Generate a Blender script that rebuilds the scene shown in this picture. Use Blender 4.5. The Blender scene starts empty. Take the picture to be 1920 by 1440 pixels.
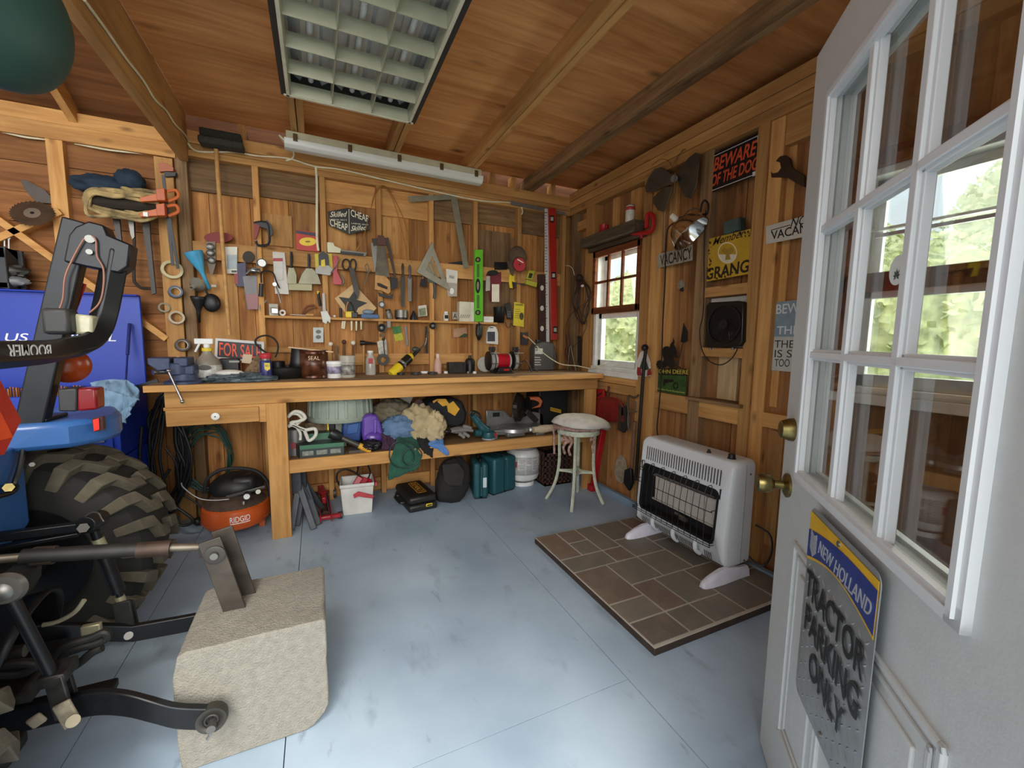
import bpy, bmesh, math, random
from mathutils import Vector, Matrix, noise
random.seed(7)
C = bpy.context.scene.collection
# ---------------------------------------------------------------- camera
F, YAW, PITCH, ROLL, CAMH = 787.803, 0.43378, 0.10616, 0.01366, 1.28
cy, sy, cp, sp, cr, sr = (math.cos(YAW), math.sin(YAW), math.cos(PITCH), math.sin(PITCH), math.cos(ROLL), math.sin(ROLL))
fwd = Vector((sy*cp, cy*cp, -sp)); rt0 = Vector((cy, -sy, 0)); up0 = rt0.cross(fwd)
rt = cr*rt0 + sr*up0; up = -sr*rt0 + cr*up0
cam = bpy.data.cameras.new('camera'); camo = bpy.data.objects.new('camera', cam); C.objects.link(camo)
cam.sensor_width = 36; cam.lens = F/1920*36; cam.clip_start = .01
camo.matrix_world = Matrix(((rt.x, up.x, -fwd.x, 0), (rt.y, up.y, -fwd.y, 0), (rt.z, up.z, -fwd.z, CAMH), (0, 0, 0, 1)))
sc = bpy.context.scene; sc.camera = camo
# ---------------------------------------------------------------- view, sky, daylight
sc.view_settings.view_transform = 'Standard'; sc.view_settings.look = 'None'
sc.view_settings.gamma = 1; sc.view_settings.exposure = 0.0; sc.view_settings.use_curve_mapping = False
w = bpy.data.worlds.new('overcast_sky'); sc.world = w; w.use_nodes = True
nt = w.node_tree; bg = nt.nodes['Background']
bg.inputs[0].default_value = (.86, .93, 1, 1); bg.inputs[1].default_value = 1.7
def area(name, loc, aim, sx, sz, power, col=(1, 1, 1)):
    l = bpy.data.lights.new(name, 'AREA'); l.shape = 'RECTANGLE'; l.size = sx; l.size_y = sz; l.energy = power; l.color = col
    o = bpy.data.objects.new(name, l); C.objects.link(o); o.location = loc
    o.rotation_euler = (Vector(aim)-Vector(loc)).to_track_quat('-Z', 'Y').to_euler()
    return o
# daylight entering by the open entrance, by the wide bay door on the left and by the right-hand windows
area('entrance_daylight', (-.7, -2.7, 2.35), (.2, 3.0, .8), 3.6, 2.6, 268, (1, .985, .96))
area('bay_daylight', (-2.9, .9, 1.5), (.6, 2.4, 1.2), 1.8, 2.0, 15, (1, .98, .95))
area('window_daylight', (2.62, 2.78, 1.6), (0, 2.6, 1.0), .5, .9, 22, (1, .97, .88))
area('near_window_daylight', (2.62, .72, 1.6), (0, 1.0, .9), .5, .9, 16, (1, .98, .92))
sun = bpy.data.lights.new('hazy_sun', 'SUN'); sun.energy = 2.6; sun.angle = .3; sun.color = (1, .95, .85)
suno = bpy.data.objects.new('hazy_sun', sun); C.objects.link(suno); suno.rotation_euler = (math.radians(35), math.radians(-12), 0)

# ---------------------------------------------------------------- helpers
R3 = Matrix(((rt.x, rt.y, rt.z), (up.x, up.y, up.z), (fwd.x, fwd.y, fwd.z)))
def pt(px, py, **k):                      # a pixel of the 1920x1440 photo carried to a plane of the room
    d = R3.transposed() @ Vector(((px-960)/F, (720-py)/F, 1)); c = Vector((0, 0, CAMH))
    (a, v), = k.items(); i = 'XYZ'.index(a)
    return c + d*((v-c[i])/d[i])
def lin(h):
    h = h.lstrip('#'); r = []
    for i in (0, 2, 4):
        u = int(h[i:i+2], 16)/255; r.append(u/12.92 if u <= .04045 else ((u+.055)/1.055)**2.4)
    return (*r, 1)
MC = {}
def mat(h, rough=.55, metal=0, var=.12, sc_=14, bump=.0, trans=0, coat=0, alpha=1, spec=.5):
    key = (h, rough, metal, var, sc_, bump, trans, coat, alpha, spec)
    if key in MC: return MC[key]
    m = bpy.data.materials.new('finish_'+h.strip('#')); m.use_nodes = True; t = m.node_tree; b = t.nodes['Principled BSDF']
    b.inputs['Roughness'].default_value = rough; b.inputs['Metallic'].default_value = metal
    b.inputs['Specular IOR Level'].default_value = spec
    if trans: b.inputs['Transmission Weight'].default_value = trans
    if coat: b.inputs['Coat Weight'].default_value = coat
    if alpha < 1: b.inputs['Alpha'].default_value = alpha
    c = lin(h)
    tc = t.nodes.new('ShaderNodeTexCoord'); n = t.nodes.new('ShaderNodeTexNoise'); n.inputs['Scale'].default_value = sc_; n.inputs['Detail'].default_value = 4
    t.links.new(tc.outputs['Object'], n.inputs['Vector'])
    r = t.nodes.new('ShaderNodeValToRGB'); r.color_ramp.elements[0].position = .3; r.color_ramp.elements[1].position = .72
    r.color_ramp.elements[0].color = tuple(x*(1-var) for x in c[:3])+(1,); r.color_ramp.elements[1].color = tuple(min(1, x*(1+var)) for x in c[:3])+(1,)
    t.links.new(n.outputs['Fac'], r.inputs['Fac']); t.links.new(r.outputs['Color'], b.inputs['Base Color'])
    if bump:
        n2 = t.nodes.new('ShaderNodeTexNoise'); n2.inputs['Scale'].default_value = sc_*4; n2.inputs['Detail'].default_value = 5
        t.links.new(tc.outputs['Object'], n2.inputs['Vector'])
        bp = t.nodes.new('ShaderNodeBump'); bp.inputs['Strength'].default_value = bump; bp.inputs['Distance'].default_value = .01
        t.links.new(n2.outputs['Fac'], bp.inputs['Height']); t.links.new(bp.outputs['Normal'], b.inputs['Normal'])
    MC[key] = m; return m
def wood(name, c1, c2, axis='Z', scale=1.0, island=False, stain='#3a2413', stain_amt=.35, knots=.6, rough=.7, val=.3):
    key = ('w', name, axis)
    if key in MC: return MC[key]
    m = bpy.data.materials.new(name+'_'+axis.lower()); m.use_nodes = True; t = m.node_tree; N = t.nodes.new; K = t.links.new
    b = t.nodes['Principled BSDF']; b.inputs['Roughness'].default_value = rough; b.inputs['Specular IOR Level'].default_value = .25
    geo = N('ShaderNodeNewGeometry'); oi = N('ShaderNodeObjectInfo')
    rnd = geo.outputs['Random Per Island'] if island else oi.outputs['Random']
    tc = N('ShaderNodeTexCoord')
    off = N('ShaderNodeVectorMath'); off.operation = 'ADD'
    mul = N('ShaderNodeMath'); mul.operation = 'MULTIPLY'; mul.inputs[1].default_value = 37
    K(rnd, mul.inputs[0]); K(tc.outputs['Object'], off.inputs[0]); K(mul.outputs[0], off.inputs[1])
    mp = N('ShaderNodeMapping'); s = [22*scale]*3; s['XYZ'.index(axis)] = 1.3*scale; mp.inputs['Scale'].default_value = s
    K(off.outputs[0], mp.inputs['Vector'])
    g = N('ShaderNodeTexNoise'); g.inputs['Scale'].default_value = 1; g.inputs['Detail'].default_value = 6; g.inputs['Roughness'].default_value = .65; g.inputs['Distortion'].default_value = 1.2
    K(mp.outputs[0], g.inputs['Vector'])
    r = N('ShaderNodeValToRGB'); r.color_ramp.elements[0].position = .34; r.color_ramp.elements[1].position = .66
    r.color_ramp.elements[0].color = lin(c2); r.color_ramp.elements[1].color = lin(c1)
    K(g.outputs['Fac'], r.inputs['Fac'])
    # per board value and hue shift
    hs = N('ShaderNodeHueSaturation'); K(r.outputs['Color'], hs.inputs['Color'])
    ma = N('ShaderNodeMapRange'); ma.inputs['To Min'].default_value = 1-val; ma.inputs['To Max'].default_value = 1+val*.6
    K(rnd, ma.inputs['Value']); K(ma.outputs[0], hs.inputs['Value'])
    # stains along the grain
    mp2 = N('ShaderNodeMapping'); s2 = [5*scale]*3; s2['XYZ'.index(axis)] = 1.6*scale; mp2.inputs['Scale'].default_value = s2; K(off.outputs[0], mp2.inputs['Vector'])
    st = N('ShaderNodeTexNoise'); st.inputs['Detail'].default_value = 5; st.inputs['Scale'].default_value = 1; K(mp2.outputs[0], st.inputs['Vector'])
    sr_ = N('ShaderNodeMapRange'); sr_.inputs['From Min'].default_value = .52; sr_.inputs['From Max'].default_value = .74; sr_.inputs['To Max'].default_value = stain_amt; K(st.outputs['Fac'], sr_.inputs['Value'])
    mx = N('ShaderNodeMix'); mx.data_type = 'RGBA'; K(sr_.outputs[0], mx.inputs['Factor']); K(hs.outputs['Color'], mx.inputs['A']); mx.inputs['B'].default_value = lin(stain)
    # knots
    mp3 = N('ShaderNodeMapping'); s3 = [9*scale]*3; s3['XYZ'.index(axis)] = 3.6*scale; mp3.inputs['Scale'].default_value = s3; K(off.outputs[0], mp3.inputs['Vector'])
    vo = N('ShaderNodeTexVoronoi'); vo.inputs['Scale'].default_value = 1; K(mp3.outputs[0], vo.inputs['Vector'])
    kr = N('ShaderNodeMapRange'); kr.inputs['From Min'].default_value = .04; kr.inputs['From Max'].default_value = .17; kr.inputs['To Min'].default_value = knots; kr.inputs['To Max'].default_value = 0
    K(vo.outputs['Distance'], kr.inputs['Value'])
    mx2 = N('ShaderNodeMix'); mx2.data_type = 'RGBA'; K(kr.outputs[0], mx2.inputs['Factor']); K(mx.outputs['Result'], mx2.inputs['A']); mx2.inputs['B'].default_value = lin('#4a2410')
    K(mx2.outputs['Result'], b.inputs['Base Color'])
    bp = N('ShaderNodeBump'); bp.inputs['Strength'].default_value = .18; bp.inputs['Distance'].default_value = .004; K(g.outputs['Fac'], bp.inputs['Height']); K(bp.outputs['Normal'], b.inputs['Normal'])
    MC[key] = m; return m

class B:                                  # collects shapes of ONE mesh, in room coordinates
    def __init__(s, M=None): s.v = []; s.f = []; s.M = M
    def add(s, vs, fs):
        n = len(s.v); s.v += [tuple(s.M @ Vector(p)) if s.M else tuple(p) for p in vs]; s.f += [tuple(i+n for i in q) for q in fs]; return s
    def box(s, x0, x1, y0, y1, z0, z1):
        x0, x1 = sorted((x0, x1)); y0, y1 = sorted((y0, y1)); z0, z1 = sorted((z0, z1))
        return s.add([(x0, y0, z0), (x1, y0, z0), (x1, y1, z0), (x0, y1, z0), (x0, y0, z1), (x1, y0, z1), (x1, y1, z1), (x0, y1, z1)],
                     [(3, 2, 1, 0), (4, 5, 6, 7), (0, 1, 5, 4), (1, 2, 6, 5), (2, 3, 7, 6), (3, 0, 4, 7)])
    def bar(s, p0, p1, wd, th, side=None):  # rectangular bar between two points
        p0, p1 = Vector(p0), Vector(p1); d = (p1-p0).normalized()
        a = Vector(side) if side else (Vector((0, 0, 1)) if abs(d.z) < .9 else Vector((0, 1, 0)))
        a = (a-d*a.dot(d)).normalized(); b = d.cross(a)
        vs = [p+a*i*wd/2+b*j*th/2 for p in (p0, p1) for i, j in ((-1, -1), (1, -1), (1, 1), (-1, 1))]
        return s.add(vs, [(3, 2, 1, 0), (4, 5, 6, 7), (0, 1, 5, 4), (1, 2, 6, 5), (2, 3, 7, 6), (3, 0, 4, 7)])
    def cyl(s, p0, p1, r0, r1=None, n=18):
        r1 = r0 if r1 is None else r1
        return s.lathe([(r0, 0), (r1, (Vector(p1)-Vector(p0)).length)], p0, Vector(p1)-Vector(p0), n, True)
    def lathe(s, prof, base, axis=(0, 0, 1), n=24, cap=True, sx=1, side=None):
        base = Vector(base); d = Vector(axis).normalized()
        a = Vector(side) if side else (Vector((1, 0, 0)) if abs(d.x) < .8 else Vector((0, 1, 0)))
        a = (a-d*a.dot(d)).normalized(); b = d.cross(a); vs = []; fs = []
        for r, h in prof:
            for i in range(n):
                t = 2*math.pi*i/n; vs.append(base+d*h+a*math.cos(t)*r*sx+b*math.sin(t)*r)
        for k in range(len(prof)-1):
            for i in range(n):
                j = (i+1) % n; fs.append((k*n+i, k*n+j, k*n+n+j, k*n+n+i))
        if cap:
            if prof[0][0] > 1e-6: fs.append(tuple(reversed(range(n))))
            if prof[-1][0] > 1e-6: fs.append(tuple(range((len(prof)-1)*n, len(prof)*n)))
        return s.add(vs, fs)
    def tube(s, pts, r, n=8, closed=False, smooth=0, flat=1):
        P = [Vector(p) for p in pts]
        if smooth:
            Q = []; L = len(P)
            for i in range(L if closed else L-1):
                a, b_, c, d = (P[(i-1) % L] if closed or i else P[0]), P[i], P[(i+1) % L], (P[(i+2) % L] if closed or i+2 < L else P[-1])
                for k in range(smooth):
                    t = k/smooth
                    Q.append(.5*((2*b_)+(c-a)*t+(2*a-5*b_+4*c-d)*t*t+(3*b_-a-3*c+d)*t**3))
            if not closed: Q.append(P[-1])
            P = Q
        L = len(P); vs = []; fs = []; pa = None
        for i in range(L):
            if closed: d = P[(i+1) % L]-P[i-1]
            else: d = P[min(i+1, L-1)]-P[max(i-1, 0)]
            d = d.normalized() if d.length > 1e-9 else Vector((0, 0, 1))
            if pa is None: pa = Vector((0, 0, 1)) if abs(d.z) < .8 else Vector((1, 0, 0))
            a = pa-d*pa.dot(d); a = a.normalized() if a.length > 1e-6 else d.orthogonal().normalized(); pa = a; b_ = d.cross(a)
            rr = r[i*(len(r)-1)//max(1, L-1)] if isinstance(r, (list, tuple)) else r
            for k in range(n):
                t = 2*math.pi*k/n; vs.append(P[i]+a*math.cos(t)*rr+b_*math.sin(t)*rr*flat)
        for i in range(L if closed else L-1):
            for k in range(n):
                k2 = (k+1) % n; i2 = (i+1) % L
                fs.append((i*n+k, i*n+k2, i2*n+k2, i2*n+k))
        if not closed: fs += [tuple(reversed(range(n))), tuple(range((L-1)*n, L*n))]
        return s.add(vs, fs)
    def prism(s, pts, off, holes=None):   # coplanar outline pushed along off
        off = Vector(off); P = [Vector(p) for p in pts]; n = len(P)
        nrm = Vector((0, 0, 0))
        for i in range(n): nrm += P[i].cross(P[(i+1) % n])
        if nrm.dot(off) < 0: P.reverse()
        return s.add(P+[p+off for p in P], [tuple(reversed(range(n))), tuple(range(n, 2*n))]+[(i, (i+1) % n, n+(i+1) % n, n+i) for i in range(n)])
    def ring(s, outer, inner, off):       # outline with one hole of as many points
        off = Vector(off); n = len(outer); vs = [Vector(p) for p in outer]+[Vector(p) for p in inner]; vs += [p+off for p in vs]; fs = []
        for i in range(n):
            j = (i+1) % n
            fs += [(j, i, n+i, n+j), (2*n+i, 2*n+j, 3*n+j, 3*n+i), (i, j, 2*n+j, 2*n+i), (n+j, n+i, 3*n+i, 3*n+j)]
        return s.add(vs, fs)
    def sph(s, c, r, n=16, m=10, amp=0, fr=1, seed=0, zmin=None):
        r = (r, r, r) if not isinstance(r, (tuple, list)) else r; vs = []; fs = []; c = Vector(c)
        for j in range(m+1):
            ph = math.pi*j/m
            for i in range(n):
                th = 2*math.pi*i/n; u = Vector((math.sin(ph)*math.cos(th), math.sin(ph)*math.sin(th), math.cos(ph)))
                k = 1+(amp*(1-2*abs(noise.noise(u*fr+Vector((seed*3.1, seed*1.7, 0))))) if amp else 0)
                p = c+Vector((u.x*r[0]*k, u.y*r[1]*k, u.z*r[2]*k))
                if zmin is not None and p.z < zmin: p.z = zmin
                vs.append(p)
        for j in range(m):
            for i in range(n):
                i2 = (i+1) % n; fs.append((j*n+i, (j+1)*n+i, (j+1)*n+i2, j*n+i2))
        return s.add(vs, fs)
    def grid(s, fn, nu, nv):
        vs = [fn(i/nu, j/nv) for j in range(nv+1) for i in range(nu+1)]; W = nu+1
        return s.add(vs, [(j*W+i, j*W+i+1, (j+1)*W+i+1, (j+1)*W+i) for j in range(nv) for i in range(nu)])
ORG = {}
def make(name, b, m, parent=None, bevel=0, smooth=True, sub=0, ang=35, solid=0, label=None):
    me = bpy.data.meshes.new(name)
    if parent is not None: o0 = ORG[parent.name]
    else:
        xs, ys, zs = zip(*b.v); o0 = Vector(((min(xs)+max(xs))/2, (min(ys)+max(ys))/2, min(zs)))
    me.from_pydata([Vector(v)-o0 for v in b.v], [], b.f)
    me.validate(); me.update()
    bm = bmesh.new(); bm.from_mesh(me)
    bmesh.ops.remove_doubles(bm, verts=bm.verts, dist=1e-6)
    bmesh.ops.recalc_face_normals(bm, faces=bm.faces); bm.to_mesh(me); bm.free()
    if isinstance(m, (list, tuple)):
        for q in m: me.materials.append(q)
    else: me.materials.append(m)
    if smooth: me.shade_smooth(); me.set_sharp_from_angle(angle=math.radians(ang))
    o = bpy.data.objects.new(name, me); C.objects.link(o)
    if parent is not None: o.parent = parent
    else: o.location = o0
    ORG[o.name] = o0
    if solid: q = o.modifiers.new('solid', 'SOLIDIFY'); q.thickness = solid; q.offset = 0
    if bevel: q = o.modifiers.new('bevel', 'BEVEL'); q.width = bevel; q.segments = 2; q.limit_method = 'ANGLE'; q.angle_limit = math.radians(40)
    if sub: q = o.modifiers.new('sub', 'SUBSURF'); q.levels = sub; q.render_levels = sub
    if label: o['label'] = label
    return o
def tag(o, label, cat, group=None):
    o['label'] = label; o['category'] = cat
    if group: o['group'] = group
    return o
def thing(name, label, cat, loc, group=None):
    o = bpy.data.objects.new(name, None); C.objects.link(o); o.location = loc; o.empty_display_size = .05
    ORG[o.name] = Vector(loc); return tag(o, label, cat, group)
def one(name, label, cat, b, m, group=None, **k): return tag(make(name, b, m, **k), label, cat, group)
def struct(name, b, m, parent=None, **k):
    o = make(name, b, m, parent, **k)
    if parent is None: o['kind'] = 'structure'
    return o
def text(s, parent, origin, right, upv, m, name='lettering', bold=0, depth=.0004, shear=0, mirror=False, label=None):
    # lettering fitted into the frame origin + right, origin + upv
    cu = bpy.data.curves.new('t', 'FONT'); cu.body = s; cu.offset = bold; cu.extrude = .01; cu.shear = shear; cu.align_x = 'LEFT'; cu.resolution_u = 4
    ob = bpy.data.objects.new('t', cu); C.objects.link(ob); dg = bpy.context.evaluated_depsgraph_get(); dg.update()
    me0 = bpy.data.meshes.new_from_object(ob.evaluated_get(dg))
    V = [v.co.copy() for v in me0.vertices]; Fs = [tuple(p.vertices) for p in me0.polygons]
    bpy.data.objects.remove(ob); bpy.data.meshes.remove(me0)
    x0, x1 = min(v.x for v in V), max(v.x for v in V); y0, y1 = min(v.y for v in V), max(v.y for v in V); z1 = max(abs(v.z) for v in V)
    right, upv, origin = Vector(right), Vector(upv), Vector(origin); nn = right.cross(upv).normalized()
    b = B(); b.add([origin+right*((v.x-x0)/(x1-x0) if not mirror else (x1-v.x)/(x1-x0))+upv*((v.y-y0)/(y1-y0))+nn*(depth*(v.z/z1)) for v in V], Fs)
    return make(name, b, m, parent, smooth=False, label=label)
def rot(o, a, axis='Z'): return Matrix.Translation(o) @ Matrix.Rotation(a, 4, axis) @ Matrix.Translation(-Vector(o))
def circ(c, r, n, ax='Y', a0=0, ry=None):
    c = Vector(c); ry = r if ry is None else ry; L = []
    for i in range(n):
        t = a0+2*math.pi*i/n; u, v = r*math.cos(t), ry*math.sin(t)
        L.append(c+Vector({'Y': (u, 0, v), 'X': (0, -u, v), 'Z': (u, v, 0)}[ax]))
    return L
WY, WX = 3.50, 2.20                        # faces of the back-wall studs and of the right-wall studs
def bw(px, py, d=0): return pt(px, py, Y=WY-d)
def rw(px, py, d=0): return pt(px, py, X=WX-d)
def bpoly(pts, d=.02, t=.006):             # outline on the back wall
    return B().prism([bw(x, y, d) for x, y in pts], (0, -t, 0))
def rpoly(pts, d=.02, t=.006):
    return B().prism([rw(x, y, d) for x, y in pts], (-t, 0, 0))
def rect(x0, y0, x1, y1): return [(x0, y0), (x1, y0), (x1, y1), (x0, y1)]
BLACK, DARK, STEEL, CHROME = mat('#141414', .45), mat('#2b2a28', .5), mat('#7d7a74', .45, .85), mat('#a3a29e', .28, .95)
IRON, WHITE, RED, YEL = mat('#4a4742', .5, .7), mat('#e6e5e0', .5), mat('#a81c1c', .4), mat('#e0c320', .45)
# ---------------------------------------------------------------- the setting
PINE = ('#d39a58', '#b0713a')
def stud(ax): return wood('pine_stud', '#cf9e60', '#b27e47', ax)
def old(ax): return wood('weathered_board', '#9a7a55', '#6f5437', ax, stain_amt=.7)
TR = [0]
def trim(b, m, **k):
    TR[0] += 1; return struct('trim_%d' % TR[0], b, m, **k)
# floor of painted plywood sheets with open seams
fb = B(); xs = [-4.2, -2.0, -.73, -.132, 1.033, 2.32]
for i in range(5):
    cuts = {3: [-1.2, 1.143, 3.66], 2: [-1.2, 3.66], 1: [-1.2, 1.9, 3.66], 0: [-1.2, 3.66], 4: [-1.2, .35, 3.66]}[i]
    for j in range(len(cuts)-1): fb.box(xs[i]+.0016, xs[i+1]-.0016, cuts[j]+.0014, cuts[j+1]-.0014, -.03, 0)
fm = bpy.data.materials.new('blue_grey_floor_paint'); fm.use_nodes = True; t = fm.node_tree; N = t.nodes.new; K = t.links.new
b_ = t.nodes['Principled BSDF']; b_.inputs['Roughness'].default_value = .42; b_.inputs['Specular IOR Level'].default_value = .4
tc = N('ShaderNodeTexCoord'); n1 = N('ShaderNodeTexNoise'); n1.inputs['Scale'].default_value = 1.6; n1.inputs['Detail'].default_value = 6
K(tc.outputs['Object'], n1.inputs['Vector'])
r1 = N('ShaderNodeValToRGB'); r1.color_ramp.elements[0].color = lin('#90a3b4'); r1.color_ramp.elements[1].color = lin('#abbdcc'); r1.color_ramp.elements[0].position = .35; r1.color_ramp.elements[1].position = .65
K(n1.outputs['Fac'], r1.inputs['Fac'])
def scuff(scale, stretch, lo, hi, amt, col, prev):
    mp = N('ShaderNodeMapping'); mp.inputs['Scale'].default_value = stretch; mp.inputs['Rotation'].default_value = (0, 0, .25); K(tc.outputs['Object'], mp.inputs['Vector'])
    n = N('ShaderNodeTexNoise'); n.inputs['Scale'].default_value = scale; n.inputs['Detail'].default_value = 8; n.inputs['Roughness'].default_value = .62; K(mp.outputs[0], n.inputs['Vector'])
    mr = N('ShaderNodeMapRange'); mr.inputs['From Min'].default_value = lo; mr.inputs['From Max'].default_value = hi; mr.inputs['To Max'].default_value = amt; K(n.outputs['Fac'], mr.inputs['Value'])
    mx = N('ShaderNodeMix'); mx.data_type = 'RGBA'; K(mr.outputs[0], mx.inputs['Factor']); K(prev, mx.inputs['A']); mx.inputs['B'].default_value = lin(col); return mx.outputs['Result']
c = scuff(3.2, (2.2, 1, 1), .58, .72, .45, '#6d7a86', r1.outputs['Color'])
c = scuff(11, (1.6, .5, 1), .64, .74, .5, '#59636d', c)
c = scuff(60, (1, 1, 1), .7, .78, .5, '#4a5058', c)
K(c, b_.inputs['Base Color'])
rr = N('ShaderNodeMapRange'); rr.inputs['To Min'].default_value = .36; rr.inputs['To Max'].default_value = .6; K(n1.outputs['Fac'], rr.inputs['Value']); K(rr.outputs[0], b_.inputs['Roughness'])
struct('floor', fb, fm, smooth=False)
struct('trim_100', B().box(-4.2, 2.4, -1.2, 3.75, -.08, -.035), mat('#22242a', .9))   # dark gap under the sheets
# baseboards painted with the floor
struct('baseboard_right', B().box(2.17, 2.2, .1, 3.5, 0, .045), mat('#7f93a6', .5))
# back wall: vertical boards behind the studs
wb = B(); x = -4.2
while x < 2.36:
    wd = random.choice((.14, .16, .19, .2, .24)); d = random.choice((0, 0, .006, .014))
    wb.box(x+.0015, min(x+wd, 2.38)-.0015, 3.585-d, 3.62, 0, 2.62); x += wd
sheath = wood('wall_board', '#c08a50', '#8f5c2e', 'Z', .8, island=True, val=.3, stain_amt=.5)
struct('wall_back', wb, sheath, smooth=False)
# right wall boards, with two window openings
wr = B(); y = -.1; W1 = (2.50, 3.09, 1.03, 2.03); W2 = (.53, 1.13, 1.06, 2.03)
while y < 3.6:
    wd = random.choice((.14, .17, .2, .23)); y1 = min(y+wd, 3.6); d = random.choice((0, 0, .006, .012)); segs = [(0, 2.64)]
    for a, e, z0, z1 in (W1, W2):
        if y < e and y1 > a:
            if y < a-.02: y1 = a
            elif y1 > e+.02 and y < e-.02: y1 = e
            segs = [(0, z0), (z1, 2.64)]
    for z0, z1 in segs: wr.box(2.285-d, 2.32, y+.0015, y1-.0015, z0, z1)
    y = y1
struct('wall_right', wr, wood('side_wall_board', '#b98550', '#8c5a34', 'Z', .8, island=True, val=.3, stain_amt=.5), smooth=False)
# front wall beside the entrance, left wall, both out of view
struct('wall_front', B().box(.68, 2.3, -.1, .0, 0, 2.65).box(-.28, .68, -.1, 0, 2.12, 2.65).box(-4.2, -3.3, -.1, 0, 0, 2.65), sheath, smooth=False)
struct('wall_left', B().box(-4.25, -4.2, -.1, 3.62, 0, 2.62), sheath, smooth=False)
# studs and plates of the back wall
for x in (-.352, .069, .465, .877, 1.261, 1.677, 2.14): trim(B().box(x-.019, x+.019, 3.5, 3.589, 0, 2.44), stud('Z'), bevel=.002)
trim(B().box(-.80, -.735, 3.505, 3.59, 0, 2.44), old('Z'), bevel=.003)
trim(B().box(-.90, -.805, 3.485, 3.523, 0, 2.40), stud('Z'), bevel=.002)
for x0, x1 in ((-1.405, -1.33), (-1.95, -1.87)): trim(B().box(x0, x1, 3.5, 3.585, 0, 2.44), stud('Z'), bevel=.002)
for z0, z1 in ((2.44, 2.48), (2.482, 2.52), (2.522, 2.60)): trim(B().box(-.79, 2.2, 3.498, 3.59, z0, z1), stud('X'), bevel=.002)
for z0, z1 in ((2.41, 2.50), (2.50, 2.58)): trim(B().box(-4.2, -.79, 3.495, 3.59, z0, z1), stud('X'), bevel=.002)
bays = [-.735, -.371, -.333, .05, .088, .446, .484, .858, .896, 1.242, 1.28, 1.658, 1.696, 2.12]
for i in range(7):
    a, e = bays[2*i], bays[2*i+1]
    trim(B().box(a, e, 3.555, 3.575, 2.24+.02*(i % 3), 2.44), old('X') if i in (0, 1, 4, 5, 6) else stud('X'))          # blocking under the plate
    trim(B().box(a, e, 3.52, 3.545, 1.79, 1.905), stud('X'))                                                      # tool rail
    if i in (1, 2, 3, 4): trim(B().box(a, e, 3.54, 3.56, 1.16 if i < 2 else 1.06, 1.20 if i < 2 else 1.15), stud('X'))
    trim(B().box(a, e, 3.55, 3.585, .02, .12), stud('X'))
for i, (a, e, z0, z1) in enumerate(((1.3, 1.62, 1.5, 2.23), (.9, 1.06, 1.02, 1.8), (1.30, 1.42, 1.04, 1.40), (-.7, -.5, 1.02, 1.7), (.5, .62, 1.95, 2.23), (.1, .3, 1.93, 2.2), (-.33, -.14, 1.93, 2.15), (-.1, .04, 1.95, 2.25), (1.625, 1.655, 1.0, 2.2))):
    trim(B().box(a, e, 3.566, 3.585, z0, z1), old('Z') if i in (0, 8) else stud('Z'))                               # battens between the studs
# left bay: diagonal brace, horizontal boards
trim(B().bar((-2.1, 3.52, 2.35), (-.9, 3.52, 1.25), .09, .038, (0, 1, 0)).bar((-2.1, 3.52, 1.5), (-1.36, 3.52, 2.0), .09, .038, (0, 1, 0)), stud('X'), bevel=.002)
lb = B()
for k in range(9): lb.box(-4.2, -.9, 3.545+.004*(k % 2), 3.565, .9+k*.172, .9+k*.172+.169)
struct('trim_101', lb, wood('left_bay_board', '#a06c3e', '#764a28', 'X', .8, island=True, val=.25), smooth=False)
# right wall studs, plates and blocking
for y0, y1, o in ((3.11, 3.23, 0), (3.40, 3.49, 1), (2.42, 2.50, 0), (2.32, 2.42, 1), (1.92, 2.01, 1), (1.565, 1.63, 0), (1.49, 1.565, 1), (1.20, 1.24, 0), (.25, .29, 0)):
    trim(B().box(2.2 if o == 0 else 2.215, 2.286, y0, y1, 0, 2.44), old('Z') if (y0 in (3.40, 1.92)) else stud('Z'), bevel=.002)
for k, (z0, z1) in enumerate(((2.44, 2.50), (2.502, 2.56), (2.562, 2.63))): trim(B().box(2.2-.006*k, 2.29, 0, 3.5, z0, z1), stud('Y'), bevel=.002)
for y0, y1, z0, z1, xf in ((1.63, 1.92, 1.555, 1.615, 2.205), (1.63, 1.92, 1.19, 1.245, 2.205), (1.63, 1.92, .80, .90, 2.215), (2.01, 2.32, .80, .915, 2.22), (1.24, 1.49, .82, .90, 2.215),
                           (2.50, 3.11, .93, .985, 2.21), (2.50, 3.11, .85, .925, 2.22), (1.24, 1.49, 2.29, 2.44, 2.22), (3.23, 3.40, 2.28, 2.36, 2.22)):
    trim(B().box(xf, 2.286, y0, y1, z0, z1), stud('Y'), bevel=.002)
trim(B().box(2.17, 2.29, 1.60, 1.99, .905, .925), old('Y'), bevel=.002)                                             # ledge
trim(B().box(2.262, 2.284, 1.70, 1.83, .93, 1.19), wood('pale_board', '#c9ae84', '#b2946a', 'Z'))
trim(B().box(2.262, 2.284, 1.4, 1.46, .15, .8).box(2.262, 2.284, 1.2, 1.3, .15, .8), stud('Z'))
trim(B().box(2.262, 2.284, 1.45, 1.49, .93, 2.3).box(2.262, 2.284, 2.24, 2.31, .93, 2.4), stud('Z'))
trim(B().box(2.262, 2.284, 2.62, 2.72, 2.1, 2.44).box(2.255, 2.284, 2.86, 2.93, 2.1, 2.44), stud('Z'))
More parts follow.
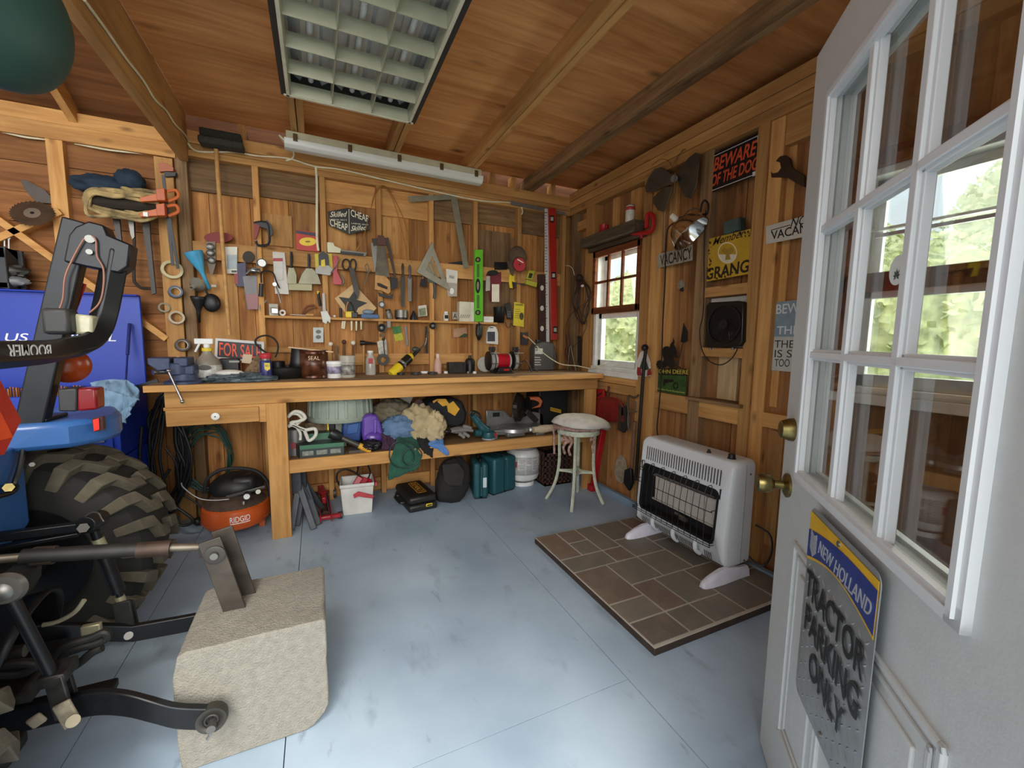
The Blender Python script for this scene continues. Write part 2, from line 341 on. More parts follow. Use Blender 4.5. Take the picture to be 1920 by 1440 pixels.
# ceiling: plywood loft floor over joists
def ply(name, c1, c2, ax):
    return wood(name, c1, c2, ax, .55, stain='#5f3216', stain_amt=.5, knots=.75, val=.02)
cb = B()
for x0, x1 in ((-.72, .51), (.51, 1.75), (1.75, 2.36)): cb.box(x0+.001, x1-.001, -.1, 3.52, 2.70, 2.72)
struct('ceiling', cb, ply('fir_plywood', '#e0a266', '#be7c43', 'X'), smooth=False)
struct('trim_102', B().box(-4.2, 2.36, 3.61, 3.64, 0, 2.9).box(2.33, 2.36, -.1, 3.6, 2.06, 2.72), wood('soffit_backing', '#6e4426', '#4d2d17', 'X', stain_amt=.6), smooth=False)  # soffit board extended as added backing, stops sky light leaking through wall gaps
for x0, x1, q in ((-.11, -.073, 0), (-.068, -.03, 0), (.50, .538, 0), (.543, .581, 0), (1.098, 1.137, 0), (1.141, 1.18, 0), (1.72, 1.765, 1), (1.768, 1.81, 1)):
    trim(B().box(x0, x1, -.1, 3.60, 2.602, 2.70), old('Y') if q else stud('Y'), bevel=.002)
trim(B().box(-.768, -.72, -.1, 3.49, 2.40, 2.70), stud('Y'), bevel=.002)
for x in (-.42, .2, .40, .80, .93, 1.42, 1.62, 2.02): trim(B().box(x-.02, x+.02, 3.51, 3.6, 2.60, 2.70), stud('Z'))
# roof over the left bay: rafters falling to the back plate
def roofz(y): return 2.60+(3.55-y)*.42
rb = B(); rb.prism([(-4.2, 3.62, roofz(3.62)), (-.77, 3.62, roofz(3.62)), (-.77, -.1, roofz(-.1)), (-4.2, -.1, roofz(-.1))], (0, 0, .02))
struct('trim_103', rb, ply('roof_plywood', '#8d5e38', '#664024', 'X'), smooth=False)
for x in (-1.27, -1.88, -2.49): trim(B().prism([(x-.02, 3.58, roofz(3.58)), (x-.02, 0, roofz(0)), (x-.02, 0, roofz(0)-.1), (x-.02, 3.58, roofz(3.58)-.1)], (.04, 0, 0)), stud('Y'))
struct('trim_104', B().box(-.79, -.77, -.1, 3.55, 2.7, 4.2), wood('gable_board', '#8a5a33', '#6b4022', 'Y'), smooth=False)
# ---------------------------------------------------------------- windows of the right wall
GL = bpy.data.materials.new('window_glass'); GL.use_nodes = True; t = GL.node_tree; t.nodes.remove(t.nodes['Principled BSDF'])
gl = t.nodes.new('ShaderNodeBsdfGlossy'); gl.inputs['Roughness'].default_value = .02; tr = t.nodes.new('ShaderNodeBsdfTransparent'); tr.inputs[0].default_value = (.93, .95, .94, 1)
fr = t.nodes.new('ShaderNodeLayerWeight'); fr.inputs['Blend'].default_value = .25; mx = t.nodes.new('ShaderNodeMixShader')
mr = t.nodes.new('ShaderNodeMapRange'); mr.inputs['To Min'].default_value = .035; mr.inputs['To Max'].default_value = .32
t.links.new(fr.outputs['Fresnel'], mr.inputs['Value']); t.links.new(mr.outputs[0], mx.inputs['Fac'])
t.links.new(tr.outputs[0], mx.inputs[1]); t.links.new(gl.outputs[0], mx.inputs[2]); t.links.new(mx.outputs[0], t.nodes['Material Output'].inputs['Surface'])
SASH = wood('stained_sash', '#7d4624', '#5c3018', 'Y', stain_amt=.3); VINYL = mat('#dcdcd6', .4)
def window(n, y0, y1, z0, z1, wood_sash):
    w_ = B().box(2.215, 2.32, y1-.035, y1, z0, z1).box(2.215, 2.32, y0, y0+.035, z0, z1).box(2.215, 2.32, y0, y1, z1-.03, z1).box(2.205, 2.32, y0-.01, y1+.01, z0, z0+.03)
    zm = z0+(z1-z0)*.48
    root = struct('window_%d' % n, w_, VINYL, bevel=.003)
    f2 = B(); ya, yb = y0+.035, y1-.035
    for a, e, c_, d in ((ya, yb, z0+.03, z0+.085), (ya, yb, zm-.045, zm), (ya, ya+.04, z0+.03, zm), (yb-.04, yb, z0+.03, zm)): f2.box(2.245, 2.275, a, e, c_, d)
    make('lower_sash', f2, VINYL, root, bevel=.003)
    make('lower_pane', B().box(2.258, 2.262, ya+.04, yb-.04, z0+.085, zm-.045), GL, root, smooth=False)
    make('upper_sash', B().box(2.285, 2.31, ya, yb, z1-.07, z1-.03).box(2.285, 2.31, ya, ya+.04, zm, z1-.03).box(2.285, 2.31, yb-.04, yb, zm, z1-.03).box(2.285, 2.31, ya, yb, zm-.02, zm+.03), VINYL, root, bevel=.002)
    make('upper_pane', B().box(2.296, 2.30, ya+.04, yb-.04, zm+.03, z1-.07), GL, root, smooth=False)
    if wood_sash == 2:
        ex = B().box(2.2, 2.215, ya+.05, yb-.05, zm+.21, zm+.225).box(2.26, 2.28, ya, yb, zm+.25, zm+.262)
        make('sash_bar', ex, VINYL, root)
    s = B(); a, e = y0+.0, y1-.0; xs0, xs1 = 2.185, 2.21
    if wood_sash == 1:
        s.box(xs0, xs1, a, e, z1-.05, z1).box(xs0, xs1, a, e, zm-.005, zm+.05).box(xs0, xs1, a, a+.035, zm, z1).box(xs0, xs1, e-.035, e, zm, z1)
        for k in (1, 2): s.box(xs0+.004, xs1, a+.035+(e-a-.07)*k/3-.011, a+.035+(e-a-.07)*k/3+.011, zm+.05, z1-.05)
        s.box(xs0+.004, xs1, a+.035, e-.035, (zm+z1)/2-.01, (zm+z1)/2+.01)
    else:
        for a_, e_, c_, d_ in ((a-.06, e+.06, z1, z1+.07), (a-.06, a, z0, z1), (e, e+.06, z0, z1), (a-.06, e+.06, zm-.02, zm+.06)): s.box(xs0, xs1+.005, a_, e_, c_, d_)
    make('wooden_sash' if wood_sash == 1 else 'wooden_casing', s, SASH, root, bevel=.003)
    make('sill', B().box(2.19, 2.24, y0-.02, y1+.03, z0-.045, z0), VINYL, root, bevel=.004)
    return root
window(1, *W1, 1); window(2, *W2, 2)
# outdoors: grass and a row of leafy bushes behind the windows
struct('trim_105', B().box(-20, 2.38, -16, -1.3, -.3, -.2), mat('#9a9a88', .9))
gr = B().box(2.38, 24, -12, 16, -.3, -.2); o = struct('trim_106', gr, mat('#8a9a50', .9, var=.4, sc_=3)); o.name = 'lawn'; tag(o, 'sunlit green lawn outside the window', 'lawn'); o['kind'] = 'stuff'
f = B(); rnd = random.Random(3)
for k, (x, y, r, h) in enumerate(((7.5, 8.5, 1.7, 2.3), (8.5, 5.6, 1.9, 2.5), (7.0, 3.0, 1.6, 2.2), (8.6, .6, 1.9, 3.0), (7.2, -1.8, 1.5, 2.4), (10.5, 10.8, 2.4, 3.2), (9.0, 2.2, 1.3, 3.4), (11, 6.8, 2.2, 4.0), (7.6, 1.4, 1.2, 2.2))):
    for q in range(1700):
        u = Vector((rnd.gauss(0, 1), rnd.gauss(0, 1), rnd.gauss(0, 1))).normalized(); p = Vector((x+u.x*r, y+u.y*r, max(.0, h*.55+u.z*h*.62+.1)))
        a = Vector((rnd.gauss(0, 1), rnd.gauss(0, 1), rnd.gauss(0, 1))).normalized()*.085; c_ = a.orthogonal().normalized()*.05
        f.add([p-a, p+c_, p+a, p-c_], [(0, 1, 2, 3)])
    f.sph((x, y, h*.5), (r*.93, r*.93, h*.62), 20, 12, .12, 3, k, -.195)
o = one('hedge', 'pale green sunlit bushes outside, seen through the window panes', 'bushes', f, mat('#d6dda8', .8, var=.35, sc_=9), smooth=False); o['kind'] = 'stuff'  # leaf colour paled to stand in for a stronger sun
# ---------------------------------------------------------------- entrance door, opened into the room
DM = Matrix.Translation((1.252, .769, 0)) @ Matrix.Rotation(math.radians(-132.75), 4, 'Z')   # local x: free edge -> hinge, local +y... away from camera
DOOR = mat('#c3c5c2', .42, var=.03, sc_=40, bump=.05); DTRIM = mat('#d6d8d8', .35, var=.02)
def dl(x, y, z): return DM @ Vector((x, y, z))
root = thing('entrance_door', 'white half-glazed entrance door standing open at the right', 'door', (.63, .1, .01)); 
del root['label'], root['category']; root.name = 'door_1'; ORG['door_1'] = ORG['entrance_door']; root['kind'] = 'structure'
gx0, gx1, gz0, gz1 = .165, .75, .945, 1.865
d = B(DM)
for x0, x1, z0, z1 in ((0, gx0, .01, 2.05), (gx1, .915, .01, 2.05), (gx0, gx1, .01, gz0), (gx0, gx1, gz1, 2.05)): d.box(x0, x1, 0, .034, z0, z1)
make('slab', d, DOOR, root)
m_ = B(DM)
for yy, s_ in ((-.012, 1), (.028, 1)):
    for x0, x1, z0, z1 in ((.14, gx0+.006, .92, 1.89), (gx1-.006, .775, .92, 1.89), (.14, .775, .92, gz0+.006), (.14, .775, gz1-.006, 1.89)): m_.box(x0, x1, yy, yy+.012, z0, z1)
    for x0, x1, z0, z1 in ((.148, gx0, .93, 1.88), (gx1, .767, .93, 1.88), (.148, .767, .93, gz0), (.148, .767, gz1, 1.88)): m_.box(x0+.003, x1-.003, yy-.005, yy+.012, z0+.003, z1-.003)
make('glazing_frame', m_, DTRIM, root, bevel=.004)
mu = B(DM)
for k in (1, 2):
    xx = gx0+(gx1-gx0)*k/3; zz = gz0+(gz1-gz0)*k/3
    mu.box(xx-.019, xx+.019, -.004, .012, gz0, gz1).box(gx0, gx1, -.004, .012, zz-.014, zz+.014)
    mu.box(xx-.010, xx+.010, -.010, .014, gz0, gz1).box(gx0, gx1, -.010, .014, zz-.008, zz+.008)
make('muntins', mu, DTRIM, root, bevel=.002)
make('pane', B(DM).box(gx0, gx1, .013, .017, gz0, gz1), GL, root, smooth=False)
for x0, x1 in ((.16, .405), (.51, .765)):
    p = B(DM); z0, z1 = .2, .755
    for g, h, y0 in ((0, .014, -.007), (.026, .012, -.004)):
        p.box(x0+g, x1-g, y0, .002, z0+g, z0+g+h).box(x0+g, x1-g, y0, .002, z1-g-h, z1-g).box(x0+g, x0+g+h, y0, .002, z0+g, z1-g).box(x1-g-h, x1-g, y0, .002, z0+g, z1-g)
    p.box(x0+.06, x1-.06, -.006, .002, z0+.06, z1-.06)
    make('panel', p, DOOR, root, bevel=.0035)
BRASS = mat('#8a7a4c', .35, 1, var=.3, sc_=60)
kb = B(DM).lathe([(.034, 0), (.034, .006), (.028, .01), (.0125, .014), (.0125, .036), (.02, .042), (.026, .05), (.0275, .066), (.025, .078), (.018, .08), (0, .079)], (.062, 0, .875), (0, -1, 0), 28)
make('knob', kb, BRASS, root)
make('deadbolt', B(DM).lathe([(.033, 0), (.031, .012), (.024, .03), (.020, .032), (0, .032)], (.062, 0, 1.037), (0, -1, 0), 28), BRASS, root)
make('strike_edge', B(DM).box(-.001, .0005, .006, .028, .83, .92), BRASS, root)
# tractor parking sign hung on the door
sg = thing('parking_sign', 'grey diamond-plate metal sign reading TRACTOR PARKING ONLY hung on the white door', 'sign', dl(.457, -.006, .44))
ox0, ox1, oz0, oz1 = .300, .612, .445, .905
def rrect(x0, x1, z0, z1, r, y, n=5):
    L = []
    for cx, cz, a0 in ((x1-r, z1-r, 0), (x0+r, z1-r, 90), (x0+r, z0+r, 180), (x1-r, z0+r, 270)):
        for k in range(n+1):
            a = math.radians(a0+90*k/n); L.append((cx+r*math.cos(a), y, cz+r*math.sin(a)))
    return L
def lens_arc(x0, x1, za, zb, y, n=14):  # band with arched lower edge
    return [(x0+(x1-x0)*k/n, y, za+(zb-za)*0) for k in range(n+1)]
make('plate', B(DM).prism(rrect(ox0, ox1, oz0, oz1, .022, -.019), (0, .0015, 0)), mat('#a3a5a4', .42, .6, var=.15), sg)
tr_ = B(DM); rnd = random.Random(2); q = 0
for iz in range(17):
    for ix in range(11):
        cx, cz = ox0+.02+ix*.027, oz0+.018+iz*.0205
        if cz > oz1-.13: continue
        a = math.radians(45 if (ix+iz) % 2 else -45); dx, dz = math.cos(a)*.0125, math.sin(a)*.0125; ex, ez = -math.sin(a)*.0035, math.cos(a)*.0035
        tr_.add([(cx-dx, -.0185, cz-dz), (cx+ex, -.0185, cz+ez), (cx+dx, -.0185, cz+dz), (cx-ex, -.0185, cz-ez), (cx, -.0212, cz)], [(0, 1, 4), (1, 2, 4), (2, 3, 4), (3, 0, 4)])
make('tread_pattern', tr_, mat('#9b9d9c', .42, .6), sg)
def band(zt0, zt1, zb0, zb1, bulge, y, m, nm):
    n = 14; L = [(ox0+.004+(ox1-ox0-.008)*k/n, y, zt0+(zt1-zt0)*k/n+bulge[0]*math.sin(math.pi*k/n)) for k in range(n+1)]
    L += [(ox0+.004+(ox1-ox0-.008)*k/n, y, zb0+(zb1-zb0)*k/n+bulge[1]*math.sin(math.pi*k/n)) for k in range(n, -1, -1)]
    return make(nm, B(DM).prism(L, (0, .0008, 0)), m, sg, smooth=False)
NHY, NHB = mat('#d9a81e', .4), mat('#23357a', .4)
band(.893, .893, .778, .790, (.0, .030), -.0205, NHY, 'yellow_header')
band(.850, .876, .785, .797, (.012, .028), -.0215, NHB, 'blue_band')
SILV = mat('#b9bbc0', .35, .4)
lf = B(DM)
for sx in (-1, 1):
    for k in range(4):
        z = .797+k*.013; lf.prism([(ox0+.036, -.0222, z), (ox0+.036+sx*.018, -.0222, z+.016-k*.003), (ox0+.036+sx*.016, -.0222, z+.028-k*.003), (ox0+.036, -.0222, z+.011)], (0, .0006, 0))
make('emblem', lf, SILV, sg, smooth=False)
def dv(x, z): return DM.to_3x3() @ Vector((x, 0, z))
text('NEW HOLLAND', sg, dl(ox0+.066, -.0222, .822), dv(.228, -.002), dv(.006, .030), SILV, bold=.006)
for s_, x0, x1, z0 in (('TRACTOR', .318, .595, .700), ('PARKING', .330, .590, .620), ('ONLY', .375, .545, .540)):
    text(s_, sg, dl(x0, -.0225, z0), dv(x1-x0, 0), dv(0, .062), BLACK, bold=.016)
for z in (.885, .468): make('screw', B(DM).cyl((.457, -.019, z), (.457, -.0235, z), .006, n=10), CHROME, sg)
# leaf sticker on the glass
st = thing('round_sticker', 'small pale oval sticker with a leaf stuck on the door glass', 'sticker', dl(.487, .012, 1.38))
make('disc', B(DM).prism([(.487+.026*math.cos(a*.2618), .0126, 1.41+.026*math.sin(a*.2618)) for a in range(24)], (0, -.0006, 0)), mat('#dfe3df', .5), st)
lf = B(DM)
for k in range(7):
    a = math.radians(90+(k-3)*42); l = .014-.0012*abs(k-3); c0 = Vector((.487, .0116, 1.40)); u = Vector((math.cos(a), 0, math.sin(a))); v = Vector((-math.sin(a), 0, math.cos(a)))
    lf.add([c0, c0+u*l*.5+v*.0022, c0+u*l, c0+u*l*.5-v*.0022], [(0, 1, 2, 3)])
make('leaf_print', lf, mat('#3a4a44', .5), st, smooth=False)
# white gas cylinder behind the door
gc = thing('gas_cylinder', 'tall white rounded gas cylinder half hidden behind the open door', 'gas cylinder', (2.0, 1.0, 0))
make('tank', B().lathe([(.14, 0), (.15, .02), (.15, .04), (.155, .06), (.16, .40), (.15, .47), (.12, .52), (.06, .55), (0, .555)], (2.0, 1.02, 0), n=32), WHITE, gc)
make('collar', B().lathe([(.075, .53), (.08, .6), (.074, .6), (.07, .53)], (2.0, 1.02, 0), n=24, cap=False), WHITE, gc, solid=.003)
make('valve', B().cyl((2.0, 1.02, .545), (2.0, 1.02, .6), .014), BRASS, gc)
# ---------------------------------------------------------------- tiled hearth pad
HX0, HX1, HY0, HY1, HZ = 1.208, 2.168, 1.19, 2.235, .036
hp = thing('hearth_pad', 'low slate-tiled hearth pad on the blue floor under the heater', 'hearth', (1.69, 1.71, 0))
make('base_board', B().box(HX0, HX1, HY0, HY1, 0, HZ-.004), mat('#3a2c22', .7, var=.3, bump=.2), hp, bevel=.003)
make('grout', B().box(HX0+.002, HX1-.002, HY0+.002, HY1-.002, HZ-.004, HZ), mat('#b7ad9f', .9), hp)
tiles = [(1.21, 1.36, 1.93, 2.232), (1.36, 1.5, 2.08, 2.232), (1.36, 1.5, 1.93, 2.08), (1.21, 1.5, 1.79, 1.93), (1.21, 1.42, 1.49, 1.79), (1.5, 1.64, 1.93, 2.232), (1.42, 1.64, 1.58, 1.79), (1.5, 1.64, 1.79, 1.93), (1.42, 1.57, 1.35, 1.58), (1.21, 1.42, 1.35, 1.49),
         (1.21, 1.42, 1.2, 1.35), (1.42, 1.57, 1.2, 1.35), (1.57, 1.78, 1.35, 1.58), (1.57, 1.78, 1.2, 1.35), (1.64, 1.86, 1.58, 1.79), (1.64, 1.86, 1.79, 2.0), (1.64, 1.86, 2.0, 2.232), (1.78, 2.0, 1.2, 1.42), (1.78, 2.0, 1.42, 1.58), (1.86, 2.0, 1.58, 1.9), (1.86, 2.0, 1.9, 2.232),
         (2.0, 2.165, 1.2, 1.44), (2.0, 2.165, 1.44, 1.7), (2.0, 2.165, 1.7, 1.95), (2.0, 2.165, 1.95, 2.232)]
tb = B()
for x0, x1, y0, y1 in tiles: tb.box(x0+.005, x1-.005, y0+.005, y1-.005, HZ-.002, HZ+.0025)
tm = bpy.data.materials.new('slate_tile'); tm.use_nodes = True; t = tm.node_tree; N = t.nodes.new; K = t.links.new; b_ = t.nodes['Principled BSDF']; b_.inputs['Roughness'].default_value = .5
geo = N('ShaderNodeNewGeometry'); r1 = N('ShaderNodeValToRGB'); els = r1.color_ramp.elements; els[0].color = lin('#6c655a'); els[1].color = lin('#74736a')
for p_, h in ((.2, '#7b7266'), (.4, '#645f5a'), (.6, '#7f6350'), (.7, '#6d675c'), (.85, '#766e60')): e = els.new(p_); e.color = lin(h)
K(geo.outputs['Random Per Island'], r1.inputs['Fac']); tc = N('ShaderNodeTexCoord'); n1 = N('ShaderNodeTexNoise'); n1.inputs['Scale'].default_value = 9; n1.inputs['Detail'].default_value = 8; n1.inputs['Roughness'].default_value = .7
K(tc.outputs['Object'], n1.inputs['Vector']); mr = N('ShaderNodeMapRange'); mr.inputs['From Min'].default_value = .45; mr.inputs['From Max'].default_value = .75; mr.inputs['To Max'].default_value = .8; K(n1.outputs['Fac'], mr.inputs['Value'])
mx = N('ShaderNodeMix'); mx.data_type = 'RGBA'; K(mr.outputs[0], mx.inputs['Factor']); K(r1.outputs['Color'], mx.inputs['A']); mx.inputs['B'].default_value = lin('#8a7c68'); K(mx.outputs['Result'], b_.inputs['Base Color'])
bp = N('ShaderNodeBump'); bp.inputs['Strength'].default_value = .4; bp.inputs['Distance'].default_value = .01; K(n1.outputs['Fac'], bp.inputs['Height']); K(bp.outputs['Normal'], b_.inputs['Normal'])
make('slate_tiles', tb, tm, hp, bevel=.0015)
# ---------------------------------------------------------------- gas heater
HT = mat('#d3d6d7', .38, var=.03); ht = thing('gas_heater', 'grey-white vent-free gas wall heater on two white feet on the hearth', 'heater', (1.95, 1.73, HZ+.004))
def hx(z): return 1.852+.075*max(0, z-.16)+(.9*(z-.62)**2*6 if z > .62 else 0)+(4.0*(.17-z)**2*2.4 if z < .17 else 0)
def rr2(y0, y1, z0, z1, r, n=8):
    L = []
    for cy_, cz, a0 in ((y1-r, z1-r, 0), (y0+r, z1-r, 90), (y0+r, z0+r, 180), (y1-r, z0+r, 270)):
        for k in range(n+1):
            a = math.radians(a0+90*k/n); L.append((cy_+r*math.cos(a), cz+r*math.sin(a)))
    return L
def dens(L, m=4):
    out = []
    for i in range(len(L)):
        a, b2 = L[i], L[(i+1) % len(L)]
        big = math.dist(a, b2) > .08
        for k in range(m if big else 1): out.append((a[0]+(b2[0]-a[0])*k/m, a[1]+(b2[1]-a[1])*k/m) if big else a)
    return out
hood = B(); Ls = []
O, I = dens(rr2(1.40, 2.065, .098, .672, .035)), dens(rr2(1.462, 2.03, .215, .51, .035))
L1 = [Vector((hx(z)+.03, y, z)) for y, z in O]; cen = Vector((0, 1.7325, .385))
L2 = [Vector((hx(z)+.008, 1.7325+(y-1.7325)*.985, .385+(z-.385)*.985)) for y, z in O]; L3 = [Vector((hx(z), 1.7325+(y-1.7325)*.955, .385+(z-.385)*.96)) for y, z in O]
L4 = [Vector((hx(z), y, z)) for y, z in I]; L5 = [Vector((hx(z)+.012, 1.745+(y-1.745)*.985, .362+(z-.362)*.98)) for y, z in I]; L0 = [Vector((1.985, y, z)) for y, z in O]; LL = [Vector((2.06, 1.7325+(y-1.7325)*.985, .385+(z-.385)*.99)) for y, z in O]
allv = []; n = len(O)
for L in (LL, L0, L1, L2, L3, L4, L5): allv += L
fs = [tuple(range(n))]
for k in range(6):
    for i in range(n): fs.append((k*n+i, k*n+(i+1) % n, (k+1)*n+(i+1) % n, (k+1)*n+i))
hood.add(allv, fs); make('casing', hood, HT, ht, ang=50)
make('seam', B().box(1.983, 1.986, 1.397, 1.40, .12, .65), mat('#8f9294', .5), ht)
BK = mat('#161616', .35); 
make('window_frame', B().ring([(hx(z)-.003, y, z) for y, z in I], [(hx(z)-.003, 1.746+(y-1.746)*.955, .362+(z-.362)*.93) for y, z in I], (.014, 0, 0)), BK, ht)
make('firebox', B().box(1.955, 1.965, 1.45, 2.045, .2, .52).box(1.875, 1.96, 1.455, 1.462, .2, .52).box(1.875, 1.96, 2.034, 2.041, .2, .52).box(1.875, 1.96, 1.455, 2.04, .205, .212).box(1.89, 1.96, 1.455, 2.04, .512, .52), mat('#201f1e', .5), ht)
pq = B()
for k in range(5):
    y0 = 1.50+k*.094; pq.box(1.925, 1.945, y0+.003, y0+.091, .29, .43)
    make('burner_plaque', B().box(1.925, 1.945, y0+.003, y0+.091, .285, .428), mat('#b7aea4', .7, var=.06, sc_=70), ht, bevel=.003)
make('burner_rim', B().box(1.922, 1.95, 1.488, 1.985, .43, .437).box(1.922, 1.95, 1.488, 1.985, .275, .284).box(1.93, 1.935, 1.685, 1.69, .284, .43).box(1.93, 1.935, 1.78, 1.785, .284, .43), mat('#cfcac0', .4, .5), ht)
make('pilot', B().cyl((1.91, 1.70, .255), (1.91, 1.78, .262), .008).box(1.90, 1.92, 1.69, 1.74, .24, .26), STEEL, ht)
sl = B()
for k in range(30):
    y = 1.468+k*.0185; z0, z1 = .535, .618; e = .0028
    sl.add([(hx(z0)-.001, y-e, z0), (hx(z0)-.001, y+e, z0), (hx(z1)-.0008, y+e, z1), (hx(z1)-.0008, y-e, z1)], [(0, 1, 2, 3)])
make('upper_vent_slots', sl, BLACK, ht, smooth=False); sl = B()
for a, n_ in ((1.475, 4), (1.60, 10), (1.765, 10), (1.93, 6)):
    for k in range(n_):
        y = a+k*.0125; z0, z1 = .132, .172; e = .0028
        sl.add([(hx(z0)-.002, y-e, z0), (hx(z0)-.002, y+e, z0), (hx(z1)-.0015, y+e, z1), (hx(z1)-.0015, y-e, z1)], [(0, 1, 2, 3)])
    make('lower_vent_slots', sl, BLACK, ht, smooth=False); sl = B()

for y in (1.575, 1.735, 1.90): make('rib', B().tube([(hx(.2)+.006, y, .205), (hx(.17)-.001, y, .17), (hx(.14), y, .138), (hx(.11)+.006, y, .112)], .012, 10, smooth=4), HT, ht)
gd = B(); gxo = 1.812
for z, dd in ((.475, .02), (.405, .0)): gd.tube([(1.87, 1.465, z), (gxo+dd+.02, 1.47, z), (gxo+dd, 1.50, z), (gxo+dd, 2.0, z), (gxo+dd+.02, 2.035, z), (1.87, 2.04, z)], .0022, 6, smooth=4)
for z in (.216, .228): gd.tube([(1.86, 1.465, z), (gxo+.02, 1.47, z), (gxo, 1.50, z), (gxo, 2.0, z), (gxo+.02, 2.035, z), (1.86, 2.04, z)], .0022, 6, smooth=4)
for k in range(13):
    y = 1.492+k*.0425; gd.tube([(gxo+.002, y, .217), (gxo-.002, y, .35), (gxo+.012, y, .475)], .0017, 6, smooth=4)
for k in range(7):
    y = 1.50+k*.0835; gd.tube([(gxo+.02, y-.017, .475), (1.845, y-.017, .515), (1.858, y, .53), (1.845, y+.017, .515), (gxo+.02, y+.017, .475)], .0019, 6, smooth=4)
make('wire_guard', gd, mat('#0d0d0d', .35), ht)
for y in (1.415, 1.99):
    ft = B(); 
    for k, (x, hw, zt) in enumerate(((1.735, .012, .02), (1.75, .024, .034), (1.80, .03, .058), (1.86, .03, .075), (1.93, .026, .07), (2.0, .024, .06), (2.06, .024, .055))):
        pass
    prof = [(1.728, .012, .016), (1.742, .022, .03), (1.79, .028, .052), (1.86, .03, .07), (1.93, .027, .068), (1.99, .024, .055), (2.06, .024, .05)]
    vs = []; fs = []
    for x, hw, zt in prof: vs += [(x, y-hw, HZ+.004), (x, y+hw, HZ+.004), (x, y+hw*.8, HZ+.004+zt*.7), (x, y+hw*.35, HZ+.004+zt), (x, y-hw*.35, HZ+.004+zt), (x, y-hw*.8, HZ+.004+zt*.7)]
    for k in range(len(prof)-1):
        for i in range(6): fs.append((k*6+i, k*6+(i+1) % 6, k*6+6+(i+1) % 6, k*6+6+i))
    fs += [tuple(range(5, -1, -1)), tuple(range(len(vs)-6, len(vs)))]
    ft.add(vs, fs); make('foot', ft, mat('#dedce6', .3), ht, ang=50)
make('knob', B().lathe([(.022, 0), (.022, .004), (.018, .006), (.017, .026), (0, .027)], (1.96, 1.47, .67), n=20), BLACK, ht)
make('igniter_button', B().lathe([(.012, 0), (.011, .008), (.007, .01), (.007, .02), (0, .021)], (1.945, 1.60, .67), n=16), BLACK, ht)
for z in (.6, .13): make('screw', B().cyl((2.02, 1.402, z), (2.02, 1.397, z), .005, n=8), STEEL, ht)
one('gas_hose', 'thin black gas hose looping behind the right side of the heater', 'hose', B().tube([(2.07, 1.42, .14), (2.11, 1.36, .10), (2.13, 1.33, .18), (2.14, 1.35, .27), (2.12, 1.42, .30)], .005, 8, smooth=5), BLACK)
# ---------------------------------------------------------------- ceiling fixtures
tf = thing('troffer_light', 'white fluorescent troffer with grey parabolic louvre under the ceiling joists', 'ceiling light', (.23, 2.17, 2.6))
x0, x1, y0, y1, z0, z1 = -.112, .532, 1.325, 2.535, 2.475, 2.6
LV = mat('#a9aa92', .35, .25, var=.05); zl = 2.585
make('housing', B().box(x0-.012, x0+.012, y0, y1, z0+.012, z1).box(x1-.012, x1+.012, y0, y1, z0+.012, z1).box(x0, x1, y0, y0+.012, z0+.02, z1).box(x0, x1, y1-.012, y1, z0+.02, z1).box(x0, x1, y0, y1, z1-.006, z1), mat('#2b2a26', .6), tf)
make('rim', B().box(x0+.012, x0+.026, y0, y1, z0+.008, z0+.018).box(x1-.026, x1-.012, y0, y1, z0+.008, z0+.018).box(x0, x1, y0, y0+.02, z0+.012, z0+.02).box(x0, x1, y1-.012, y1+.003, z0+.008, z0+.03), mat('#cfcbb0', .4), tf)
lo = B(); cells = 3; rows = 6; a0, a1, b0, b1 = x0+.028, x1-.028, y0+.022, y1-.014
for k in range(cells+1):
    xx = a0+(a1-a0)*k/cells; lo.prism([(xx-.002, b0, z0+.012), (xx+.002, b0, z0+.012), (xx+.007, b0, z0+.07), (xx-.007, b0, z0+.07)], (0, b1-b0, 0))
for k in range(rows+1):
    yy = b0+(b1-b0)*k/rows; lo.prism([(a0, yy-.002, z0+.012), (a0, yy+.002, z0+.012), (a0, yy+.014, z0+.068), (a0, yy-.014, z0+.068)], (a1-a0, 0, 0))
make('louvre', lo, LV, tf, smooth=False)
lb2 = B()
for k in range(3):
    xc = a0+(a1-a0)*(k+.5)/3; make('fluorescent_tube', B().cyl((xc, b0+.01, z0+.098), (xc, b1-.01, z0+.098), .013, n=14), mat('#e6e4da', .3), tf)
    lb2.prism([(xc-.09, b0, z1-.008), (xc-.05, b0, z1-.035), (xc-.035, b0, z1-.008)], (0, b1-b0, 0)).prism([(xc+.09, b0, z1-.008), (xc+.035, b0, z1-.008), (xc+.05, b0, z1-.035)], (0, b1-b0, 0))
make('reflector', lb2.box(x0+.012, x1-.012, y0+.012, y1-.012, z1-.012, z1-.006), mat('#c9c9c2', .35, .3), tf, smooth=False)
sf = thing('wraparound_light', 'long white plastic strip light with steel clips above the workbench', 'ceiling light', (.54, 3.3, 2.6))
L0_, L1_ = Vector((-.14, 3.255, 2.5)), Vector((1.215, 3.29, 2.5))
def prof_along(P, Q, prof, b):
    dY = Vector((0, 1, 0)); b.prism([P+dY*u+Vector((0, 0, v)) for u, v in prof], Q-P); return b
make('base', prof_along(L0_, L1_, [(-.05, .045), (.05, .045), (.045, .1), (-.045, .1)], B()), mat('#bdb99c', .5), sf, bevel=.004)
make('diffuser', prof_along(L0_-Vector((.012, 0, 0)), L1_+Vector((.012, 0, 0)), [(-.056, .052), (-.05, .015), (-.03, -.002), (.03, -.002), (.05, .015), (.056, .052)], B()), mat('#d2d3cb', .35, var=.03), sf, bevel=.004, ang=60)
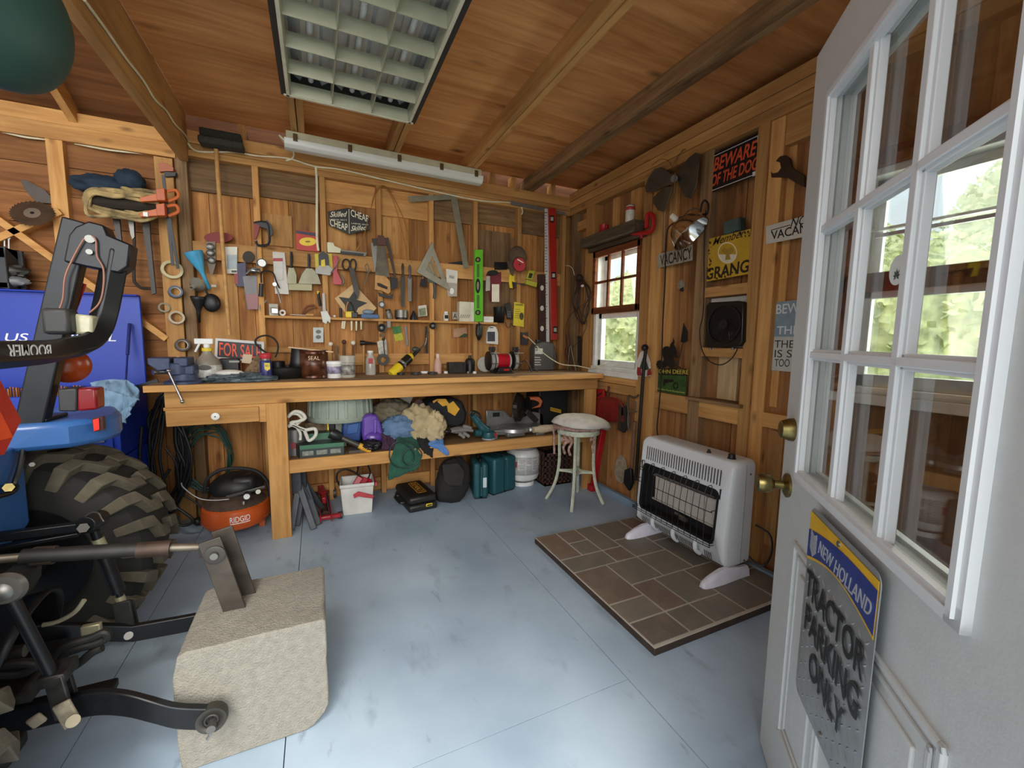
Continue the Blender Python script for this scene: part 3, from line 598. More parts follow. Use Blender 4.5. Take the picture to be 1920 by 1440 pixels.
for k in range(5):
    p = L0_.lerp(L1_, (.04, .285, .53, .76, .965)[k]); make('clip', B().box(p.x-.013, p.x+.013, p.y-.062, p.y-.052, 2.535, 2.58).box(p.x-.006, p.x+.006, p.y-.066, p.y-.058, 2.55, 2.575), mat('#6b5a3c', .4, .7), sf, bevel=.001)
# wiring along the plates
WIRE = mat('#d8cfae', .5)
one('lighting_cable', 'cream cable stapled along the top plate above the workbench', 'cable', B().tube([bw(*p, d=.012) for p in ((352, 268), (372, 284), (440, 285), (480, 292), (540, 297), (590, 312), (640, 318), (720, 337), (820, 360), (900, 376), (960, 380), (975, 384), (980, 396), (978, 402))], .0055, 8, smooth=5), WIRE)
one('beam_cable', 'cream cable stapled along the big loft beam towards the corner', 'cable', B().tube([pt(x, y, X=-.714) for x, y in ((158, 0), (202, 60), (235, 108), (268, 150), (290, 186), (312, 208), (328, 233), (345, 250), (356, 268))], .0055, 8, smooth=5), WIRE)
one('drop_cable', 'cream twin cable dropping down the stud to the upper outlet', 'cable', B().tube([bw(592, 312, .008), bw(594, 350, .01), bw(594, 440, .008), bw(597, 470, .008)], .008, 8, smooth=5, flat=.6), WIRE)
one('lamp_cable', 'short white cable bending from strip light down to the plate', 'cable', B().tube([pt(535, 265, Y=3.3), pt(524, 254, Y=3.3), pt(534, 268, Y=3.36), bw(550, 285, .02), bw(548, 297, .012), bw(536, 301, .01)], .006, 8, smooth=5), WIRE)
for k, (a, q) in enumerate((((0, 246), (94, 262)), ((140, 269), (272, 288)))):
    m_ = ((a[0]+q[0])/2, (a[1]+q[1])/2+3); one('stud_cable', ('cream cable between the first and second stud of the left bay, under the plate', 'cream cable sagging under the plate right of the left-bay stud')[k], 'cable', B().tube([bw(*a, d=-.02), bw(*m_, d=-.015), bw(*q, d=-.02)], .0055, 8, smooth=6), WIRE)
# ---------------------------------------------------------------- workbench
BP = lambda ax: wood('bench_pine', '#cc9a5c', '#ae7c44', ax, .8, val=.12)
TOPW = wood('worn_bench_top', '#a78763', '#7c6247', 'X', .8, island=True, stain='#4a4038', stain_amt=.55, val=.15)
wk = thing('workbench', 'long pine workbench with drawer and lower shelf along the back wall', 'workbench', (.65, 3.2, 0))
tb = B()
for y0, y1 in ((2.90, 3.045), (3.047, 3.19), (3.192, 3.335), (3.337, 3.495)): tb.box(-.865, 2.19, y0, y1, .968, 1.0)
make('tabletop', tb, TOPW, wk, bevel=.003)
make('edge_board', B().box(-.865, 2.19, 2.885, 2.90, .964, 1.001), BP('X'), wk, bevel=.002)
make('apron', B().box(-.79, 2.17, 2.94, 2.978, .868, .964), BP('X'), wk, bevel=.002)
for x0, x1 in ((-.297, -.187), (2.05, 2.15)): make('leg', B().box(x0, x1, 2.925, 2.963, 0, .868), BP('Z'), wk, bevel=.002)
make('leg', B().box(-.29, -.2, 3.42, 3.49, 0, .965), BP('Z'), wk); make('leg', B().box(2.06, 2.14, 3.42, 3.49, 0, .965), BP('Z'), wk)
make('shelf_board', B().box(-.185, 2.05, 2.965, 3.49, .478, .495), wood('shelf_plywood', '#8f6f4a', '#6e5236', 'X', .8, stain_amt=.6), wk)
make('shelf_rail', B().box(-.187, 2.052, 2.94, 2.965, .412, .497), BP('X'), wk, bevel=.002)
for x in (.6, 1.4): make('shelf_bearer', B().box(x-.02, x+.02, 2.965, 3.49, .42, .478), BP('Y'), wk)
dr = make('drawer', B().box(-.787, -.335, 2.928, 2.942, .762, .852).box(-.775, -.35, 2.942, 3.38, .775, .85), BP('X'), wk, bevel=.002)
make('drawer_runner', B().box(-.80, -.30, 2.95, 2.97, .850, .868).box(-.335, -.30, 2.945, 3.4, .755, .85), BP('X'), wk)
k0 = pt(405, 780, Y=2.928); make('knob', B().lathe([(.008, 0), (.008, .012), (.022, .014), (.021, .02), (.012, .024), (0, .024)], k0, (0, -1, 0), 20), WHITE, dr)
make('knob_screw', B().cyl((k0.x, k0.y-.0235, k0.z), (k0.x, k0.y-.0265, k0.z), .004, n=8), DARK, dr)
# ---------------------------------------------------------------- blue tool chest in the left corner
BLUE = mat('#1638a6', .42, var=.04)
tc_ = thing('tool_chest', 'bright blue steel tool chest with its lid raised against the left bay', 'tool chest', (-1.55, 3.15, 0))
make('cabinet', B().box(-2.1, -.99, 2.95, 3.40, .12, .60), BLUE, tc_, bevel=.006)
make('base', B().box(-2.1, -.975, 2.93, 3.40, .07, .12), BLUE, tc_, bevel=.004)
make('top_chest', B().box(-2.08, -1.0, 2.96, 3.40, .605, .80).box(-2.08, -1.0, 2.96, 2.972, .8, .955).box(-1.012, -1.0, 2.96, 3.40, .8, .955).box(-2.08, -1.0, 3.388, 3.40, .8, .96), BLUE, tc_, bevel=.003)
make('till', B().box(-2.06, -1.012, 2.975, 3.385, .80, .88), mat('#23304f', .7), tc_)
lid = make('lid', B().box(-2.08, -1.0, 3.405, 3.425, .958, 1.522).box(-2.08, -2.07, 3.34, 3.41, .958, 1.522).box(-2.08, -1.0, 3.36, 3.41, 1.512, 1.522), BLUE, tc_, bevel=.004)
a_, e_ = pt(10, 640, Y=3.403), pt(218, 640, Y=3.403)
text('US GENERAL', lid, a_, e_-a_, (0, 0, .046), mat('#e9ecf2', .4), bold=.006, shear=.2)
for z in (.18, .30, .42, .54): dw = make('drawer', B().box(-2.06, -1.05, 2.938, 2.952, z, z+.10), BLUE, tc_, bevel=.003); make('handle', B().box(-2.05, -1.06, 2.925, 2.938, z+.078, z+.098), mat('#c9ccd2', .25, .9), dw, bevel=.003)
for z in (.64, .73): dw = make('drawer', B().box(-2.06, -1.03, 2.948, 2.962, z, z+.075), BLUE, tc_, bevel=.003); make('handle', B().box(-2.05, -1.06, 2.935, 2.948, z+.055, z+.072), mat('#c9ccd2', .25, .9), dw, bevel=.003)
make('gas_strut', B().cyl(pt(243, 607, Y=3.38), pt(239, 665, Y=3.3), .009).cyl(pt(239, 665, Y=3.3), pt(236, 716, Y=3.2), .005), mat('#1a2a6a', .3), tc_)
for x in (-2.0, -1.08): make('caster', B().cyl((x-.02, 3.03, .036), (x+.02, 3.03, .036), .035), BLACK, tc_)
sk = B()
for k in range(64):
    x = -1.86+.0105*k; sk.cyl((x, 3.1+.02*(k % 3), .88), (x, 3.1+.02*(k % 3), .985+.006*(k % 2)), .0045, n=6)
o = one('brass_fittings', 'row of small brass fittings standing in the blue tool chest', 'fittings', sk, mat('#b2743a', .3, .8, var=.3)); o['kind'] = 'stuff'
def cloth(name, label, cat, pts, m, seed=0, amp=.012, fr=9, th=.004, nu=36, nv=30, group=None, parent=None):
    # pts: rows of points (each row the same length) smoothly interpolated and creased
    rows, cols = len(pts), len(pts[0])
    def fn(u, v):
        y = v*(rows-1); x = u*(cols-1); j = min(int(y), rows-2); i = min(int(x), cols-2); fy, fx = y-j, x-i
        sm = lambda t: t*t*(3-2*t)
        fy, fx = sm(fy), sm(fx)
        p = (Vector(pts[j][i])*(1-fx)+Vector(pts[j][i+1])*fx)*(1-fy)+(Vector(pts[j+1][i])*(1-fx)+Vector(pts[j+1][i+1])*fx)*fy
        q = Vector((u*fr*.6+seed*2.3, v*fr*.6, seed)); a = amp
        c = (1-2*abs(noise.noise(q)))+.5*(1-2*abs(noise.noise(q*2.1)))
        return p+Vector((noise.noise(q+Vector((9, 0, 0)))*a, -abs(c)*a*.8, c*a))
    b = B().grid(fn, nu, nv)
    if parent: return make(name, b, m, parent, solid=th, ang=80)
    return one(name, label, cat, b, m, group, solid=th, ang=80)
def lump(name, label, cat, c, r, m, seed=0, amp=.28, fr=2.2, z0=None, group=None, n=34):
    b = B().sph(c, r, n, int(n*.7), amp, fr, seed, z0); return one(name, label, cat, b, m, group, ang=80)
ragblue = mat('#7d9cb5', .9, var=.18, sc_=20)
P_ = lambda x, y, Y: pt(x, y, Y=Y)
cloth('shop_rag', 'pale blue cotton rag draped over the open tool chest', 'rag', [[P_(172, 722, 3.06), P_(205, 716, 3.02), P_(240, 716, 3.0), P_(262, 735, 2.98)], [P_(175, 745, 2.93), P_(200, 735, 2.92), P_(235, 745, 2.92), P_(262, 752, 2.92)], [P_(180, 766, 2.90), P_(205, 775, 2.89), P_(232, 775, 2.89), P_(248, 765, 2.9)], [P_(198, 785, 2.89), P_(210, 792, 2.89), P_(235, 796, 2.88), P_(245, 780, 2.88)]], ragblue, 3, .012)
one('pry_bar', 'flat black bar lying from the tool chest onto the bench end', 'bar', B().bar(pt(250, 728, Y=3.1), pt(296, 713, Y=3.1), .02, .012), BLACK)
# ---------------------------------------------------------------- concrete ballast block
CONC = mat('#8a8579', .92, var=.13, sc_=45, bump=.7)
bk = thing('ballast_block', 'weathered concrete ballast block with steel bracket hung on the tractor hitch', 'ballast block', (-.2, 1.58, 0))
X0, X1, Y0_, Y1_, ZT = -.402, -.004, 1.402, 1.752, .372
def cblock():
    prof = [(X0, .004), (X0-.004, .06), (X0-.006, .30), (X0+.008, .362), (X0+.03, ZT), (X1-.006, ZT), (X1, ZT-.008), (X1, .07), (X1-.012, .045), (X1-.045, .012), (X1-.07, .002), (X0+.02, 0)]
    def sub(L, s):
        out = []
        for i in range(len(L)):
            a, b = L[i], L[(i+1) % len(L)]; k = max(1, int(math.dist(a, b)/s))
            out += [(a[0]+(b[0]-a[0])*j/k, a[1]+(b[1]-a[1])*j/k) for j in range(k)]
        return out
    pr = sub(prof, .03); n = len(pr); ny = 14; vs = []; fs = []
    for j in range(ny+1):
        y = Y0_+(Y1_-Y0_)*j/ny
        for x, z in pr:
            v = Vector((x, y, z)); q = v*9; d = noise.noise(q)*.0035+noise.noise(q*4)*.0018
            vs.append(v+Vector((d, 0, d if z > .01 else 0)))
    for j in range(ny):
        for i in range(n): fs.append((j*n+i, (j+1)*n+i, (j+1)*n+(i+1) % n, j*n+(i+1) % n))
    fs += [tuple(range(n)), tuple(range(ny*n+n-1, ny*n-1, -1))]
    return B().add(vs, fs)
make('concrete', cblock(), CONC, bk, bevel=.004)
for y, nm in ((1.575, 0), (1.655, 1)):
    make('bracket_plate', B().bar((-.272+.02*nm, y, .345), (-.335+.02*nm, y, .625), .062, .009, (1, 0, 0)), mat('#4d463e', .5, .6, var=.35), bk, bevel=.002)
make('bracket_pin', B().cyl((-.322, 1.555, .575), (-.322, 1.685, .575), .011), STEEL, bk)
make('washer', B().lathe([(.03, 0), (.03, .004), (.026, .005), (.012, .005)], (-.322, 1.569, .575), (0, -1, 0), 24, cap=False).lathe([(.012, .01), (0, .012)], (-.322, 1.569, .575), (0, -1, 0), 16), IRON, bk)
for y, s_ in ((1.40, -1), (1.754, 1)): make('hitch_pin', B().cyl((-.305, y, .182), (-.305, y+s_*.085, .182), .0115), STEEL, bk)
make('lynch_clip', B().tube([(-.305, 1.322, .182), (-.308, 1.318, .165), (-.315, 1.316, .155)], .004), CHROME, bk)
make('rim_bolt', B().cyl((-.405, 1.50, .19), (-.43, 1.50, .19), .016, n=6), CHROME, bk)
# ---------------------------------------------------------------- tractor (rear end, facing away to the left)
TB = mat('#305c96', .38, var=.06, coat=.2); TBLK = mat('#191a1c', .38, .3, var=.2, sc_=30); DUST = mat('#23221f', .6, .2, var=.35, sc_=25); RUB = mat('#1d1c19', .85, var=.25, sc_=12); LUG = mat('#554e3f', .9, var=.22, sc_=20, bump=.2)
tk = thing('tractor', 'blue compact tractor parked at the left, seen from behind with folded roll bar', 'tractor', (-1.3, 1.62, 0))
def wheel(yc, hw):
    cx, cz, R = -1.03, .424, .388; c = (cx, yc-hw, cz)
    w_ = make('tire', B().lathe([(R*.56, .02), (R*.6, -.002), (R*.80, -.012), (R*.95, .012), (R, .05), (R+.006, hw), (R, 2*hw-.05), (R*.95, 2*hw-.012), (R*.8, 2*hw+.012), (R*.6, 2*hw+.002), (R*.56, 2*hw-.02)], c, (0, 1, 0), 72, cap=False), RUB, tk)
    lg = B(); H = .036
    for i in range(22):
        for sd in (-1, 1):
            s0 = 2*math.pi*(i+(.5 if sd > 0 else 0))/22
            cl = [(1.08, 0.0), (.74, .04), (.50, .20), (.06, .235)]   # across, along (radians)
            wv = .058; ring = []
            for side in (-1, 1):
                for a, ph in (cl if side < 0 else cl[::-1]): ring.append((a, ph+side*wv))
            n = len(ring); vs = []
            for rr in (R-.01, R+H):
                for a, ph in ring:
                    k = max(0, a-.7)*.06; t = s0+ph*sd*1.0; y = yc+sd*a*hw*(1 if rr < R else .985)
                    r_ = rr-k*(1.3 if rr > R else 3)
                    vs.append((cx+math.cos(t)*r_, y, cz+math.sin(t)*r_))
            fs = [(i2, (i2+1) % n, n+(i2+1) % n, n+i2) for i2 in range(n)]
            for i2 in range(n//2-1): fs.append((n+i2, n+i2+1, 2*n-2-i2, 2*n-1-i2)); 
            lg.add(vs, fs)
    make('tread_lugs', lg, LUG, w_, bevel=.004)
    make('rim', B().lathe([(R*.58, .03), (R*.52, .05), (R*.5, .12), (R*.2, .13), (R*.18, .10), (0, .10)], c if yc > 1.6 else (cx, yc+hw, cz), (0, 1, 0) if yc > 1.6 else (0, -1, 0), 40), TBLK, w_, solid=.004)
wheel(2.225, .165); wheel(1.065, .165)
# fenders: flat top, rear drop panel, rounded tail
def fender(yi, yo, s_):
    f = B(); P = [(-1.75, yi), (-.93, yi), (-.80, yi+.02*s_), (-.735, yi+.09*s_), (-.712, yi+.17*s_), (-.73, yi+.25*s_), (-.80, yo-.02*s_), (-.95, yo), (-1.75, yo)]
    f.prism([(x, y, .972) for x, y in P], (0, 0, -.095)); return f
make('fender', fender(1.94, 2.37, 1), TB, tk, bevel=.018); make('fender', fender(1.30, .87, -1), TB, tk, bevel=.018)
make('rear_panel', B().prism([(-.93, 1.985, .90), (-.93, 1.985, .62), (-.95, 1.95, .58), (-.95, 1.32, .58), (-.93, 1.30, .62), (-.93, 1.30, .90)], (-.03, 0, 0)), TB, tk, bevel=.008)
make('seat_platform', B().box(-1.8, -.96, 1.28, 1.96, .84, .92), TB, tk, bevel=.02)
make('fender_deck', B().box(-1.2, -.86, 1.98, 2.12, .972, .985), TBLK, tk, bevel=.004)
# roll bar
make('roll_bar_post', B().bar((-.915, 2.0, .93), (-.735, 2.0, 1.665), .075, .05, (1, 0, 0)), TBLK, tk, bevel=.006)
make('roll_bar_hinge', B().prism([P_(128, 440, 1.965), P_(140, 425, 1.965), P_(165, 414, 1.965), P_(195, 422, 1.965), P_(202, 440, 1.965), P_(245, 458, 1.965), P_(240, 500, 1.965), P_(222, 512, 1.965), P_(160, 500, 1.965), P_(118, 490, 1.965)], (0, .075, 0)), TBLK, tk, bevel=.006)
hoop = B(); path = [P_(219, 468, 2.0), P_(206, 540, 2.0), P_(195, 590, 1.99), P_(183, 622, 1.96), P_(160, 645, 1.90), pt(122, 653, Y=1.83), (-.74, 1.70, 1.222), (-.74, 1.2, 1.222)]
for k in range(2): pass
hoop.tube(path, .042, 4, smooth=6); hb = make('folded_hoop', hoop, TBLK, tk, bevel=.008, ang=50)
text('BOOMER', hb, pt(95, 646, X=-.706), pt(14, 646, X=-.706)-pt(95, 646, X=-.706), Vector((0, 0, -.034)), mat('#d8d8d2', .5), bold=.004)
make('near_post', B().bar((-.915, 1.24, .93), (-.735, 1.24, 1.665), .075, .05, (1, 0, 0)), TBLK, tk, bevel=.006)
for x, y, r in ((168, 448, .013), (167, 472, .009)): make('hinge_bolt', B().cyl(P_(x, y, 1.966), P_(x, y, 1.952), r, n=14), CHROME, tk)
make('reflector_strip', B().bar(P_(152, 530, 2.035), P_(133, 582, 2.035), .03, .004, (1, 0, 0)), mat('#8e1616', .35), tk)
BRW = mat('#8a5a44', .5)
make('lamp_wire', B().tube([P_(x, y, 1.955) for x, y in ((110, 583), (118, 560), (122, 520), (135, 488), (150, 460), (160, 446), (172, 443), (180, 452), (182, 480), (194, 505), (193, 545), (185, 570), (168, 586))], .003, 6, smooth=5), BRW, tk)
wl = make('work_lamp', B().box(-.80, -.73, 1.86, 1.93, 1.275, 1.36), DARK, tk, bevel=.012)
wl_ = B(); wl_.prism([P_(95, 588, 1.9), P_(130, 586, 1.9), P_(130, 626, 1.9), P_(97, 624, 1.9)], (0, .09, 0)); make('lamp_housing', wl_, DARK, wl, bevel=.008)
ln = B(); ln.prism([P_(130, 587, 1.9), P_(172, 592, 1.9), P_(173, 626, 1.9), P_(130, 627, 1.9)], (0, .07, 0)); make('lamp_lens', ln, mat('#b6b294', .25, var=.1, sc_=60), wl, bevel=.008)
make('turn_lamp', B().lathe([(.03, 0), (.062, .01), (.064, .02), (.05, .035), (.02, .045), (0, .047)], P_(127, 685, 2.12), (.45, -.9, 0), 24, side=(0, 0, 1)), mat('#9a3c10', .25), tk)
tl = make('tail_lamp', B().prism([P_(107, 730, 1.98), P_(144, 728, 1.98), P_(144, 772, 1.98), P_(109, 772, 1.98)], (0, .08, 0)), DARK, tk, bevel=.006)
make('tail_lens', B().prism([P_(144, 728, 1.98), P_(180, 728, 1.98), P_(182, 768, 1.98), P_(144, 772, 1.98)], (0, .07, 0)), mat('#7a1216', .25), tl, bevel=.008)
mk = make('side_marker', B().prism([pt(172, 785, Y=1.995), pt(192, 781, Y=1.995), pt(194, 806, Y=1.995), pt(176, 810, Y=1.995)], (0, .02, 0)), mat('#3a0f12', .4), tk)
make('marker_lens', B().prism([pt(175, 787, Y=1.993), pt(186, 784, Y=1.993), pt(187, 805, Y=1.993), pt(177, 808, Y=1.993)], (0, -.004, 0)), mat('#d8301c', .35), mk)
hs_ = B().tube([pt(x, y, X=-.915) for x, y in ((58, 818), (45, 825), (42, 850), (36, 880), (28, 905), (30, 915), (18, 925), (0, 930), (-20, 935))], .008, 8, smooth=4); make('hydraulic_line', hs_, TBLK, tk)
for x, y in ((58, 818), (60, 871)): make('panel_bolt', B().cyl(pt(x, y, X=-.93), pt(x, y, X=-.918), .008, n=6), STEEL, tk)
make('line_fitting', B().cyl(pt(16, 914, X=-.93), pt(16, 914, X=-.905), .014, n=6), BRASS, tk)
# slow-vehicle triangle on the back
sx = -.80; tri = [(40, 788), (8, 852), (-30, 858), (-90, 850), (-120, 790), (-30, 690), (0, 712)]
smv = make('slow_vehicle_triangle', B().prism([pt(x, y, X=sx) for x, y in tri], (-.003, 0, 0)), mat('#c02418', .4), tk)
make('orange_centre', B().prism([pt(x, y, X=sx+.001) for x, y in ((0, 772), (24, 820), (-10, 828), (-75, 825), (-20, 735))], (.001, 0, 0)), mat('#f4511e', .5), smv, smooth=False)
make('triangle_post', B().box(-.93, -.80, 1.55, 1.58, .95, 1.0), TBLK, tk)
# transmission, shields and three-point hitch
make('transmission', B().box(-1.5, -1.0, 1.42, 1.84, .22, .84), DUST, tk, bevel=.03)
make('axle_housing', B().cyl((-1.03, .95, .424), (-1.03, 2.3, .424), .08, n=20), DUST, tk)
sh = B(); 
def shf(u, v):
    a = math.radians(-70+170*u); return Vector((-.95+.20*v*math.cos(a*.5), 1.63+.17*math.sin(a), .30+.19*math.cos(a)+.02*v))
make('power_shield', sh.grid(shf, 22, 8), mat('#1d1d1d', .4, .3, var=.25), tk, solid=.006)
make('drive_shaft', B().cyl((-1.0, 1.62, .36), (-.86, 1.62, .36), .03).cyl((-.9, 1.62, .36), (-.80, 1.62, .36), .018), STEEL, tk)
def lift(Y, pts, r, nm='lift_arm', m=TBLK): return make(nm, B().tube([pt(x, y, Y=Y) for x, y in pts], r, 4, smooth=3), m, tk, bevel=.003, ang=50)
make('lift_arm', B().bar(pt(-40, 1012, Y=1.84), pt(168, 984, Y=1.86), .028, .03, (0, 0, 1)).bar(pt(-40, 1034, Y=1.84), pt(150, 1000, Y=1.86), .014, .03, (0, 0, 1)), TBLK, tk, bevel=.003)
make('lift_knuckle', B().cyl(pt(160, 985, Y=1.82), pt(190, 970, Y=1.90), .028, n=20), TBLK, tk, bevel=.003)
make('knuckle_bolt', B().cyl(pt(156, 990, Y=1.83), pt(156, 990, Y=1.80), .016, n=6), IRON, tk)
make('spring_clip', B().tube([pt(x, y, Y=1.82) for x, y in ((160, 968), (172, 961), (184, 962), (190, 972), (194, 978))], .0025, 6, smooth=4), CHROME, tk)
make('lift_rod', B().cyl(pt(178, 995, Y=1.87), pt(188, 1025, Y=1.87), .014).cyl(pt(188, 1025, Y=1.87), pt(222, 1110, Y=1.87), .021).cyl(pt(222, 1110, Y=1.87), pt(232, 1135, Y=1.87), .010), TBLK, tk)
for a_, e_, r_ in (((183, 1010), (190, 1024), .017), ((224, 1118), (228, 1128), .014)): make('rod_collar', B().cyl(pt(*a_, Y=1.868), pt(*e_, Y=1.868), r_), mat('#9c9679', .5, .5), tk)
make('rod_fork', B().bar(pt(228, 1128, Y=1.85), pt(240, 1195, Y=1.84), .05, .012, (1, 0, 0)).bar(pt(236, 1128, Y=1.90), pt(250, 1190, Y=1.90), .045, .012, (1, 0, 0)), DUST, tk, bevel=.004)
make('fork_pin', B().cyl(pt(241, 1192, Y=1.86), pt(241, 1192, Y=1.82), .013), STEEL, tk)
tp = make('top_link', B().cyl(pt(40, 1044, Y=1.6), pt(320, 1026, Y=1.62), .021, n=20), DUST, tk)
for a_, e_ in (((-40, 1052), (60, 1043)), ((318, 1027), (392, 1025))): make('link_thread', B().cyl(pt(*a_, Y=1.61), pt(*e_, Y=1.615), .0125, n=14), mat('#6f675a', .5, .7, var=.3), tk)
for a_, e_, r_ in (((62, 1043), (104, 1040), .026), ((258, 1032), (320, 1027), .024)): make('link_collar', B().cyl(pt(*a_, Y=1.61), pt(*e_, Y=1.61), r_, n=12), mat('#4a3a30', .6, .5, var=.3), tk)
make('link_ball', B().sph((-.33, 1.615, .577), .026, 16, 10).box(-.37, -.33, 1.595, 1.635, .56, .594), DUST, tk)
nl = [pt(402, 1344, Y=1.352), pt(335, 1342, Y=1.352), pt(285, 1330, Y=1.36), pt(235, 1318, Y=1.385), pt(180, 1316, Y=1.42), pt(110, 1330, Y=1.44), pt(30, 1348, Y=1.45), pt(-60, 1362, Y=1.46)]
lk = B(); S = []
for i in range(len(nl)-1):
    for k in range(5): 
        t = k/5; a, b2, c2, d2 = nl[max(i-1, 0)], nl[i], nl[i+1], nl[min(i+2, len(nl)-1)]
        S.append(.5*((2*b2)+(c2-a)*t+(2*a-5*b2+4*c2-d2)*t*t+(3*b2-a-3*c2+d2)*t**3))
S.append(nl[-1]); vs = []; fs = []
for p in S: vs += [p+Vector((0, -.011, -.034)), p+Vector((0, .011, -.034)), p+Vector((0, .011, .034)), p+Vector((0, -.011, .034))]
for i in range(len(S)-1): fs += [(4*i+k, 4*i+(k+1) % 4, 4*i+4+(k+1) % 4, 4*i+4+k) for k in range(4)]
fs += [(3, 2, 1, 0), tuple(range(len(vs)-4, len(vs)))]
make('lower_link', lk.add(vs, fs), TBLK, tk, bevel=.004, ang=50)
p = pt(398, 1344, Y=1.352); make('link_eye', B().lathe([(.02, 0), (.036, 0), (.038, .012), (.036, .026), (.02, .026)], p+Vector((0, -.014, 0)), (0, 1, 0), 28, cap=False).lathe([(.02, .002), (.013, .0)], p+Vector((0, -.014, 0)), (0, 1, 0), 24, cap=False), IRON, tk, solid=.004)
fl_ = [pt(392, 1160, Y=1.84), pt(330, 1172, Y=1.85), pt(250, 1186, Y=1.84), pt(160, 1184, Y=1.80), pt(60, 1186, Y=1.76), pt(-20, 1190, Y=1.74)]
vs = []; fs = []
for p in fl_: vs += [p+Vector((0, -.011, -.03)), p+Vector((0, .011, -.03)), p+Vector((0, .011, .03)), p+Vector((0, -.011, .03))]
for i in range(len(fl_)-1): fs += [(4*i+k, 4*i+(k+1) % 4, 4*i+4+(k+1) % 4, 4*i+4+k) for k in range(4)]
make('lower_link', B().add(vs, fs+[(3, 2, 1, 0), tuple(range(len(vs)-4, len(vs)))]), TBLK, tk, bevel=.003)
# near lift rod with its ball and fork
make('rod_ball', B().sph(pt(12, 1103, Y=1.41), .032, 20, 14).lathe([(.034, -.012), (.04, 0), (.034, .012)], pt(12, 1103, Y=1.40), (0, 1, 0), 22), STEEL, tk)
make('lift_rod', B().cyl(pt(18, 1115, Y=1.41), pt(100, 1272, Y=1.40), .014, n=16), TBLK, tk)
make('rod_fork', B().bar(pt(100, 1270, Y=1.385), pt(122, 1345, Y=1.37), .038, .012, (1, 0, 0)).bar(pt(116, 1268, Y=1.45), pt(136, 1330, Y=1.44), .04, .012, (1, 0, 0)).box(*sorted((pt(100, 1272, Y=1.4).x-.025, pt(100, 1272, Y=1.4).x+.03)), 1.38, 1.455, pt(100, 1272, Y=1.4).z-.012, pt(100, 1272, Y=1.4).z+.018), mat('#2a2826', .45, .4, var=.5, sc_=40), tk, bevel=.004)
make('worn_fork_end', B().bar(pt(114, 1318, Y=1.362), pt(138, 1360, Y=1.355), .036, .010, (1, 0, 0)), mat('#857b67', .7, .2, var=.35, sc_=50), tk, bevel=.004)
make('fork_pin', B().cyl(pt(137, 1352, Y=1.36), pt(137, 1352, Y=1.335), .014, n=14), mat('#857c66', .5, .5), tk)
make('drag_link_scrap', B().bar(pt(55, 1360, Y=1.40), pt(82, 1342, Y=1.40), .032, .012, (1, 0, 0)), mat('#8a7c68', .8, var=.3), tk, bevel=.006)
# drawbar, hook and safety chain loops
make('drawbar', B().bar((-1.0, 1.62, .17), (-.62, 1.64, .155), .075, .028, (0, 1, 0)), DUST, tk, bevel=.006)
make('hook', B().tube([pt(x, y, Y=1.55) for x, y in ((98, 1240), (112, 1218), (140, 1205), (172, 1196), (196, 1186), (200, 1196), (180, 1206), (150, 1214), (122, 1226), (108, 1250), (124, 1256), (150, 1242), (172, 1224), (192, 1214))], .012, 10, smooth=5), DUST, tk)
make('tow_loop', B().tube([pt(x, y, Y=1.5) for x, y in ((-30, 1260), (0, 1264), (40, 1262), (62, 1252), (66, 1245), (40, 1243), (0, 1247), (-30, 1244))], .012, 10, smooth=5), DUST, tk)
nut = pt(172, 1182, Y=1.74); make('brass_nut', B().box(nut.x-.025, nut.x+.025, nut.y-.01, nut.y+.01, nut.z-.022, nut.z+.022), mat('#b3ab8a', .4, .5), tk, bevel=.004)
make('sway_cable', B().tube([pt(x, y, Y=1.75) for x, y in ((80, 1172), (110, 1165), (140, 1148), (158, 1125))], .007, 8, smooth=4), mat('#a8a287', .5), tk)
make('under_pan', B().box(-1.05, -.76, 1.50, 1.76, .24, .30).box(-1.3, -.78, 1.46, 1.56, .12, .17), DUST, tk, bevel=.015)
make('control_cover', B().prism([pt(x, y, Y=1.55) for x, y in ((-10, 1085), (48, 1082), (48, 1105), (30, 1135), (-10, 1140))], (0, .08, 0)), DUST, tk, bevel=.006)
# ---------------------------------------------------------------- things hung on the back wall
def flat(name, label, cat, pts, m, d=-.015, t=.006, group=None, bevel=.0008): return one(name, label, cat, bpoly(pts, d, t), m, group, bevel=bevel, ang=40)
def T(name, label, cat, x, y, d=0, group=None): return thing(name, label, cat, bw(x, y, d), group)
def part(nm, pts, m, par, d=-.01, t=.006, bevel=.0006, label=None): return make(nm, bpoly(pts, d, t), m, par, bevel=bevel, label=label)
def ell(cx, cy, rx, ry=None, n=24, a0=0, a1=360):
    ry = rx if ry is None else ry; return [(cx+rx*math.cos(math.radians(a0+(a1-a0)*k/n)), cy+ry*math.sin(math.radians(a0+(a1-a0)*k/n))) for k in range(n if a1-a0 == 360 else n+1)]
def rodx(pts, r, d=0, sm=3, n=8): return B().tube([bw(x, y, d) for x, y in pts], r, n, smooth=sm)
def btext(s, par, x0, y0, x1, y1, m, d, **k):     # lettering between two opposite corners on the back wall (x0,y0 = lower left)
    a = bw(x0, y0, d); e = bw(x1, y1, d); return text(s, par, (a.x, a.y, a.z), (e.x-a.x, 0, 0), (0, 0, e.z-a.z), m, **k)
WOODH = mat('#b98a4e', .6, var=.2, sc_=30); CLEAR = mat('#cfcabd', .25, var=.1, alpha=.55); CARD = mat('#d9d4c6', .7); BLUEP = mat('#2f6f9f', .5)
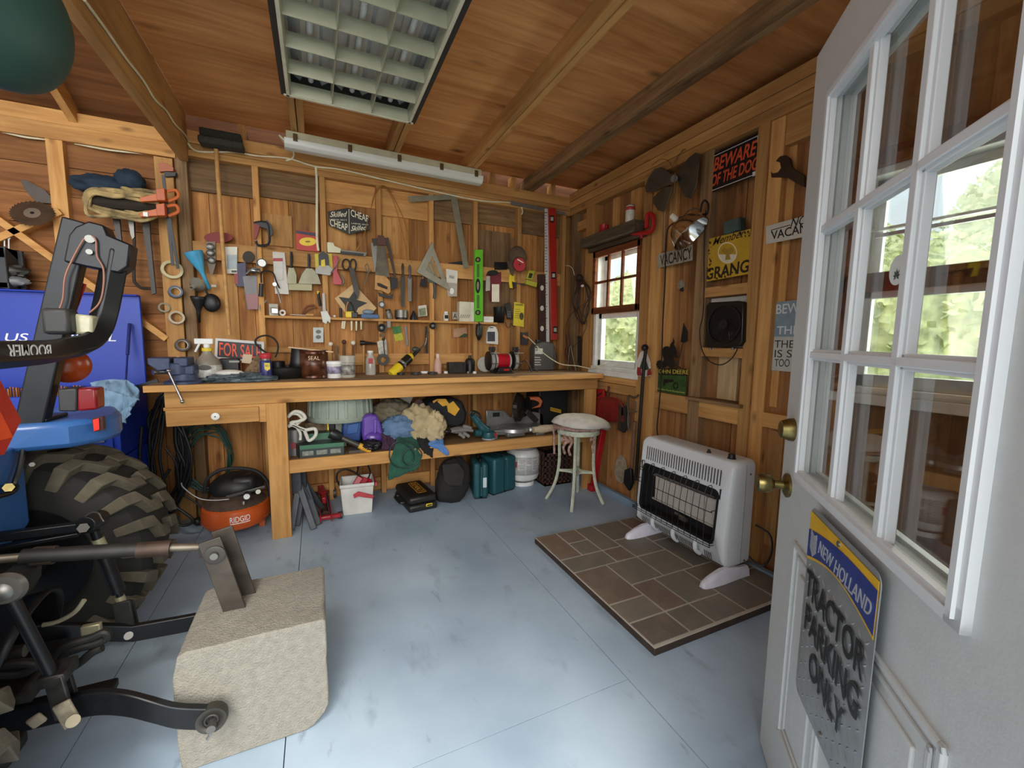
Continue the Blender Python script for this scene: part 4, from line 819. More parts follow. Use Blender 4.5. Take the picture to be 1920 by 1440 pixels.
# push broom hanging head-up in the corner
t = T('push_broom', 'push broom hung head-up on a long wooden handle in the left corner', 'broom', 418, 630)
make('handle', B().tube([bw(405, 280, .06), bw(418, 470, .05), bw(430, 628, .035)], .0125, 14), WOODH, t)
make('broom_head', B().box(bw(363, 0, 0).x, bw(447, 0, 0).x, 3.36, 3.46, 2.49, 2.535), mat('#34332a', .9, var=.3, sc_=40, bump=.3), t, bevel=.012)
make('bristles', B().box(bw(366, 0, 0).x, bw(444, 0, 0).x, 3.37, 3.45, 2.535, 2.585), mat('#26261f', .95, var=.3, sc_=80, bump=.5), t, bevel=.01)
# funnels and scoops at the left
FB = mat('#3f94b8', .4)
def funnel(nm, label, x, y, top, bot, r0, r1, m, tilt=None, d=.05):
    a, e = bw(*top, d), bw(*bot, d-.02); ax = e-a; L = ax.length
    return one(nm, label, 'funnel', B().lathe([(r0*.96, 0), (r0, .004), (r0*.92, L*.12), (r1*1.3, L*.52), (r1, L*.6), (r1*.7, L)], a, ax, 24, cap=False), m, solid=.002)
funnel('funnel', 'bright blue long-necked plastic funnel on the corner post', 0, 0, (362, 472), (393, 542), .052, .012, FB)
t = T('funnel', 'dull translucent grey funnel below the blue funnel', 'funnel', 370, 550); make('cone', B().lathe([(.044, 0), (.046, .004), (.040, .012), (.014, .05), (.011, .085)], bw(370, 533, .01), (-.25, -1, -.45), 26, cap=False), mat('#8d8778', .35, alpha=.8), t, solid=.002); make('rim_tab', B().box(bw(364, 0, .02).x, bw(374, 0, .02).x, 3.47, 3.48, bw(0, 517, .02).z, bw(0, 512, .02).z), mat('#8d8778', .35), t)
funnel('funnel', 'small black funnel under the grey funnel', 0, 0, (371, 556), (374, 605), .042, .010, BLACK)
t = T('scoop', 'black plastic scoop hanging right of the small black funnel', 'scoop', 395, 585)
make('bowl', B().sph(bw(397, 568, .03), (.052, .03, .062), 22, 14), BLACK, t); make('handle', rodx([(390, 552), (386, 545), (389, 540)], .007, .02), BLACK, t)
flat('floor_pad', 'dark red oval pad standing on the tool rail behind the broom handle', 'pad', ell(410, 446, 27, 10), mat('#7a1f18', .6), -.03, .012)
# packages at the left end of the rail
t = T('hinge_package', 'blister pack of shiny metal hardware left of the broom handle', 'package', 394, 517)
for y in (462, 474, 488): make('fitting', B().sph(bw(394+(y % 3), y, .01), (.022, .008, .018), 14, 8, .2, 4, y), STEEL, t)
part('card', [(387, 453), (404, 453), (405, 494), (399, 516), (395, 516), (388, 494)], mat('#6d5a44', .5), t, -.012, .004)
t = T('sandpaper_pack', 'grey and white carded pack right of the broom handle', 'package', 433, 514); part('card', rect(422, 463, 445, 513), CARD, t, -.005); part('window', rect(426, 478, 444, 504), mat('#8f9a9c', .4), t, .001, .004); part('label_strip', rect(434, 507, 444, 511), BLACK, t, .001, .001)
t = T('abrasive_pack', 'blue and red package hanging right of the grey sandpaper pack', 'package', 448, 540); part('card', [(438, 495), (461, 492), (462, 538), (442, 537)], mat('#31304f', .5), t, -.012); part('red_panel', [(438, 508), (446, 508), (447, 533), (440, 532)], mat('#8e2a26', .5), t, -.006, .002)
one('sanding_disc', 'dark grey round sanding disc behind the packages', 'disc', bpoly(ell(466, 482, 11), -.004, .008), mat('#3b352e', .8))
t = T('clear_package', 'clear and red plastic package hanging lowest left of the first stud', 'package', 468, 582)
part('bag', [(455, 518), (482, 516), (484, 580), (464, 581)], mat('#33241f', .3, var=.6, sc_=30), t, .0, .008); part('red_content', [(461, 552), (484, 551), (484, 580), (465, 580)], mat('#7a2b2a', .35), t, .009, .003)
# clamp on the first stud
t = T('bar_clamp', 'black and red quick clamp hooked over the first stud', 'clamp', 492, 463, .02)
make('frame', rodx([(477, 418), (490, 416), (502, 420), (505, 440), (503, 458), (484, 460), (480, 452)], .008, .03), BLACK, t)
part('grip', [(478, 420), (488, 424), (484, 440), (480, 450), (476, 448)], mat('#7e2015', .5), t, .02, .02); part('jaw', [(475, 418), (502, 414), (510, 424), (512, 440), (505, 447), (500, 430), (478, 423)], DARK, t, .015, .02)
make('screw', rodx([(481, 450), (480, 478), (482, 500)], .004, .03), STEEL, t)
# oil can with white round face, gun, and hose on stud 1
t = T('oil_can', 'shiny chrome oil can with white round gauge face on the first stud', 'oil can', 480, 512, .02)
make('body', B().sph(bw(476, 508, .05), (.042, .035, .022), 20, 12), CHROME, t); make('gauge', B().cyl(bw(491, 493, .045), bw(491, 493, .07), .030, n=26), BLACK, t); make('gauge_face', B().cyl(bw(491, 493, .07), bw(491, 493, .073), .024, n=26), mat('#f2f2ee', .3), t)
make('lever', rodx([(462, 514), (474, 503), (488, 505)], .006, .08), CHROME, t)
t = T('grease_gun', 'black-handled chrome grease gun hanging on the first stud', 'grease gun', 490, 583, .02)
make('barrel', B().cyl(bw(490, 532, .03), bw(489, 556, .03), .014), BLACK, t); make('head', B().box(bw(483, 0, .01).x, bw(496, 0, .01).x, 3.45, 3.485, bw(0, 571, .03).z, bw(0, 559, .03).z), CHROME, t, bevel=.003); make('spout', rodx([(487, 571), (486, 582)], .004, .03), CHROME, t); make('handle', rodx([(495, 569), (501, 562)], .004, .03), CHROME, t); make('hose', rodx([(490, 530), (490, 512), (500, 508), (512, 512), (518, 528), (524, 540)], .005, .03, 6), BLACK, t)
t = T('ratchet', 'chrome ratchet hanging against the clear package', 'ratchet', 523, 568, .02); make('handle', rodx([(516, 535), (522, 550), (527, 568)], .005, .03), CHROME, t); make('head', B().cyl(bw(515, 533, .03), bw(515, 533, .045), .013), CHROME, t)
t = T('brush_package', 'clear bag with white and red card right of the first stud', 'package', 525, 553); part('bag', [(511, 472), (534, 474), (537, 510), (542, 552), (516, 551)], CLEAR, t, -.012, .012); part('card', [(512, 484), (530, 484), (531, 525), (515, 527)], mat('#c9c4bb', .6), t, .001, .002); part('red_stripe', [(512, 484), (530, 484), (530, 490), (512, 490)], mat('#9a2a2a', .5), t, .003, .001)
# putty knives
def knife(label, hx, hy0, hy1, blade, hm):
    t = T('putty_knife', label, 'putty knife', hx, hy1); part('blade', blade, mat('#77745f', .45, .6, var=.15), t, .0, .002); make('handle', rodx([(hx, hy0), (hx+.5, (hy0+hy1)/2), (hx, hy1)], [.008, .010, .009, .008], .006, 3), hm, t); return t
knife('narrow putty knife with a dark handle right of the clear package', 546, 472, 502, [(541, 502), (551, 502), (556, 516), (556, 532), (538, 532), (539, 515)], BLACK)
knife('wide flared putty knife with a blue-tipped black handle on the rail', 579, 476, 503, [(574, 503), (585, 503), (595, 512), (602, 533), (559, 532), (566, 514)], mat('#232a33', .45))
flat('scraper_plate', 'pale rectangular metal plate behind the two putty knives', 'plate', [(540, 531), (585, 532), (585, 545), (541, 544)], mat('#8f8a6a', .5, .4), -.012, .003)
t = T('wire_card', 'red and yellow boxed package above the tool rail', 'package', 577, 471); part('box', [(555, 432), (597, 438), (598, 473), (556, 469)], mat('#b52f20', .5), t, -.015, .02); part('header', [(555, 432), (597, 438), (597, 444), (555, 437)], mat('#2b2e40', .5), t, .006, .001); part('yellow_ring', ell(577, 453, 16, 8), mat('#e3c32c', .5), t, .006, .001); part('ring_centre', ell(577, 453, 5, 1.6), mat('#8a5a1c', .5), t, .0075, .0006)
t = T('wood_plane', 'small steel hand plane hung on a yellow card beside the second stud', 'hand plane', 607, 516); part('card', [(590, 476), (622, 476), (625, 508), (592, 510)], mat('#c9b52c', .5), t, -.012, .004); part('sole', [(591, 505), (600, 497), (616, 497), (626, 508), (618, 517), (592, 513)], STEEL, t, .004, .012); part('frog', [(597, 478), (605, 471), (615, 478), (617, 498), (598, 498)], DARK, t, .006, .014); part('lever_cap', [(602, 488), (609, 486), (610, 500), (602, 500)], YEL, t, .021, .004)
t = T('pliers', 'red-handled pliers hanging left of the big tin snips', 'pliers', 632, 533); part('red_handle', [(625, 480), (633, 480), (632, 510), (641, 528), (640, 534), (624, 533)], mat('#b02430', .4), t, .0, .012); make('chrome_lever', rodx([(636, 484), (629, 500), (620, 512)], .004, .02), CHROME, t); make('jaw', rodx([(640, 515), (645, 528), (640, 536)], .006, .012), STEEL, t)
t = T('tin_snips', 'large dark tin snips with loop handles over the star board', 'tin snips', 664, 545)
make('loop', B().tube([bw(x, y, .02) for x, y in ell(649, 496, 7, 10, 14)], .006, 8, closed=True), BLACK, t); make('loop', B().tube([bw(x, y, .02) for x, y in ell(662, 497, 5.5, 11, 14)], .006, 8, closed=True), BLACK, t); part('blades', [(654, 502), (664, 504), (670, 530), (674, 548), (671, 562), (664, 548), (658, 522)], mat('#35302b', .4, .6), t, .015, .012)
# hexagonal sign
t = T('skilled_labor_sign', 'black hexagonal sign with cream lettering about cheap and skilled labor', 'sign', 654, 440, .0)
part('plate', [(615, 397), (654, 390), (693, 408), (692, 431), (655, 440), (616, 422)], mat('#1c1d1a', .4), t, -.005, .008, .001)
part('fold_line', [(653.6, 392), (655, 392), (655.5, 438), (654.2, 438)], mat('#b9b49c', .5), t, .0035, .0004)
CREAM = mat('#e4dcc0', .5)
def htext(s, x0, y0, x1, y1, h, **k):
    a = bw(x0, y0, .004); e = bw(x1, y1, .004); return text(s, t, a, e-a, (0, 0, h), CREAM, **k)
htext('Skilled', 619, 407, 651, 406, .038, shear=.35, bold=.006); htext("LABOR ISN'T", 618, 412.5, 651, 414, .009); htext('CHEAP', 619, 423, 652, 433, .050, bold=.006)
htext('CHEAP', 658, 405, 691, 417, .050, bold=.006); htext("LABOR ISN'T", 659, 419.5, 691, 423, .009); htext('Skilled', 658, 433, 688, 431, .036, shear=.35, bold=.006)
t = T('straight_bar', 'pale metal bar clamp with black grip lying above the tool rail', 'clamp', 650, 483); part('head', [(613, 455), (625, 456), (627, 462), (639, 467), (638, 475), (614, 474)], mat('#a9a58c', .4, .6), t, -.01, .02); part('bar', [(636, 468), (688, 474), (685, 481), (638, 476)], mat('#6f6c60', .4, .5), t, -.006, .01); part('grip', [(638, 471), (682, 476), (681, 480), (638, 476)], BLACK, t, .004, .006)
COP = mat('#a97a3c', .35, .7)
w_ = B().tube([bw(x, y, .012) for x, y in ((668, 470), (682, 442), (690, 410), (697, 385), (705, 362), (716, 349), (728, 354), (748, 390), (760, 420), (768, 450), (772, 493))], .0025, 6, smooth=6)
w_.tube([bw(x, y, .02) for x, y in ((697, 383), (703, 360), (714, 348), (724, 352), (738, 378), (752, 425), (762, 470), (764, 490))], .0022, 6, smooth=6)
one('copper_wire', 'loose loop of copper wire hung from the plate over the third stud', 'wire', w_, COP)
t = T('drawing_compass', 'thin steel compass hanging left of the handsaw', 'compass', 684, 540); make('leg', rodx([(689, 494), (691, 510), (683, 535)], .003, .006), STEEL, t); make('leg', rodx([(689, 494), (684, 500), (690, 512), (696, 507)], .003, .006), STEEL, t)
# handsaws
t = T('hand_saw', 'handsaw with pale wooden handle hanging handle-down on the third stud', 'saw', 716, 555, .03); part('blade', [(707, 462), (722, 461), (728, 505), (731, 520), (703, 518), (706, 490)], mat('#5d5646', .5, .5, var=.3), t, .02, .002)
hn = part('handle', [(703, 516), (722, 518), (731, 528), (732, 548), (727, 552), (716, 546), (702, 543)], WOODH, t, .014, .018, .003); part('grip_hole', [(707, 530), (713, 531), (727, 538), (726, 543), (715, 539), (708, 536)], mat('#2c1c10', .7), hn, .0322, .0006)
t = T('hack_saw', 'dark saw hanging behind the pale-handled handsaw', 'saw', 735, 555, .0); part('blade', [(695, 455), (708, 455), (706, 490), (703, 512), (699, 490)], STEEL, t, .006, .002); part('frame', [(697, 448), (728, 446), (733, 470), (742, 518), (740, 524), (730, 480), (724, 456), (700, 462)], mat('#3a2b23', .5), t, .0, .012); part('head', [(708, 441), (720, 443), (724, 460), (706, 460)], mat('#4f2f22', .6), t, .014, .012); part('grip', [(732, 520), (745, 522), (745, 540), (732, 543)], BLACK, t, .004, .02); part('lower_handle', [(708, 547), (715, 551), (730, 555), (738, 550), (735, 560), (725, 559), (711, 555)], BLACK, t, .01, .016)
for lab, x, y0, y1, m1, m2 in (('flat file with a black handle hanging right of the saws', 755, 494, 575, BLACK, IRON), ('purple-handled pair of long tools hanging beside the file', 768, 497, 565, mat('#4a4150', .5), STEEL)):
    t = T('file', lab, 'file', x, y1); make('handle', rodx([(x, y0), (x, y0+9), (x+.5, y0+26)], [.007, .010, .008, .007], .012), m1, t); part('shaft', [(x-4, y0+24), (x+4, y0+24), (x+3, y1), (x-3, y1)], m2, t, .006, .006)
# squares
GALV = mat('#8f8c78', .45, .6, var=.12)
flat('framing_square', 'large galvanised framing square hooked on the top plate', 'square', [(765, 368), (855, 364), (857, 370), (879, 502), (869, 503), (846, 374), (767, 379)], GALV, .004, .003)
t = T('speed_square', 'triangular aluminium speed square hanging below the framing square', 'square', 812, 545, .01)
sq = B(); O_ = [bw(*p, .012) for p in ((809, 454), (844, 546), (781, 510))]; c_ = (O_[0]+O_[1]+O_[2])/3; I_ = [c_+(p-c_)*.48+(Vector((0, 0, 0))) for p in O_]; sq.ring(O_, I_, (0, -.005, 0))
sq.prism([O_[0]+(Vector((.0, -.005, 0))), O_[2]+Vector((0, -.005, 0)), O_[2].lerp(O_[0], .02)+Vector((.02, -.005, .0)), O_[0].lerp(O_[2], .05)+Vector((.02, -.005, -.02))], (0, -.01, 0)); make('blade', sq, mat('#a6a391', .4, .6), t, bevel=.001)
mid = [c_+(p-c_)*.22 for p in O_]; make('inner_bar', B().prism([bw(803, 484, .012), bw(807, 482, .012), bw(826, 534, .012), bw(822, 533, .012)], (0, -.004, 0)).prism([bw(801, 487, .012), bw(818, 528, .012), bw(795, 511, .012)], (0, -.004, 0)), GALV, t)
t = T('bagged_part', 'small white and clear bag hanging under the framing square end', 'package', 847, 557); part('header', [(836, 504), (858, 508), (857, 532), (837, 530)], mat('#d8d4c8', .6), t, -.01, .004); part('bag', [(837, 530), (857, 532), (856, 556), (839, 556)], CLEAR, t, -.01, .012); btext('PAX', t, 843, 522, 852, 517, BLACK, -.004); part('content', ell(847, 546, 4, 6), mat('#eceae2', .5), t, .003, .004)
t = T('mallet', 'black-gripped hammer hanging behind the speed square', 'hammer', 812, 560); make('grip', rodx([(814, 530), (815, 545), (814, 560)], .011, .0), BLACK, t); part('head', [(800, 522), (818, 526), (818, 532), (801, 530)], mat('#5a5e52', .5, .5), t, -.012, .02)
t = T('black_brush', 'small black tool hanging left of the hammer behind the square', 'brush', 793, 540); part('head', [(789, 524), (797, 522), (800, 538), (787, 537)], BLACK, t, -.012, .018); make('pin', rodx([(793, 515), (793, 524)], .003, -.005), STEEL, t)
flat('steel_rule', 'dark flat blade standing on the rail behind the framing square', 'blade', [(840, 493), (862, 490), (869, 489), (869, 498), (860, 497), (840, 496)], DARK, -.03, .004)
# spirit levels
GRN = mat('#63b52c', .35)
t = T('green_level', 'bright green spirit level hanging upright on the fifth stud', 'level', 896, 605, .005)
part('body', rect(888.5, 469, 904, 603), GRN, t, .004, .022, .002)
for y0, y1 in ((495, 520), (553, 578)): part('slot', rect(894, y0, 899, y1), mat('#3f6d20', .6), t, .026, .0006)
for y, rx, ry in ((487, 5, 5), (536, 4.5, 14), (586, 5, 5)): v_ = part('vial_housing', ell(896, y, rx, ry), BLACK, t, .026, .003); part('vial', ell(896, y, rx*.5, ry*.55), mat('#8d8a6c', .2), v_, .029, .001)
REDL = mat('#a8281e', .3)
t = T('red_level', 'long red box level standing upright near the right corner', 'level', 1036, 637, .03)
part('body', [(1027, 391), (1040, 391), (1044, 637), (1032, 637)], REDL, t, .03, .02, .002)
for x, y in ((1035, 411), (1038, 517), (1041, 619)): v_ = part('vial_housing', rect(x-4, y-7, x+4, y+6), BLACK, t, .05, .002); part('vial', rect(x-2.5, y-4, x+2.5, y+3), mat('#b9b6a0', .2), v_, .052, .001)
t = T('drywall_square', 'aluminium T-square with white scale hanging beside the red level', 'square', 1026, 643, .02)
part('head', [(957, 376), (1060, 398), (1060, 404), (957, 384)], mat('#8c8b87', .4, .6), t, .014, .004); part('blade', [(1021, 391), (1028, 392), (1030, 643), (1021, 643)], mat('#d6d4cc', .45, .2), t, .02, .003)
tk_ = B()
for k in range(44):
    y = 398+k*5.5; x = 1022+.02*k*.3; tk_.prism([bw(x, y, .0235), bw(x+(4 if k % 4 == 0 else 2), y, .0235), bw(x+(4 if k % 4 == 0 else 2), y+1.2, .0235), bw(x, y+1.2, .0235)], (0, -.0004, 0))
make('scale_marks', tk_, BLACK, t, smooth=False)
t = T('wooden_level', 'old dark wooden level with three pale clips left of the T-square', 'level', 1013, 690, .0); part('body', [(1007, 515), (1020, 515), (1022, 690), (1010, 690)], mat('#3c211a', .6, var=.3, sc_=30), t, -.005, .03, .002)
for y in (540, 578, 616): part('clip', ell(1016, y, 3.2, 5, 12), mat('#d6cfc2', .4), t, .026, .006)
# red pack, cap and saw blade
t = T('tool_pack', 'dark red blister pack with a cream strip right of the green level', 'package', 925, 565); part('card', [(911, 514), (939, 510), (939, 530), (936, 566), (919, 566)], mat('#6d1f28', .45, var=.25), t, -.012, .01); part('tool', ell(923, 512, 10, 5), BLACK, t, .0, .02); part('clear_pocket', [(911, 518), (918, 518), (918, 545), (910, 546)], CLEAR, t, .0, .012); part('cream_strip', rect(922, 533, 936, 566), mat('#e4dcc4', .6), t, .002, .002)
CAPM = mat('#5a4a38', .9, var=.2)
t = T('baseball_cap', 'faded brown baseball cap hanging on the sixth stud behind the red blade', 'cap', 970, 515, .0); make('crown', B().sph(bw(970, 482, .02), (.085, .07, .095), 24, 14), CAPM, t); make('peak', B().prism([bw(x, y, .03) for x, y in ((950, 490), (953, 500), (957, 515), (962, 518), (965, 505), (960, 490))], (0, -.006, 0)), CAPM, t, bevel=.002)
t = T('circular_saw_blade', 'round red-faced circular saw blade hung in front of the cap', 'saw blade', 975, 517, .1)
tb = B(); c0 = bw(974, 496, .105); n = 48; tb.prism([c0+Vector((math.cos(a*math.pi/n)*(.062+.006*(a % 2)), 0, math.sin(a*math.pi/n)*(.062+.006*(a % 2)))) for a in range(2*n)], (0, -.0022, 0)); make('blade', tb, mat('#4e2a24', .4, .4), t)
make('red_face', B().cyl(c0+Vector((0, -.0022, 0)), c0+Vector((0, -.003, 0)), .058, n=40), mat('#a82832', .45), t); make('label_panel', B().prism([c0+Vector(v) for v in ((-.024, -.0032, .038), (.034, -.0032, .013), (.037, -.0032, .022), (-.021, -.0032, .047))], (0, -.0004, 0)), mat('#dcd6cc', .5), t, smooth=False); make('arbor_hole', B().cyl(c0+Vector((0, -.003, 0)), c0+Vector((0, -.0036, 0)), .008, n=16), BLACK, t)
t = T('utility_knife', 'yellow utility knife hanging below the cap', 'knife', 960, 543); part('body', [(955, 512), (963, 514), (964, 530), (961, 541), (955, 540), (953, 525)], YEL, t, .0, .014, .002); part('slider', [(959, 528), (965, 530), (965, 539), (961, 541)], BLACK, t, .006, .012); make('wire_hook', rodx([(956, 512), (958, 507), (963, 510)], .0016, .01), STEEL, t)
t = T('marking_gauge', 'lime green square tool hanging right of the saw blade', 'gauge', 995, 537); part('arm', [(990, 507), (1002, 509), (996, 525), (985, 523)], mat('#b0b030', .45), t, -.005, .016); part('inset', [(993, 512), (999, 513), (996, 522), (990, 521)], DARK, t, .011, .002); part('base', [(985, 525), (1006, 531), (1004, 539), (984, 533)], mat('#b0b030', .45), t, -.005, .02)
part('cord', [(953, 528), (956, 527), (985, 534), (984, 536)], DARK, t, .0, .003)
flat('cord_reel', 'flat black plastic holder fixed on the rail left of the cap', 'holder', rect(927, 492, 949, 506), BLACK, -.018, .02)
t = T('hang_tag', 'bright yellow printed hang tag below the cap', 'tag', 972, 613); part('card', [(964, 566), (983, 570), (982, 613), (962, 610)], mat('#d9c32c', .6), t, .0, .002); part('picture', ell(978, 593, 4, 7), mat('#4a4628', .6), t, .0025, .0006); btext('WARNING', t, 966, 573, 981, 570, BLACK, .003)
tl = B()
for k in range(5): tl.prism([bw(965, 579+k*4, .0025), bw(975, 580+k*4, .0025), bw(975, 581+k*4, .0025), bw(965, 580+k*4, .0025)], (0, -.0004, 0))
make('print_lines', tl, mat('#7a6a1c', .6), t, smooth=False)
# ---------------------------------------------------------------- narrow wall shelf between the studs and what stands on it
one('wall_shelf', 'narrow pine shelf running along the back wall under the hanging tools', 'shelf', B().box(-.333, 1.46, 3.482, 3.585, 1.408, 1.426), BP('X'), bevel=.0015)
SZ = 1.426
def sx(px, y=3.52): return pt(px, 590, Y=y).x
def sbox(b, x0, x1, hpx, y0=3.50, y1=3.55, z0=SZ+.001):
    X0_, X1_ = sx(x0), sx(x1); return b.box(X0_, X1_, y0, y1, z0, z0+hpx*.0041)
def scyl(b, x, r, h, y=3.53, z0=SZ+.001, n=18): return b.cyl((sx(x), y, z0), (sx(x), y, z0+h), r, n=n)
def shelfthing(nm, lab, cat, x, group=None): return thing(nm, lab, cat, (sx(x), 3.53, SZ), group)
t = shelfthing('small_box', 'small pale grey box at the left end of the wall shelf', 'box', 514); make('carton', sbox(B(), 505.5, 522, 20), mat('#b9b4a4', .7), t); make('print_panel', B().box(sx(507), sx(520), 3.4992, 3.4998, SZ+.02, SZ+.06), mat('#8f8a78', .7), t)
t = shelfthing('tape_roll', 'white roll of tape beside the box on the wall shelf', 'tape', 530); c0 = Vector((sx(530), 3.51, SZ+.023)); make('roll', B().lathe([(.010, 0), (.022, 0), (.022, .02), (.010, .02), (.010, 0)], c0, (0, 1, 0), 24, cap=False), mat('#ddd8ca', .5), t)
t = shelfthing('wood_chisel', 'steel chisel with turned wooden handle lying on the wall shelf', 'chisel', 560); make('blade', B().bar((sx(545), 3.51, SZ+.012), (sx(574), 3.51, SZ+.010), .004, .018), STEEL, t); make('handle', B().lathe([(.008, 0), (.011, .01), (.009, .03), (.011, .05), (.006, .056)], (sx(574), 3.51, SZ+.014), (1, 0, .02), 14), WOODH, t)
one('bundle_of_twigs', 'thin brown wire brush bundle behind the chisel', 'brush', B().tube([bw(567, 588, -.04), bw(575, 575, -.05), bw(590, 572, -.05)], .006, 6, smooth=3).tube([bw(567, 590, -.04), bw(580, 580, -.05), bw(594, 576, -.05)], .005, 6, smooth=3), mat('#7a4a30', .8))
t = T('adjustable_wrench', 'steel adjustable wrench hanging jaw-down on the second stud', 'wrench', 606, 608, .03); part('shank', [(604, 550), (609, 550), (611, 585), (605, 585)], STEEL, t, .02, .008); part('jaw', [(601, 584), (613, 583), (620, 596), (619, 606), (614, 602), (612, 608), (605, 604)], mat('#85837c', .42, .8), t, .018, .014)
t = T('screwdriver', 'black and yellow screwdriver hanging beside the adjustable wrench', 'screwdriver', 599, 582, .02); make('grip', rodx([(597, 548), (598, 560), (601, 574)], [.009, .011, .009], .02), BLACK, t); make('cap', rodx([(596.5, 546), (597, 551)], .009, .02), YEL, t); make('shaft', rodx([(601, 574), (603, 586)], .004, .02), STEEL, t)
one('golf_ball', 'small white ball on the wall shelf right of the second stud', 'ball', B().sph((sx(627), 3.515, SZ+.0105), .010, 16, 10), WHITE)
t = shelfthing('nail_punch', 'upright black handled punch beside the white ball', 'punch', 639); make('grip', scyl(B(), 639, .009, .075), BLACK, t); make('tip', B().cyl((sx(639), 3.53, SZ+.076), (sx(639), 3.53, SZ+.085), .005), STEEL, t)
# star board: pale diamond with a dark star leaning on the shelf
t = T('star_board', 'pale diamond-shaped board with a black five-pointed star propped on the shelf', 'board', 665, 590, -.01); part('board', [(663, 532), (706, 578), (694, 591), (648, 588), (627, 560)], mat('#caa877', .7), t, -.035, .01)
sc0 = (660, 571); part('black_star', [(sc0[0]+(29 if k % 2 == 0 else 13)*math.sin(math.radians(36*k+12)), sc0[1]-(29 if k % 2 == 0 else 13)*math.cos(math.radians(36*k+12))) if not (k in (4, 5, 6)) else (sc0[0]+(16 if k != 5 else 13)*math.sin(math.radians(36*k+12)), sc0[1]+17) for k in range(10)], mat('#2a2a26', .6), t, -.0245, .001)
t = shelfthing('tape_measure', 'yellow tape measure in front of the star board', 'tape measure', 658); make('case', sbox(B(), 647, 664, 12, 3.485, 3.52), YEL, t, bevel=.008); make('grip', sbox(B(), 658, 670, 11, 3.483, 3.522), BLACK, t, bevel=.005)
t = shelfthing('spring_clamp', 'orange-tipped black spring clamp by the tape measure', 'clamp', 652); make('handle', rodx([(649, 588), (650, 574), (653, 566)], .005, -.01), mat('#c27a3c', .5), t); make('handle', rodx([(664, 586), (661, 574), (656, 566)], .005, -.01), BLACK, t)
t = shelfthing('sander_pad', 'blue and grey hand sander lying under the star board edge', 'sander', 692); make('sole', sbox(B(), 676, 709, 8, 3.475, 3.53), mat('#3a5f86', .5), t, bevel=.004); make('grip', B().sph((sx(690), 3.505, SZ+.052), (.045, .02, .02), 18, 10), mat('#7c8a98', .4), t)
t = T('dial_gauge', 'round black dial gauge on the third stud at shelf height', 'gauge', 716, 592, .0); make('dial', B().cyl(bw(716, 571, .012), bw(716, 571, .035), .026, n=26), BLACK, t); make('face', B().cyl(bw(716, 571, .035), bw(716, 571, .037), .015, n=20), mat('#b7b2a4', .4), t); make('stem', B().box(bw(714, 0, 0).x, bw(721, 0, 0).x, 3.472, 3.49, bw(0, 597, .02).z, bw(0, 580, .02).z), STEEL, t)
t = shelfthing('nail_jar', 'tilted striped jar right of the dial gauge', 'jar', 733); make('jar', B().lathe([(.022, 0), (.024, .004), (.024, .05), (.018, .06), (.018, .066)], (sx(731), 3.53, SZ+.002), (-.18, 0, 1), 18), mat('#7e7a6c', .4, .4, var=.5, sc_=50), t); make('lid', B().cyl((sx(728), 3.53, SZ+.066), (sx(727.6), 3.53, SZ+.08), .019), DARK, t)
t = shelfthing('tin_can', 'wide brushed tin can on the wall shelf', 'can', 753); make('tin', scyl(B(), 753, .052, .062, 3.535, SZ+.016), STEEL, t, bevel=.002); make('base', scyl(B(), 753, .045, .015, 3.535), BLACK, t)
t = shelfthing('grinding_stone', 'black cone shaped tool between the tin can and the slanted box', 'tool', 776); make('cone', B().lathe([(.03, 0), (.028, .02), (.012, .06), (.008, .075), (0, .076)], (sx(776), 3.53, SZ+.001), n=16), BLACK, t)
t = shelfthing('seed_packet', 'slanted small box with green and white face on the shelf', 'box', 791); pk = [(783, 574), (798, 572), (800, 592), (784, 594)]; part('carton', pk, mat('#cfcbbd', .6), t, -.03, .025); part('picture', [(785, 579), (798, 577), (799, 591), (786, 593)], mat('#7d8262', .6, var=.4, sc_=60), t, -.0045, .001)
t = shelfthing('pill_bottle', 'small white bottle with black label on the wall shelf', 'bottle', 836); make('bottle', B().lathe([(.020, 0), (.022, .003), (.022, .055), (.015, .062), (.015, .066)], (sx(836), 3.52, SZ+.001), n=20), mat('#dcd8d0', .4), t); make('cap', B().cyl((sx(836), 3.52, SZ+.067), (sx(836), 3.52, SZ+.08), .017), WHITE, t); make('print', B().box(sx(832.5), sx(839), 3.4965, 3.4978, SZ+.02, SZ+.05), BLACK, t)
t = shelfthing('stencil_card', 'little square card printed with a black A on the shelf', 'card', 853); part('card', rect(848, 585, 859, 599), mat('#a9a390', .7), t, -.025, .008); btext('A', t, 849.5, 597, 857, 588, BLACK, -.0165, bold=.006)
t = shelfthing('filter_box', 'cream carton with slanted stripes standing left of the green level', 'box', 874); make('carton', sbox(B(), 860, 888, 41, 3.50, 3.57), mat('#d3cbb2', .7), t); make('side_panel', B().box(sx(881), sx(888), 3.4985, 3.4995, SZ+.002, SZ+.165), mat('#e4decb', .6), t)
st_ = B()
for k in range(5): st_.prism([(sx(861+k*3.6), 3.499, SZ+.03), (sx(862.4+k*3.6), 3.499, SZ+.03), (sx(865.4+k*3.6), 3.499, SZ+.06), (sx(864+k*3.6), 3.499, SZ+.06)], (0, -.0005, 0))
make('stripes', st_, mat('#8a8370', .7), t, smooth=False)
t = shelfthing('white_carton', 'small white carton right of the green level on the shelf', 'box', 914); make('carton', sbox(B(), 905, 923, 12, 3.49, 3.55), mat('#dedad0', .6), t); make('seam', B().box(sx(905), sx(923), 3.4893, 3.4899, SZ+.024, SZ+.026), mat('#a8a498', .6), t)
